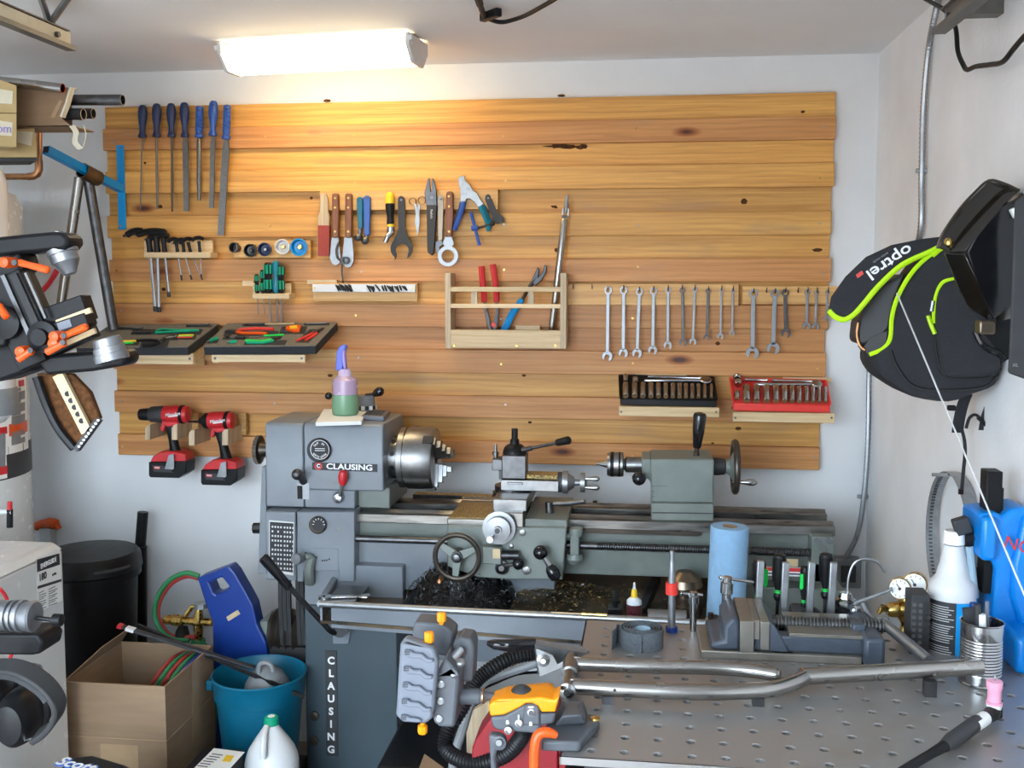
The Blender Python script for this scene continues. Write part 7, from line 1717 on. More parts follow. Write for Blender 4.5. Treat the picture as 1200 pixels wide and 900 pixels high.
# ================================================================ right wall: bag, visor, jacket, band, rod
X6 = zr(960, 200, 4.5); Y6 = zr(960, 380, 5); H6 = zr(900, 180, 2.37); T6 = zr(1020, 480, 5.622)
FB, LM = MT['fabric_black'], MT['lime']
bp0, bn = W(1090, 380, -1.16), Vector((-.40, -.92, 0)).normalized()
BT = plane_pt(bp0, bn)
bk = thing('backpack', 'black backpack with lime edging and open lid hanging on the right wall', 'bag', W(1100, 470, -1.1))
out = [(1100, 288), (1068, 322), (1050, 350), (1043, 380), (1038, 402), (1019, 418), (1026, 437), (1042, 450), (1070, 465), (1112, 471), (1140, 462), (1165, 452), (1172, 430), (1172, 395), (1165, 335), (1150, 292)]
out = [(p.x, p.y) for p in spline([Vector((x, y, 0)) for x, y in out], 3, closed=True)]
cx_, cy_ = 1108, 388
def sc(k): return [((x - cx_) * k + cx_, (y - cy_) * k + cy_) for x, y in out]
def ringp(k, back): 
    r = [BT(*p) + Vector((0, back, 0)) for p in sc(k)]
    for p in r: p.x = min(p.x, WR - .004)
    return r
MB().loft([ringp(.90, -.016), ringp(.97, -.010), ringp(1.0, .008), ringp(1.0, .10), ringp(.93, .15)]).build('main_compartment', FB, bk)
# seam along the front edge, pocket with lime zip
def line(pts, r, m, nm, dz=-.012, k=5, n=6, par=None): return MB().tube(spline([BT(*p) + Vector((0, dz, 0)) for p in pts], k), r, n).build(nm, MT[m], par or bk)
line([(1042, 410), (1050, 430), (1070, 452), (1110, 456), (1150, 452), (1165, 440)], .0028, 'black_plastic', 'seam', -.017)
po = [(1118, 326), (1100, 331), (1091, 346), (1089, 380), (1094, 420), (1098, 434), (1108, 441), (1150, 440), (1166, 430), (1164, 380), (1150, 330)]
po = [(p.x, p.y) for p in spline([Vector((x, y, 0)) for x, y in po], 3, closed=True)]
pcx, pcy = 1128, 388
MB().loft([[BT((x - pcx) * k + pcx, (y - pcy) * k + pcy) + Vector((0, d, 0)) for x, y in po] for k, d in ((.90, -.045), (.97, -.040), (1.0, -.03), (1.0, -.0))]).build('pocket', FB, bk)
line([(1118, 326), (1100, 330), (1092, 344), (1089, 362), (1088.5, 378)], .0042, 'lime', 'pocket_zip', -.036)
line([(1089, 378), (1093, 418), (1100, 436), (1112, 441), (1150, 440), (1166, 430)], .0018, 'black_plastic', 'pocket_seam', -.036)
line([(1087, 352), (1085, 364)], .004, 'alu', 'zip_slider', -.042); line([(1081, 369), (1084, 378), (1089, 390)], .0045, 'lime', 'zip_pull', -.042)
line([(1100, 291), (1080, 306), (1064, 324), (1050, 350), (1044, 372), (1042, 396), (1034, 408), (1018, 415)], .0052, 'lime', 'main_zip', -.010)
line([(1112, 282), (1102, 290), (1090, 300)], .006, 'lime', 'zip_garage', -.016)
# open mesh side and the dark hood stored inside
MB().loft([[BT(*p) + Vector((0, d, 0)) for p in [(1062, 320), (1032, 334), (1012, 362), (1006, 380), (1004, 400), (1009, 405), (1030, 399), (1043, 385), (1050, 350)]] for d in (.004, .09)]).build('stored_hood', MT['charcoal'], bk, bev=.008)
MB().tube(spline([BT(*p) + Vector((0, .0, 0)) for p in [(1006, 378), (1004.5, 392), (1008, 405), (1014, 410)]], 4), .0035, 6).build('hood_edge', MT['copper'], bk)
MB().loft([[BT(*p) + Vector((0, d, 0)) for p in [(1040, 388), (1020, 396), (1012, 408), (1019, 418), (1038, 403)]] for d in (.002, .06)]).build('side_pocket', MT['charcoal'], bk)
# lid, folded out over the planks
lo = [(972, 363), (975, 348), (992, 324), (1016, 301), (1046, 287), (1080, 280), (1106, 277), (1104, 286), (1090, 293), (1056, 309), (1030, 332), (1010, 356), (1000, 367), (990, 373), (978, 370)]
lp_ = plane_pt(BT(1100, 285) + Vector((0, -.012, 0)), Vector((-.25, -.95, .15)))
MB().prism([lp_(*p) for p in lo], (0, .016, 0)).build('lid', FB, bk, bev=.005)
MB().tube(spline([lp_(*p) + Vector((0, .004, 0)) for p in [(972, 364), (980, 371.5), (990, 374.5), (1001, 368.5), (1012, 356.5), (1032, 333), (1058, 310), (1092, 294), (1103, 288)]], 5), .0065, 8).build('lid_edge', LM, bk)
lr = (lp_(1012, 328) - lp_(1070, 290)); lu = lp_(1046, 318) - lp_(1036, 303)
lc = lp_(1042, 307) + Vector((0, -.0015, 0))
text('optrel', lc, lr, lu, .034, MT['ink_white'], bk, sx=1.25, bold=.0005)
MB().prism([lp_(*p) + Vector((0, -.001, 0)) for p in [(1003, 322), (1010, 317), (1012, 321), (1005, 326)]], (0, .002, 0)).build('badge', MT['red_tray'], bk)
text('swiss made', lp_(1032, 302) + Vector((0, -.0015, 0)), lr, lu, .008, MT['grey_plastic'], bk)
# straps below
def strap(pts, wd, y, nm, m='fabric_black', par=None): return MB().strip(spline([W(*p, y) for p in pts], 5), (wd, 0, 0), .003).build(nm, MT[m], par or bk)
strap([(1133, 462), (1128, 475), (1124, 492), (1122, 507)], .024, -1.09, 'strap'); strap([(1166, 450), (1160, 470), (1154, 488), (1151, 504)], .015, -1.11, 'strap')
strap([(1127, 503), (1130, 515), (1131, 530), (1129, 552), (1127, 574)], .007, -1.10, 'strap')
MB().tube(spline([W(*p, -1.10) for p in [(1132, 502), (1136, 490), (1143, 486), (1150, 492), (1156, 500)]], 5), .0035, 6).build('strap_loop', FB, bk)
MB().box(W(1115, 478, -1.09), (.018, .012, .012)).build('buckle', MT['black_plastic'], bk, bev=.003); MB().beam(W(1146, 489, -1.115), W(1157, 500, -1.115), .012, .008).build('buckle', MT['black_plastic'], bk, bev=.002)
MB().box(W(1126, 576, -1.10), (.010, .006, .012)).build('strap_end', MT['black_plastic'], bk)
MB().cyl((WR, -1.08, W(1140, 285, -1.1).z), (WR - .10, -1.08, W(1140, 285, -1.1).z), .006, n=10).build('wall_hook', MT['steel_black'], bk)

# ---- welding helmet with tinted shell
YV = -1.42
v_ = lambda a, b, d=0: W(*X6(a, b), YV + d)
wh = thing('welding_helmet', 'glossy black welding helmet with smoky shell hung over the bag', 'helmet', v_(900, 700, .1))
def shell(front, back, nm, m, bev=.004): return MB().loft([[v_(a, b, d) for a, b, d in front], [v_(a, b, d) for a, b, d in back]]).build(nm, MT[m], wh, bev=bev)
shell([(895, 52, .02), (975, 70, .0), (1055, 105, 0), (960, 190, -.03), (830, 350, -.03), (772, 432, -.02), (690, 432, .0), (622, 408, .03), (650, 340, .03), (740, 205, .02)], [(920, 70, .16), (985, 80, .16), (1055, 110, .16), (980, 200, .16), (880, 350, .16), (800, 410, .16), (730, 415, .16), (670, 395, .16), (690, 330, .16), (780, 200, .16)], 'brow_shell', 'smoke')
shell([(655, 430, .02), (772, 432, -.02), (800, 500, -.02), (850, 620, -.02), (900, 740, -.0), (895, 790, .02), (790, 730, .03), (730, 620, .03)], [(700, 440, .14), (780, 440, .14), (830, 520, .14), (870, 620, .14), (910, 740, .14), (905, 770, .14), (820, 720, .14), (760, 620, .14)], 'cheek_shell', 'smoke')
shell([(775, 430, -.022), (830, 350, -.032), (960, 190, -.032), (1080, 120, -.02), (1130, 180, -.02), (1130, 640, -.02), (1000, 720, -.02), (915, 790, -.01), (850, 620, -.022)], [(790, 430, .15), (850, 350, .15), (970, 200, .15), (1080, 130, .15), (1120, 180, .15), (1120, 640, .15), (1000, 720, .15), (925, 770, .15), (860, 620, .15)], 'face_shell', 'black_gloss')
MB().tube(spline([v_(a, b, .0) for a, b in [(622, 410), (650, 335), (740, 203), (820, 115), (895, 52), (975, 68), (1055, 105)]], 4), .0028, 6).build('shell_rim', MT['bronze'], wh)
MB().prism([v_(a, b, -.04) for a, b in [(1010, 205), (1040, 190), (1078, 235), (1035, 252)]], (0, .014, 0)).build('clip', MT['ink_white'], wh, bev=.002)
MB().lathe(v_(680, 376, .01), (-.6, -1, .2), [(0, .008), (.004, .007), (.006, .003)], 12).build('rivet', MT['brass'], wh)
MB().box(v_(875, 825, .0), (.030, .03, .026)).build('adjuster_knob', MT['rust_tube'], wh, bev=.004)
MB().tube(spline([W(*Y6(*p), YV + .02) for p in [(915, 40), (950, 110), (1000, 150), (1050, 170), (1090, 210)]], 5), .006, 8).build('headband', MT['black_gloss'], wh)
MB().loft([[W(*Y6(*p), YV + .03) for p in [(930, 10), (1150, -40), (1160, 180), (1090, 215), (1040, 150)]], [W(*Y6(*p), YV + .12) for p in [(950, 10), (1140, -30), (1150, 170), (1090, 190), (1050, 140)]]]).build('head_harness', MT['black_plastic'], wh)
MB().cyl((WR, YV + .10, v_(1060, 130).z), v_(1060, 130, .10), .006, n=8).build('wall_hook', MT['steel_black'], wh)
# ---- dark jacket edge nearest the camera on the right
jk = thing('hanging_apron', 'dark grey welding apron hanging flat at the right edge of the photo', 'apron', W(1195, 445, -1.58))
yj = -1.58
MB().loft([[W(x, y, yj + d) for x, y in [(1189, 236), (1200, 228), (1226, 226), (1226, 452), (1200, 444), (1181, 437), (1183, 400), (1187, 300)]] for d in (0, .03)]).build('cloth', MT['charcoal'], jk, bev=.004)
text('XL', W(1190, 428, yj - .001), (1, 0, 0), (0, 0, 1), .008, MT['grey_plastic'], jk)
MB().cyl((WR, yj + .015, W(1200, 232, yj).z), W(1200, 232, yj + .015), .005, n=8).build('wall_hook', MT['steel_black'], jk)

# ---- coiled band saw blade
c_ = Vector((WR - .020, -.985, 1.205 - .165))
bd = thing('saw_band', 'hoop of toothed steel band hanging on the right wall', 'band', c_)
pts = [c_ + Vector((0, math.sin(2 * PI * k / 64) * .168, math.cos(2 * PI * k / 64) * .165)) for k in range(65)]
MB().strip(pts, (.030, 0, 0), .0014).build('band', MT['galv'], bd)
b = MB()
for k in range(110):
    th = 2 * PI * k / 110; b.box(c_ + Vector((-.004, math.sin(th) * .1665, math.cos(th) * .1635)), (.008, .004, .0025), Matrix.Rotation(-th, 3, 'X'))
b.build('teeth', MT['steel_dark'], bd)['kind'] = 'stuff'
MB().cyl((WR, c_.y, c_.z + .160), (WR - .07, c_.y, c_.z + .160), .004, n=8).build('hook', MT['chrome'], bd)
# ---- white filler rod
a, b_ = BT(1043, 343) + Vector((0, -.06, 0)), Vector((.70, -1.80, TZ + .002))
tag(MB().cyl(a, b_, .0017, n=8).build('filler_rod', MT['white_plastic']), 'thin white rod slanting down across the backpack and blue press', 'rod')
# ================================================================ left side
A7 = zr(0, 0, 4); S7 = zr(0, 80, 4.0909); B7 = zr(0, 225, 2.77); C7 = zr(0, 550, 2.5714); R7 = zr(0, 600, 3); L7 = L3
# ---- water heater
hcx, hcy, hr = -2.165, -.46, .27
hz = W(20, 222, -.4).z
ex = W(34, 450, hcy).x; hcx = ex - hr / math.cos(.56) * 1.0
wh_ = thing('water_heater', 'tall white cylindrical water heater with printed labels in the corner', 'water heater', (hcx, hcy, 0))
MB().lathe((hcx, hcy, 0), (0, 0, 1), [(0, hr * .96), (.02, hr), (hz - .05, hr), (hz - .012, hr * .93), (hz, hr * .8)], 48).build('tank', MT['white_enamel'], wh_)
def hwrap(x0, y0, x1, y1, m, th, nm, par=None):
    # patch on the tank between two sight lines
    def ang(px, py):
        d = ray(px, py); o = CAM - Vector((hcx, hcy, 0)); a = d.x ** 2 + d.y ** 2; bq = o.x * d.x + o.y * d.y; cq = o.x ** 2 + o.y ** 2 - hr ** 2
        disc = bq * bq - a * cq
        t = (-bq - math.sqrt(max(disc, 0))) / a; p = CAM + d * t; return math.atan2(p.y - hcy, p.x - hcx), p.z
    a0, z0 = ang(x0, y0); a1, z1 = ang(x1, y1); n = 8; vs = []
    for z in (z0, z1): vs += [(hcx + (hr + th) * math.cos(a0 + (a1 - a0) * k / n), hcy + (hr + th) * math.sin(a0 + (a1 - a0) * k / n), z) for k in range(n + 1)]
    return MB().add(vs, [(k, k + 1, n + 2 + k, n + 1 + k) for k in range(n)]).build(nm, MT[m], par or wh_)
lb_ = hwrap(-30, 441, 33, 525, 'paper', .0008, 'safety_label')
hwrap(8, 434, 31, 441, 'orange', .0012, 'label_band', lb_)
hwrap(12, 446, 17, 452, 'red', .0012, 'label_mark', lb_); hwrap(21, 446, 28, 452, 'red', .0012, 'label_mark', lb_)
for k in range(14):
    y = 456 + k * 4.6
    if k in (9, 10): hwrap(10, y, 32, y + 3.4, 'orange', .0012, 'label_band', lb_); continue
    hwrap(13, y, 29 if k % 3 else 24, y + 1.8, 'grey_plastic', .0012, 'label_print', lb_)['kind'] = 'stuff'
l2 = hwrap(-30, 505, 8, 560, 'paper', .0016, 'rating_label'); hwrap(-30, 505, 8, 508, 'red', .002, 'label_band', l2); hwrap(-30, 552, 8, 555, 'red', .002, 'label_band', l2)
for k in range(7): hwrap(-30, 512 + k * 5.4, 6, 514 + k * 5.4, 'grey_plastic', .002, 'label_print', l2)['kind'] = 'stuff'
hwrap(-30, 530, 38, 548, 'charcoal', .0006, 'strap')
pz = W(14, 588, hcy - hr).z; py_ = hcy - hr - .01
MB().cyl(W(-8, 600, py_), W(14, 600, py_), .008, n=10).build('drain_pipe', MT['white_plastic'], wh_); MB().cyl(W(11.5, 618, py_), W(11.5, 597, py_), .009, n=10).build('drain_valve', MT['black_plastic'], wh_); MB().cyl(W(11.5, 597, py_), W(11.5, 588, py_), .007, n=10).build('valve_cap', MT['red'], wh_)
# copper pipe above
cpz = [W(-60, 207, -.30), W(36, 207, -.30), W(43, 204, -.30), W(45.5, 197, -.30), W(45.5, 178, -.30), W(45.5, 150, -.30)]
t = thing('copper_pipe', 'copper water pipe with elbow under the cardboard boxes', 'pipe', cpz[3])
MB().tube([cpz[0], cpz[1], cpz[2], cpz[3], cpz[4], cpz[5]], .0105, 12).build('pipe', MT['copper'], t)
MB().tube([W(33, 207, -.30), W(39, 206.5, -.30), W(43.5, 204, -.30), W(45.5, 199, -.30), W(45.5, 188, -.30)], .0125, 12).build('elbow', MT['copper'], t)
# white capsule tank
yk_ = -.95
t = thing('white_tank', 'narrow white rounded tank in front of the water heater', 'tank', W(-22, 497, yk_)); cx7 = W(-22, 340, yk_).x; rr7 = W(9, 340, yk_).x - cx7
z0, z1 = W(-20, 500, yk_).z, W(-20, 186, yk_).z
MB().lathe((cx7, yk_, 0), (0, 0, 1), [(z0, .01), (z0 + .012, rr7 * .6), (z0 + .04, rr7 * .95), (z0 + .06, rr7), (z1 - .06, rr7 * .97), (z1 - .03, rr7 * .85), (z1 - .006, rr7 * .5), (z1, .01)], 32).build('shell', MT['white_enamel'], t)
MB().lathe((cx7, yk_, W(0, 470, yk_).z), (0, 0, 1), [(-.035, rr7 + .002), (-.03, rr7 + .005), (.03, rr7 + .005), (.035, rr7 + .002)], 32).build('strap', MT['grey_plastic'], t)
MB().beam((cx7, yk_, (z0 + z1) / 2), (WL, yk_, (z0 + z1) / 2), .05, .05).build('wall_bracket', MT['galv'], t)
MB().beam((cx7, yk_, z0 + .3), (WL, yk_, z0 + .3), .05, .05).build('wall_bracket', MT['galv'], t)

# ---- boxes and tubes on an added high shelf
ys = -.62
s7 = lambda a, b, d=0: W(*S7(a, b), ys + d)
zsh = s7(100, 428).z
tag(MB().prism([Vector((WL, ys + .004, zsh)), Vector((s7(172, 400).x, ys + .004, zsh)), Vector((s7(172, 400).x - .08, ys + .10, zsh)), Vector((WL, ys + .10, zsh))], (0, 0, -.010)).build('box_shade_shelf', MT['charcoal'], bev=.001), 'high thin added shelf, dark for the shade under the cardboard boxes', 'shelf')  # added support; its dark colour stands in for the boxes' shaded bottom
def carton(nm, lb, pts, d0, depth, m, zfloor=None):
    t = thing(nm, lb, 'box', s7(*pts[0], d0))
    MB().prism([s7(*p, d0) for p in pts], Vector((-.64, .77, 0)) * depth).build('carton', MT[m], t, bev=.002); return t
t = carton('cardboard_box', 'low pale cardboard box at the bottom of the high shelf stack', [(-260, 300), (165, 288), (180, 427), (-260, 427)], 0, .08, 'card_yellow')
MB().prism([s7(*p, -.001) for p in [(78, 300), (158, 305), (150, 372), (84, 355)]], (0, .002, 0)).build('paper_label', MT['cream_label'], t)
zA = s7(0, 288).z + .001
t = carton('cardboard_box', 'yellowish carton with handwritten label, lower of two at the photo edge', [(-260, 212), (80, 216), (80, 380), (-260, 365)], -.10, .09, 'card_yellow')
MB().prism([s7(*p, -.101) for p in [(-40, 245), (60, 260), (56, 325), (-40, 318)]], (0, .002, 0)).build('paper_label', MT['cream_label'], t)
text('om', s7(20, 290, -.103), (1, 0, -.06), (0, 0, 1), .034, MT['purple'], t)
t = carton('cardboard_box', 'yellowish carton with blank label, upper of two at the photo edge', [(-260, 50), (-10, 50), (80, 82), (80, 214), (-260, 210)], -.10, .09, 'card_yellow')
MB().prism([s7(*p, -.101) for p in [(-40, 92), (62, 110), (58, 172), (-40, 165)]], (0, .002, 0)).build('paper_label', MT['cream_label'], t)
t = thing('open_carton', 'long brown carton holding steel tubes, taped and torn at its open end', 'box', s7(80, 280, .0))
o_ = [s7(-100, 85, .0), s7(345, 92, .0), s7(298, 240, .0), s7(160, 286, .0), s7(-100, 286, .0)]
MB().prism([s7(-100, 85, .0), s7(340, 92, .0), s7(295, 240, .0), s7(345, 280, .0), s7(166, 285, .0), s7(-100, 286, .0)], (0, .004, 0)).build('side_flap', MT['card'], t)
MB().prism([s7(-100, 85, .12), s7(340, 92, .12), s7(345, 280, .12), s7(-100, 286, .12)], (0, .004, 0)).build('back_side', MT['card'], t)
MB().prism([s7(-100, 284, .0), s7(345, 280, .0), s7(345, 280, .0) + Vector((0, .12, 0)), s7(-100, 284, .0) + Vector((0, .12, 0))], (0, 0, .004)).build('bottom_flap', MT['card'], t)
MB().strip([s7(300, 235, -.002), s7(325, 170, -.002), s7(345, 95, -.002), s7(365, 100, .03)], (.0, .02, .0), .006).build('torn_edge', MT['cream_label'], t)
MB().strip(spline([s7(345, 275, .0), s7(365, 310, -.01), s7(358, 350, -.01), s7(375, 375, -.01), s7(388, 388, -.01)], 4), (.016, 0, .004), .002).build('torn_paper', MT['cream_label'], t)
MB().tube(spline([s7(400, 275, .0), s7(412, 320, .0), s7(400, 370, .0), s7(388, 386, .0)], 4), .0015, 5).build('torn_thread', MT['cream_label'], t)
MB().prism([s7(*p, -.0015) for p in [(240, 235), (285, 150), (300, 158), (262, 240)]], (0, .002, 0)).build('tape', MT['tape'], t)
for (p0, p1, r, d, m, lb) in [((-120, 48), (300, 96), 24, -.03, 'raw_tube', 'steel tube lying on top of the long carton, reddish open end'), ((150, 152), (588, 152), 27, .06, 'steel_dark', 'longest grey steel tube sticking out of the carton'),
                              ((150, 214), (400, 221), 29, .06, 'charcoal', 'black tube below the long grey one, nearer its mouth'), ((150, 214), (448, 217), 26, .13, 'charcoal', 'black tube farther back in the carton mouth')]:
    a, b_ = s7(*p0, d), s7(*p1, d); r = r / 4.09 * (ys + d + 3.45) / F
    t = thing('steel_tube', lb, 'tube', a, 'tubes in the long carton')
    dv = (b_ - a).normalized(); l = (b_ - a).length
    MB().lathe(a, dv, [(0, r), (l, r), (l, r * .86), (l - .05, r * .86), (l - .05, .002)], 24, False).build('tube', MT[m], t)
    MB().ring(b_ + dv * .0004, dv, r * .99, r * .87, .0008, 24).build('cut_end', MT['red' if 'reddish' in lb else 'tan_bar' if m == 'charcoal' else 'steel'], t)

# ---- frame jig with orange levers
yj = -1.92
j7 = lambda a, b, d=0: W(*B7(a, b), yj + d)
jg = thing('frame_jig', 'black frame building jig with orange levers and silver cones', 'jig', (j7(-160, 500).x, yj, 0))
BLK = MT['black_plastic']
def jp(pts, d, th, nm, m='black_plastic', bev=.003): return MB().prism([j7(*p, d) for p in pts], (0, th, 0)).build(nm, MT[m], jg, bev=bev)
px_ = j7(-330, 400).x
MB().bb((px_ - .04, yj - .0, 0), (px_ + .04, yj + .08, 2.0)).build('column', BLK, jg, bev=.004)
MB().bb((px_ - .3, yj - .25, 0), (px_ + .15, yj + .3, .03)).build('foot', BLK, jg, bev=.004)
MB().beam(j7(-335, 180, .02), j7(-150, 185, .02), .05, .06, up=(0, 1, 0)).build('arm_root', BLK, jg); MB().beam(j7(-335, 570, .02), j7(-150, 570, .02), .05, .08, up=(0, 1, 0)).build('arm_root', BLK, jg)
jp([(-160, 160), (0, 145), (170, 128), (200, 130), (218, 148), (222, 170), (205, 188), (0, 208), (-160, 215)], -.01, .05, 'upper_arm', bev=.006)
MB().lathe(j7(188, 136, .012), (0, 0, 1), [(-.004, .008), (.004, .008), (.005, .004)], 10).build('arm_bolt', MT['steel'], jg)
a, b_ = j7(197, 178, .015), j7(228, 268, .015); l = (b_ - a).length
MB().lathe(a, b_ - a, [(0, .024), (l * .25, .0245), (l * .27, .0225), (l * .55, .0215), (l * .56, .021), (l * .98, .010), (l, .008)], 28).build('upper_cone', MT['alu'], jg)
# diagonal rails
for (p0, p1, w_, m, d, nm) in [((-5, 250), (128, 560), .050, 'black_plastic', .0, 'rail'), ((62, 258), (148, 448), .026, 'black_plastic', -.004, 'rail'), ((28, 280), (118, 470), .010, 'steel_dark', -.012, 'rail_strip'), ((55, 262), (142, 440), .006, 'steel_dark', -.014, 'rail_strip')]:
    MB().beam(j7(*p0, d), j7(*p1, d), w_, .04 if d >= -.005 else .006, up=(0, 1, 0)).build(nm, MT[m], jg, bev=.002)
for (p0, p1, w_) in [((10, 270), (122, 520), .007), ((84, 262), (150, 410), .004), ((44, 268), (132, 458), .012)]:
    MB().beam(j7(*p0, -.026), j7(*p1, -.026), w_, .005, up=(0, 1, 0)).build('rail_slot', MT['steel_dark' if w_ < .01 else 'rubber'], jg)
jp([(0, 215), (60, 200), (75, 250), (20, 288), (-10, 270)], -.02, .05, 'rail_head')
# cross bars with pale scales
for (p0, p1, w_, d) in [((130, 428), (292, 372), .040, .0), ((165, 500), (300, 436), .034, .0), ((140, 462), (296, 410), .020, -.01)]:
    MB().beam(j7(*p0, d), j7(*p1, d), w_, .03, up=(0, 1, 0)).build('cross_bar', BLK, jg, bev=.002)
for (p0, p1) in [((186, 424), (296, 383)), ((214, 492), (310, 450))]: MB().beam(j7(*p0, -.02), j7(*p1, -.02), .008, .006, up=(0, 1, 0)).build('scale', MT['tan_bar'], jg)
MB().beam(j7(190, 438, -.024), j7(232, 424, -.024), .012, .004, up=(0, 1, 0)).build('scale_plate', MT['grey_light'], jg)
# lower arm, carriage and disc
jp([(-160, 640), (-160, 500), (100, 470), (130, 520), (100, 580), (0, 615)], .0, .06, 'carriage', bev=.006)
jp([(-160, 470), (0, 450), (20, 470), (15, 500), (-160, 530)], -.03, .03, 'carriage_cap', bev=.004)
jp([(120, 550), (160, 530), (390, 512), (405, 530), (408, 548), (395, 565), (300, 582), (150, 595)], -.01, .05, 'lower_arm', bev=.008)
a, b_ = j7(366, 548, -.016), j7(345, 474, -.016); l = (b_ - a).length
MB().lathe(a, b_ - a, [(0, .026), (l * .3, .0265), (l * .32, .0245), (l * .6, .0245), (l * .62, .0225), (l * .95, .0215), (l, .019)], 28).build('lower_cone', MT['alu'], jg)
MB().lathe(j7(150, 470, -.02), (0, -1, 0), [(0, .026), (.012, .025), (.014, .014), (.022, .013)], 20).build('clamp_knob', BLK, jg)
MB().lathe(j7(28, 425, -.02), (0, -1, 0), [(0, .026), (.012, .025), (.014, .014)], 20).build('clamp_knob', BLK, jg)
# orange levers
def olever(p0, p1, hub):
    a, b_ = j7(*p0, -.045), j7(*p1, -.055); l = (b_ - a).length
    o = MB().lathe(a, b_ - a, [(0, .004), (.004, .006), (l * .3, .005), (l * .8, .006), (l * .96, .0055), (l, .003)], 10).build('orange_lever', MT['orange'], jg)
    MB().lathe(j7(*hub, -.02), (0, -1, 0), [(0, .008), (.02, .009), (.030, .008), (.032, .004)], 14).build('lever_hub', MT['orange'], o)
    MB().lathe(j7(*hub, -.052), (0, -1, 0), [(0, .005), (.002, .0045)], 10).build('hub_screw', MT['steel_black'], o)
olever((60, 228), (160, 254), (48, 229)); olever((200, 470), (283, 436), (208, 466)); olever((215, 488), (148, 522), (205, 488)); olever((108, 512), (56, 546), (100, 514)); olever((-5, 365), (22, 408), (-12, 370))
# dark blade below
jp([(118, 590), (232, 590), (290, 650), (322, 735), (250, 836), (235, 832), (170, 720), (130, 640)], .01, .012, 'guard_blade', 'burl', .002)
MB().beam(j7(190, 592, .004), j7(284, 778, .004), .018, .008, up=(0, 1, 0)).build('index_strip', MT['tan_bar'], jg)
for k in range(5): MB().cyl(j7(219 + k * 11.5, 655 + k * 22, -.001), j7(219 + k * 11.5, 655 + k * 22, .006), .0045, n=10).build('index_hole', MT['ink'], jg)
MB().beam(j7(250, 836, .006), j7(322, 738, .006), .008, .012, up=(0, 1, 0)).build('toothed_edge', MT['charcoal'], jg)
for k in range(9): MB().cyl(j7(256 + k * 7.8, 826 - k * 10.6, -.002), j7(256 + k * 7.8, 826 - k * 10.6, .004), .0022, n=6).build('edge_rivet', MT['ink_white'], jg)
MB().tube(spline([j7(118, 600, .0), j7(150, 690, .004), (j7(190, 770, .004)), j7(240, 832, .006)], 5), .007, 8).build('blade_rim', BLK, jg)
tag(MB().tube(spline([j7(192, 240, .10), j7(160, 295, .10), j7(115, 340, .10), j7(70, 362, .10)], 6), .0045, 8).build('red_cable', MT['red']), 'short red cable running behind the black jig', 'cable')

# ---- lower spindle, block, bar
ysx = -2.0
r7 = lambda a, b, d=0: W(*R7(a, b), ysx + d)
sp = thing('jig_spindle', 'silver grooved spindle with thin black rod and black block below', 'jig', (r7(-160, 400).x, ysx, 0))
xq = r7(-330, 400).x
MB().bb((xq - .03, ysx - .03, 0), (xq + .03, ysx + .03, r7(0, 320).z + .05)).build('column', BLK, sp, bev=.003)
a = r7(0, 362); d = Vector((1, 0, .0)); px2 = lambda p: r7(p, 362).x - a.x
MB().lathe(a, d, [(px2(-330), .023), (px2(38), .023), (px2(39), .019), (px2(48), .019), (px2(49), .0235), (px2(58), .0235), (px2(59), .020), (px2(70), .020), (px2(71), .0245), (px2(82), .0245), (px2(84), .021), (px2(118), .0245), (px2(124), .022), (px2(126), .008)], 30).build('spindle', MT['alu'], sp)
MB().cyl(a + d * px2(124) + Vector((0, 0, -.002)), a + d * px2(190) + Vector((0, 0, -.004)), .0033, n=10).build('thin_rod', MT['black_plastic'], sp)
MB().lathe(a + d * px2(186) + Vector((0, 0, -.004)), d, [(0, .006), (.001, .0095), (.014, .0095), (.016, .006)], 14).build('rod_knob', MT['black_plastic'], sp)
MB().prism([r7(*p) for p in [(-330, 428), (130, 430), (150, 462), (140, 500), (110, 505), (-330, 500)]], (0, .06, 0)).build('black_block', MT['black_plastic'], sp, bev=.004)
MB().lathe(r7(-330, 540, .03), (1, 0, 0), [(0, .014), (r7(125, 540).x - r7(-330, 540).x, .014), (r7(145, 540).x - r7(-330, 540).x, .012)], 20).build('alu_bar', MT['alu'], sp)
# ---- ear defenders hung on the spindle bar
ye = ysx - .07
e7 = lambda a, b, d=0: W(*R7(a, b), ye + d)
em = thing('ear_defenders', 'black ear defenders with padded headband hanging on the silver bar', 'ear defenders', e7(60, 800))
hb_ = spline([e7(-30, 545, .02), e7(40, 545, .0), e7(100, 565, -.01), (e7(165, 610, -.015)), e7(205, 670, -.015), e7(200, 720, -.01), e7(165, 765, .0), e7(125, 792, .01)], 5)
MB().strip(hb_, [Vector((.0, .030, .010))] * len(hb_), .009).build('headband', MT['rubber'], em, bev=.003)
MB().strip([p + Vector((-.004, 0, -.006)) for p in hb_[:18]], [Vector((.0, .022, .008))] * 18, .013).build('headband_pad', MT['charcoal'], em)
EAX = Vector((.16, -.98, .06)).normalized()
def cup(c, rx, rz, nm):
    rings = []
    for f, dd in ((.35, -.052), (.7, -.048), (.9, -.036), (1, -.015), (1, .01), (.93, .014)):
        rings.append([c + Vector((rx * f * math.cos(2 * PI * j / 24), 0, rz * f * math.sin(2 * PI * j / 24))) + EAX * (-dd) for j in range(24)])
    o = MB().loft(rings).build(nm, MT['black_plastic'], em)
    MB().torus(c + EAX * -.018, EAX, rx * .9, .010, 24, 8).build('cushion', MT['black_plastic'], o)
cup(e7(76, 712, .035), .031, .042, 'ear_cup'); cup(e7(2, 672, .06), .030, .042, 'ear_cup')
MB().tube(spline([e7(115, 795), e7(95, 800), e7(60, 806), e7(30, 795), e7(5, 770)], 4), .0016, 6).build('wire', MT['chrome'], em)

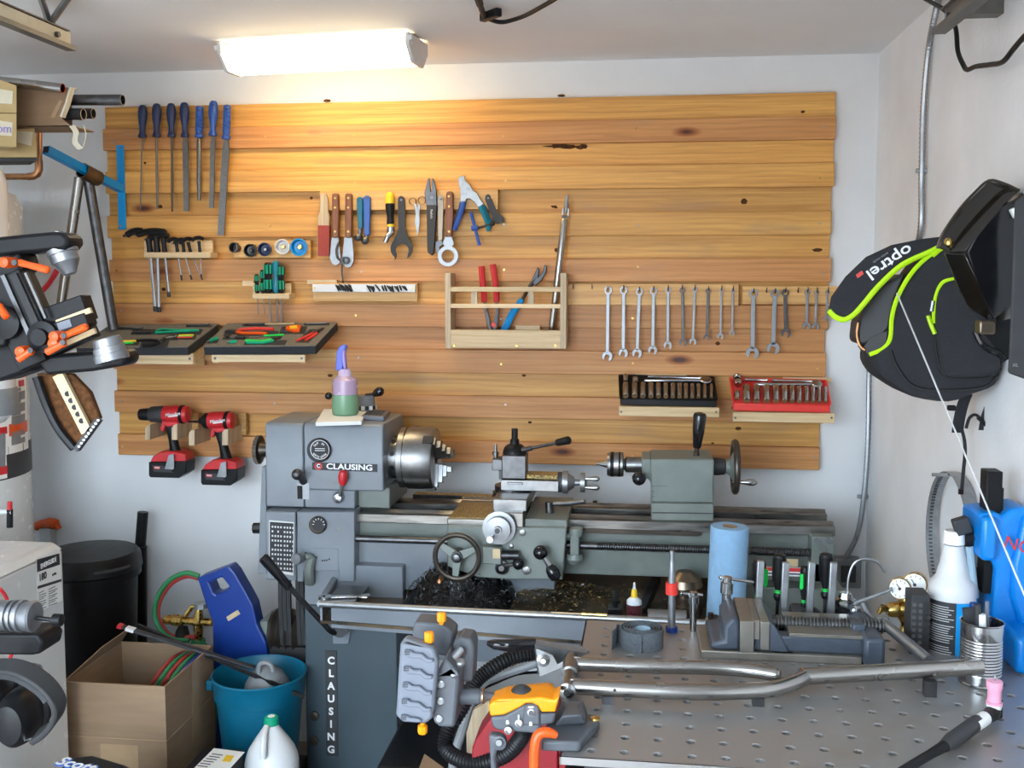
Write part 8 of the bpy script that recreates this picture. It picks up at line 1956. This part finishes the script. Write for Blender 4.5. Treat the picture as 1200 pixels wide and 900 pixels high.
# ---- white appliance with energy label
zt7 = .97
fa, fb_ = H(73, 634, zt7), H(45, 624, zt7)
x7 = fa.x; yb7 = fa.y
ap = thing('white_appliance', 'white enamel appliance with black energy label on its side', 'appliance', (x7 - .3, yb7 - .3, 0))
MB().bb((x7 - .55, yb7 - .62, .0), (x7, yb7, zt7 - .022)).build('cabinet', MT['white_enamel'], ap, bev=.006)
MB().loft([[Vector((x7 + .003, yb7 + .003, zt7 - .022)), Vector((x7 + .003, yb7 - .63, zt7 - .022)), Vector((x7 - .55, yb7 - .63, zt7 - .022)), Vector((x7 - .55, yb7 + .003, zt7 - .022))],
           [Vector((x7 - .02, yb7 - .01, zt7)), Vector((x7 - .02, yb7 - .62, zt7)), Vector((x7 - .55, yb7 - .62, zt7)), Vector((x7 - .55, yb7 - .01, zt7))]]).build('lid', MT['white_enamel'], ap, bev=.006)
MB().bb((x7 - .5, yb7 - .5, zt7), (x7 - .13, yb7 - .10, zt7 + .004)).build('lid_panel', MT['white_plastic'], ap, bev=.003)
def side(px, py): return X(px, py, x7 + .0008)
p = [side(*C7(*q)) for q in [(108, 268), (180, 235), (188, 395), (112, 432)]]
el = MB().add(p, [(0, 1, 2, 3)]).build('energy_label', MT['paper'], ap)
off = Vector((.0008, 0, 0))
rdir = p[1] - p[0]; 
MB().add([side(*C7(*q)) + off for q in [(110, 272), (178, 253), (180, 287), (111, 310)]], [(0, 1, 2, 3)]).build('label_header', MT['ink'], el)
yd7 = Vector((0, 1, 0))
text('ENERGUIDE', side(*C7(145, 282)) + off * 2, yd7, (0, 0, 1), .018, MT['ink_white'], el, sx=.74)
text('180', side(*C7(128, 324)) + off, yd7, (0, 0, 1), .027, MT['ink'], el, sx=.85)
text('kWh', side(*C7(163, 316)) + off, yd7, (0, 0, 1), .009, MT['ink'], el)
MB().add([side(*C7(*q)) + off for q in [(112, 352), (184, 330), (184, 338), (112, 361)]], [(0, 1, 2, 3)]).build('label_scale', MT['charcoal'], el)
for k in range(8):
    y = 372 + k * 7; MB().add([side(*C7(*q)) + off for q in [(116, y), (138 if k % 3 else 132, y - 8), (138 if k % 3 else 132, y - 5), (116, y + 3)]], [(0, 1, 2, 3)]).build('label_print', MT['grey_plastic'], el)['kind'] = 'stuff'
    MB().add([side(*C7(*q)) + off for q in [(145, y - 11), (172 if k % 2 else 166, y - 21), (172 if k % 2 else 166, y - 18), (145, y - 8)]], [(0, 1, 2, 3)]).build('label_print', MT['grey_plastic'], el)['kind'] = 'stuff'
tag(MB().tube(spline([X(0, 690, x7 + .10), X(8, 702, x7 + .10), X(14, 730, x7 + .09), X(15, 760, x7 + .09), X(2, 800, x7 + .1)], 6), .004, 8).build('red_wire', MT['red']), 'thin red wire hanging before the white appliance side', 'wire')
# orange gun behind
t = thing('orange_nozzle', 'small orange handled nozzle hung on the wall behind the white appliance', 'nozzle', W(*C7(140, 200), -.03))
MB().tube(spline([W(*C7(108, 172), -.03), W(*C7(140, 162), -.03), W(*C7(168, 166), -.03), W(*C7(178, 180), -.03)], 4), [.016] * 5 + [.019] * 4 + [.010] * 4, 12).build('handle', MT['orange'], t)
a = W(*C7(140, 185), -.03); MB().bb(a + Vector((-.02, -.012, -.06)), a + Vector((.02, .03, .01))).build('stem', MT['white_plastic'], t)

# ---- trash can
yt7 = -.33
cxt = W(106, 650, yt7).x; rt_ = W(159, 650, yt7).x - cxt; zt_t = H(98, 648, 0) and W(98, 652, yt7 - .05).z
bn_ = thing('trash_can', 'black plastic bin with lid standing behind the cardboard box', 'bin', (cxt, yt7, 0))
MB().lathe((cxt, yt7, 0), (0, 0, 1), [(0, rt_ * .76), (.01, rt_ * .78), (zt_t - .06, rt_ * .93), (zt_t - .06, rt_ * .9)], 36).build('body', MT['black_plastic'], bn_)
MB().lathe((cxt, yt7, 0), (0, 0, 1), [(zt_t - .075, rt_ * 1.0), (zt_t - .055, rt_ * 1.0), (zt_t - .05, rt_ * 1.03), (zt_t - .01, rt_ * 1.0), (zt_t + .004, rt_ * .93), (zt_t + .012, rt_ * .5), (zt_t + .014, .02)], 36).build('lid', MT['black_plastic'], bn_)
a = [(cxt + rt_ * 1.03 * math.cos(th), yt7 + rt_ * 1.03 * math.sin(th), zt_t - .03) for th in [-1.0, -.85, -.7, -.55, -.4, -.25]]
MB().tube(a, .006, 8).build('handle_bail', MT['charcoal'], bn_)
# ---- black jack post
t = thing('jack_post', 'black telescoping steel post leaning on the wall behind the box', 'post', (W(165, 800, -.12).x, -.12, 0))
MB().tube([Vector((W(162, 800, -.12).x, -.12, .02)), W(164, 640, -.10)], .024, 16).build('outer_tube', MT['black_plastic'], t); MB().tube([W(164, 645, -.10), W(167.5, 600, -.095)], .0185, 16).build('inner_tube', MT['black_plastic'], t)
c = Vector((W(162, 800, -.12).x, -.12, 0)); MB().lathe(c, (0, 0, 1), [(0, .05), (.3, .045), (.36, .028), (.42, .026)], 16).build('foot', MT['black_plastic'], t)
# ---- cardboard box, open top
zb7 = .56
P0, P1, P2, P3 = H(*C7(190, 640), zb7), H(*C7(497, 655), zb7), H(*C7(642, 530), zb7), None
P3 = P0 + (P2 - P1)
t = thing('cardboard_box', 'open brown cardboard box standing on the floor beside the black bin', 'box', (P0 + P2) / 2 * 1); t.location.z = 0
dn = Vector((0, 0, -zb7))
for (a, b_, nm) in ((P0, P1, 'front_panel'), (P1, P2, 'side_panel'), (P2, P3, 'back_panel'), (P3, P0, 'side_panel')):
    nn = (b_ - a).cross(Vector((0, 0, 1))).normalized()
    MB().prism([a, b_, b_ + dn, a + dn], -nn * .005).build(nm, MT['card'], t)
MB().prism([P0 + dn, P1 + dn, P2 + dn, P3 + dn], (0, 0, .005)).build('bottom_panel', MT['card'], t)
# raised back flaps
f0 = H(*C7(385, 505), zb7); MB().prism([P0, P0.lerp(P3, .98), P3 + Vector((.03, .0, .045)), P0.lerp(P3, .6) + Vector((.01, 0, .03))], (.004, 0, 0)).build('flap', MT['card'], t)
sd = (P2 - P1); nn = sd.cross(Vector((0, 0, 1))).normalized()
MB().prism([P1.lerp(P2, .52) + nn * .001, P1.lerp(P2, .68) + nn * .001, P1.lerp(P2, .66) + nn * .001 + dn * .42, P1.lerp(P2, .50) + nn * .001 + dn * .42], nn * .0006).build('tape', MT['tape'], t)
fd = (P1 - P0); fn_ = fd.cross(Vector((0, 0, 1))).normalized()
MB().prism([P0.lerp(P1, .35) + fn_ * .0008 + dn * .30, P0.lerp(P1, .72) + fn_ * .0008 + dn * .30, P0.lerp(P1, .72) + fn_ * .0008 + dn * .55, P0.lerp(P1, .35) + fn_ * .0008 + dn * .55], fn_ * .0006).build('tape', MT['tape'], t)
for (a, b_, n__) in ((P0, P1, fn_), (P1, P2, nn)): MB().beam(a + dn * .27 + n__ * .0005, b_ + dn * .27 + n__ * .0005, .002, .002).build('fold_crease', MT['tape'], t)

# ---- blue cylinder tote with valve and hoses
yb_ = -.44
b7 = lambda a, b, d=0: W(*C7(a, b), yb_ + d)
t = thing('blue_tote', 'bright blue moulded carrier for gas cylinders with a handle slot', 'carrier', (b7(690, 700).x, yb_, 0))
hol = [(630, 342), (668, 325), (690, 352), (688, 362), (650, 378), (642, 372)]
out_ = [(594, 328), (690, 292), (706, 310), (745, 378), (762, 410), (775, 470), (800, 520), (812, 600), (812, 1500), (655, 1500), (655, 640), (640, 590), (640, 460), (620, 410)]
# plate with a handle hole: two loops bridged
bm = bmesh.new()
th_ = .06
for loopz in (0,):
    ov = [bm.verts.new(b7(*p)) for p in out_]; hv = [bm.verts.new(b7(*p)) for p in hol]
    eo = [bm.edges.new((ov[i], ov[(i + 1) % len(ov)])) for i in range(len(ov))]; eh = [bm.edges.new((hv[i], hv[(i + 1) % len(hv)])) for i in range(len(hv))]
    bmesh.ops.triangle_fill(bm, edges=eo + eh, use_beauty=True)
faces = list(bm.faces)
r_ = bmesh.ops.extrude_face_region(bm, geom=faces)
for v in [g for g in r_['geom'] if isinstance(g, bmesh.types.BMVert)]: v.co += Vector((0, th_, 0))
bmesh.ops.recalc_face_normals(bm, faces=bm.faces)
me = bpy.data.meshes.new('carrier_body'); bm.to_mesh(me); bm.free(); me.materials.append(MT['blue_plastic'])
for v in me.vertices: v.co -= t.location; v.co.z = max(v.co.z, 0)
o = bpy.data.objects.new('carrier_body', me); COL.objects.link(o); o.parent = t
m = o.modifiers.new('b', 'BEVEL'); m.width = .006; m.segments = 2; m.limit_method = 'ANGLE'; m.angle_limit = math.radians(50)
MB().prism([b7(*p, -.002) for p in [(682, 445), (716, 424), (724, 436), (688, 458)]], (0, .004, 0)).build('slot', MT['tan_bar'], t)
t = thing('gas_cylinder', 'green gas cylinder with brass valve and regulator beside the blue carrier', 'cylinder', (b7(600, 700, .0).x, yb_ + .08, 0))
cg = b7(598, 540, .08); MB().lathe((cg.x, cg.y, 0), (0, 0, 1), [(0, .05), (.02, .055), (cg.z - .05, .055), (cg.z - .01, .045), (cg.z + .015, .024), (cg.z + .03, .022)], 24).build('tank', MT['green_hose'], t)
v7 = lambda a, b: b7(a, b, .08)
MB().tube([v7(598, 525), v7(598, 440), v7(600, 415)], [.014, .015, .010], 12).build('valve_stem', MT['brass'], t)
a, b_ = v7(494, 452), v7(640, 462); l = (b_ - a).length
MB().lathe(a, b_ - a, [(0, .007), (l * .04, .016), (l * .14, .016), (l * .15, .011), (l * .2, .019), (l * .38, .019), (l * .4, .013), (l * .62, .013), (l * .64, .018), (l * .76, .018), (l * .78, .012), (l, .012)], 8).build('regulator', MT['brass'], t)
MB().tube([v7(560, 440), v7(578, 415), v7(600, 410)], .008, 8).build('valve_arm', MT['brass'], t); MB().lathe(v7(605, 418), (0, 0, 1), [(0, .022), (.016, .022)], 8).build('valve_wheel', MT['galv'], t)
MB().lathe(v7(550, 490), (0, -.4, -1), [(-.02, .014), (0, .022), (.02, .024), (.026, .018)], 14).build('black_knob', MT['black_plastic'], t)
MB().tube([v7(492, 448), v7(486, 470)], [.005, .006], 8).build('adjuster', MT['brass'], t)
for (pts, m, lb) in [([(600, 322), (560, 312), (510, 335), (475, 385), (466, 435), (482, 480), (520, 512), (570, 515)], 'green_hose', 'green gas hose arching over the brass valve'), ([(598, 328), (562, 322), (516, 345), (484, 390), (476, 435), (490, 476), (525, 505), (590, 505)], 'red_hose', 'red gas hose arching beside the green one')]:
    tag(MB().tube(spline([b7(*p, .05 if m == 'green_hose' else .065) for p in pts], 6), .0078, 10).build('gas_hose', MT[m]), lb, 'hose')
for i, (m, o_, lb) in enumerate([('red_hose', 0, 'red hose coil lying in the cardboard box mouth'), ('green_hose', 17, 'green hose coil lying in the cardboard box mouth'), ('red_hose', 34, 'second red hose strand in the box mouth'), ('green_hose', 51, 'second green hose strand in the box mouth'), ('blue_plastic', 70, 'thick blue hose strand in the box mouth')]):
    tag(MB().tube(spline([H(*C7(450 + o_, 668), zb7 - .10), H(*C7(462 + o_, 640), zb7 - .05), H(*C7(490 + o_, 600), zb7 - .02), H(*C7(525 + o_, 565), zb7 - .01), H(*C7(570 + o_ * .7, 548), zb7 - .03), H(*C7(610 + o_ * .4, 560), zb7 - .09)], 5), .0055 if i < 4 else .007, 8).build('hose_coil', MT[m]), lb, 'hose')
# ---- teal bucket on a crate, with a grey scoop
yk7 = -.62
k7 = lambda a, b, d=0: W(*L7(a, b), yk7 + d)
cb = W(304, 788, yk7); rb_ = abs(W(356, 788, yk7).x - W(253, 788, yk7).x) / 2
zc7 = .20
tag(MB().bb((cb.x - .12, yk7 - .12, 0), (cb.x + .105, yk7 + .12, zc7)).build('low_crate', MT['charcoal'], bev=.006), 'low dark crate under the teal bucket', 'crate')
bu = thing('bucket', 'teal plastic bucket beside the lathe pedestal', 'bucket', (cb.x, yk7, zc7))
hb = cb.z - zc7
MB().lathe((cb.x, yk7, zc7), (0, 0, 1), [(0, .02), (.001, rb_ * .76), (hb * .78, rb_ * .93), (hb * .79, rb_ * .97), (hb * .98, rb_ * 1.0), (hb, rb_ * 1.03), (hb + .004, rb_ * 1.0), (hb * .98, rb_ * .95), (.008, rb_ * .72), (.007, .02)], 40, False).build('shell', MT['teal'], bu)
for s in (-1,): MB().box((cb.x + s * rb_ * 1.02, yk7 - .02, cb.z - .03), (.02, .05, .03)).build('handle_lug', MT['teal'], bu, bev=.005)
t = thing('grey_scoop', 'grey plastic scoop with loop handle sitting in the teal bucket', 'scoop', (cb.x - .0, yk7, zc7 + .1))
ce = k7(112, 600, -.01); rw = .062
MB().lathe((ce.x, yk7 + .0, 0), (0, 0, 1), [(zc7 + .03, rw * .9), (ce.z, rw * 1.12), (ce.z + .03, rw * 1.05), (ce.z + .06, rw * .75), (ce.z + .078, rw * .4), (ce.z + .084, .01)], 28).build('bowl', MT['grey_plastic'], t)
MB().tube(spline([k7(82, 520, -.03), k7(82, 485, -.03), k7(105, 472, -.03), k7(130, 485, -.03), k7(138, 510, -.03)], 4), .007, 8).build('loop_handle', MT['grey_plastic'], t)
t = thing('pry_bar', 'dark flat bar with white band and red tip across the cardboard box', 'bar', H(*C7(600, 600), zb7 + .01))
q0, q1 = H(*C7(362, 472), zb7 + .075), W(*C7(770, 680), yk7 + .0)
q1 = Vector((q1.x, q1.y, max(q1.z, cb.z + .012)))
MB().beam(q0, q1, .022, .008).build('bar', MT['charcoal'], t, bev=.002)
dv = (q1 - q0).normalized(); MB().beam(q0 - dv * .006, q0 + dv * .008, .023, .009).build('tip', MT['red'], t); MB().beam(q0 + dv * .02, q0 + dv * .045, .0225, .009).build('band', MT['ink_white'], t)
tag(MB().beam(H(*C7(415, 470), zb7 + .06), W(*L7(265, 612), yk7 - .06) + Vector((0, 0, .0)), .010, .010).build('thin_bar', MT['steel_black']), 'thinner dark bar alongside the flat bar, ending over the bucket', 'bar')
# ---- white jug
yg = -.87
g7 = lambda a, b: W(*L7(a, b), yg)
cj = g7(134, 860); rj = abs(g7(238, 860).x - g7(30, 860).x) / 2; zg = lambda py: g7(134, py).z
zbj = zg(860) - .16
tag(MB().bb((cj.x - .09, yg - .09, 0), (cj.x + .09, yg + .09, zbj)).build('floor_crate', MT['charcoal'], bev=.005), 'low dark crate under the white jug', 'crate')
t = thing('white_jug', 'white plastic gallon jug with green screw cap', 'jug', (cj.x, yg, zbj))
MB().lathe((cj.x, yg, 0), (0, 0, 1), [(zbj, rj * .92), (zbj + .01, rj), (zg(870), rj), (zg(848), rj * .96), (zg(820), rj * .86), (zg(780), rj * .62), (zg(745), rj * .38), (zg(728), rj * .27), (zg(718), rj * .24)], 32).build('body', MT['white_plastic'], t)
MB().lathe((cj.x, yg, 0), (0, 0, 1), [(zg(722), rj * .28), (zg(696), rj * .27), (zg(690), rj * .22)], 24).build('cap', MT['green_grip'], t)
MB().lathe((cj.x, yg, 0), (0, 0, 1), [(zg(689.9), rj * .14), (zg(689), rj * .13)], 12).build('cap_mark', MT['ink_white'], t)
fy = yg - rj
MB().tube(spline([W(*L7(112, 735), yg - rj * .30), W(*L7(102, 770), yg - rj * .68), W(*L7(98, 820), yg - rj * 1.0), W(*L7(98, 862), yg - rj * 1.02)], 5), .009, 10).build('handle', MT['white_plastic'], t)
def jwrap(a0, a1, z0, z1, m, nm, th=.0008):
    vs = []; n = 8
    for z in (z0, z1): vs += [(cj.x + (rj + th) * math.sin(math.radians(a0 + (a1 - a0) * k / n)), yg - (rj + th) * math.cos(math.radians(a0 + (a1 - a0) * k / n)), z) for k in range(n + 1)]
    return MB().add(vs, [(k, k + 1, n + 2 + k, n + 1 + k) for k in range(n)]).build(nm, MT[m], t)
jwrap(30, 78, zbj + .02, zg(880), 'green_grip', 'label'); jwrap(-78, -62, zbj + .02, zg(880), 'green_grip', 'label')
# ---- black parcel with shipping label
zp7 = .40
a = H(*C7(640, 838), zp7); b_ = H(*C7(745, 845), zp7); 
pc = thing('black_parcel', 'flat black parcel with white and yellow shipping label before the box', 'parcel', (a.x, a.y - .2, 0))
xl_, xr_ = H(222, 872, zp7).x + .045, H(288, 872, zp7).x + .005
MB().bb((xl_, a.y - .42, 0), (xr_, a.y, zp7)).build('carton', MT['black_plastic'], pc, bev=.004)
pl7 = [H(*C7(*q), zp7 + .0012) for q in [(645, 840), (738, 852), (690, 905), (580, 905)]]
lb7 = MB().add(pl7, [(0, 1, 2, 3)]).build('shipping_label', MT['paper'], pc)
MB().add([H(*C7(*q), zp7 + .0018) for q in [(682, 860), (706, 863), (694, 882), (668, 880)]], [(0, 1, 2, 3)]).build('yellow_mark', MT['yellow'], lb7)
for k in range(6): MB().add([H(*C7(*q), zp7 + .0018) for q in [(640 - k * 9, 856 + k * 7), (672 - k * 9, 860 + k * 7), (670 - k * 9, 862.5 + k * 7), (638 - k * 9, 858.5 + k * 7)]], [(0, 1, 2, 3)]).build('label_print', MT['ink'], lb7)['kind'] = 'stuff'
# ---- dark towel pack
zs7 = .50
sp7 = [H(x, y, zs7) for x, y in [(88, 884), (112, 882), (150, 893), (170, 905), (150, 960), (60, 960), (62, 905)]]
pk = thing('towel_pack', 'dark plastic wrapped paper pack with white lettering at the bottom edge', 'pack', (sp7[0].x, sp7[0].y - .1, 0))
MB().loft([[p + Vector((0, 0, -zs7)) for p in sp7], [p + Vector((0, 0, -.03)) for p in sp7], [p + Vector((0, -.008, 0)) for p in sp7]]).build('wrap', MT['black_plastic'], pk, bev=.012, seg=3)
c = H(90, 896, zs7 + .002); r_ = H(106, 899, zs7 + .002) - H(74, 892, zs7 + .002)
text('Scott', c, r_, Vector((0, 1, 0)), .052, MT['ink_white'], pk, bold=.001)
text('Scott', c + Vector((.002, -.003, -.0006)), r_, Vector((0, 1, 0)), .052, MT['ink_blue'], pk, bold=.003)
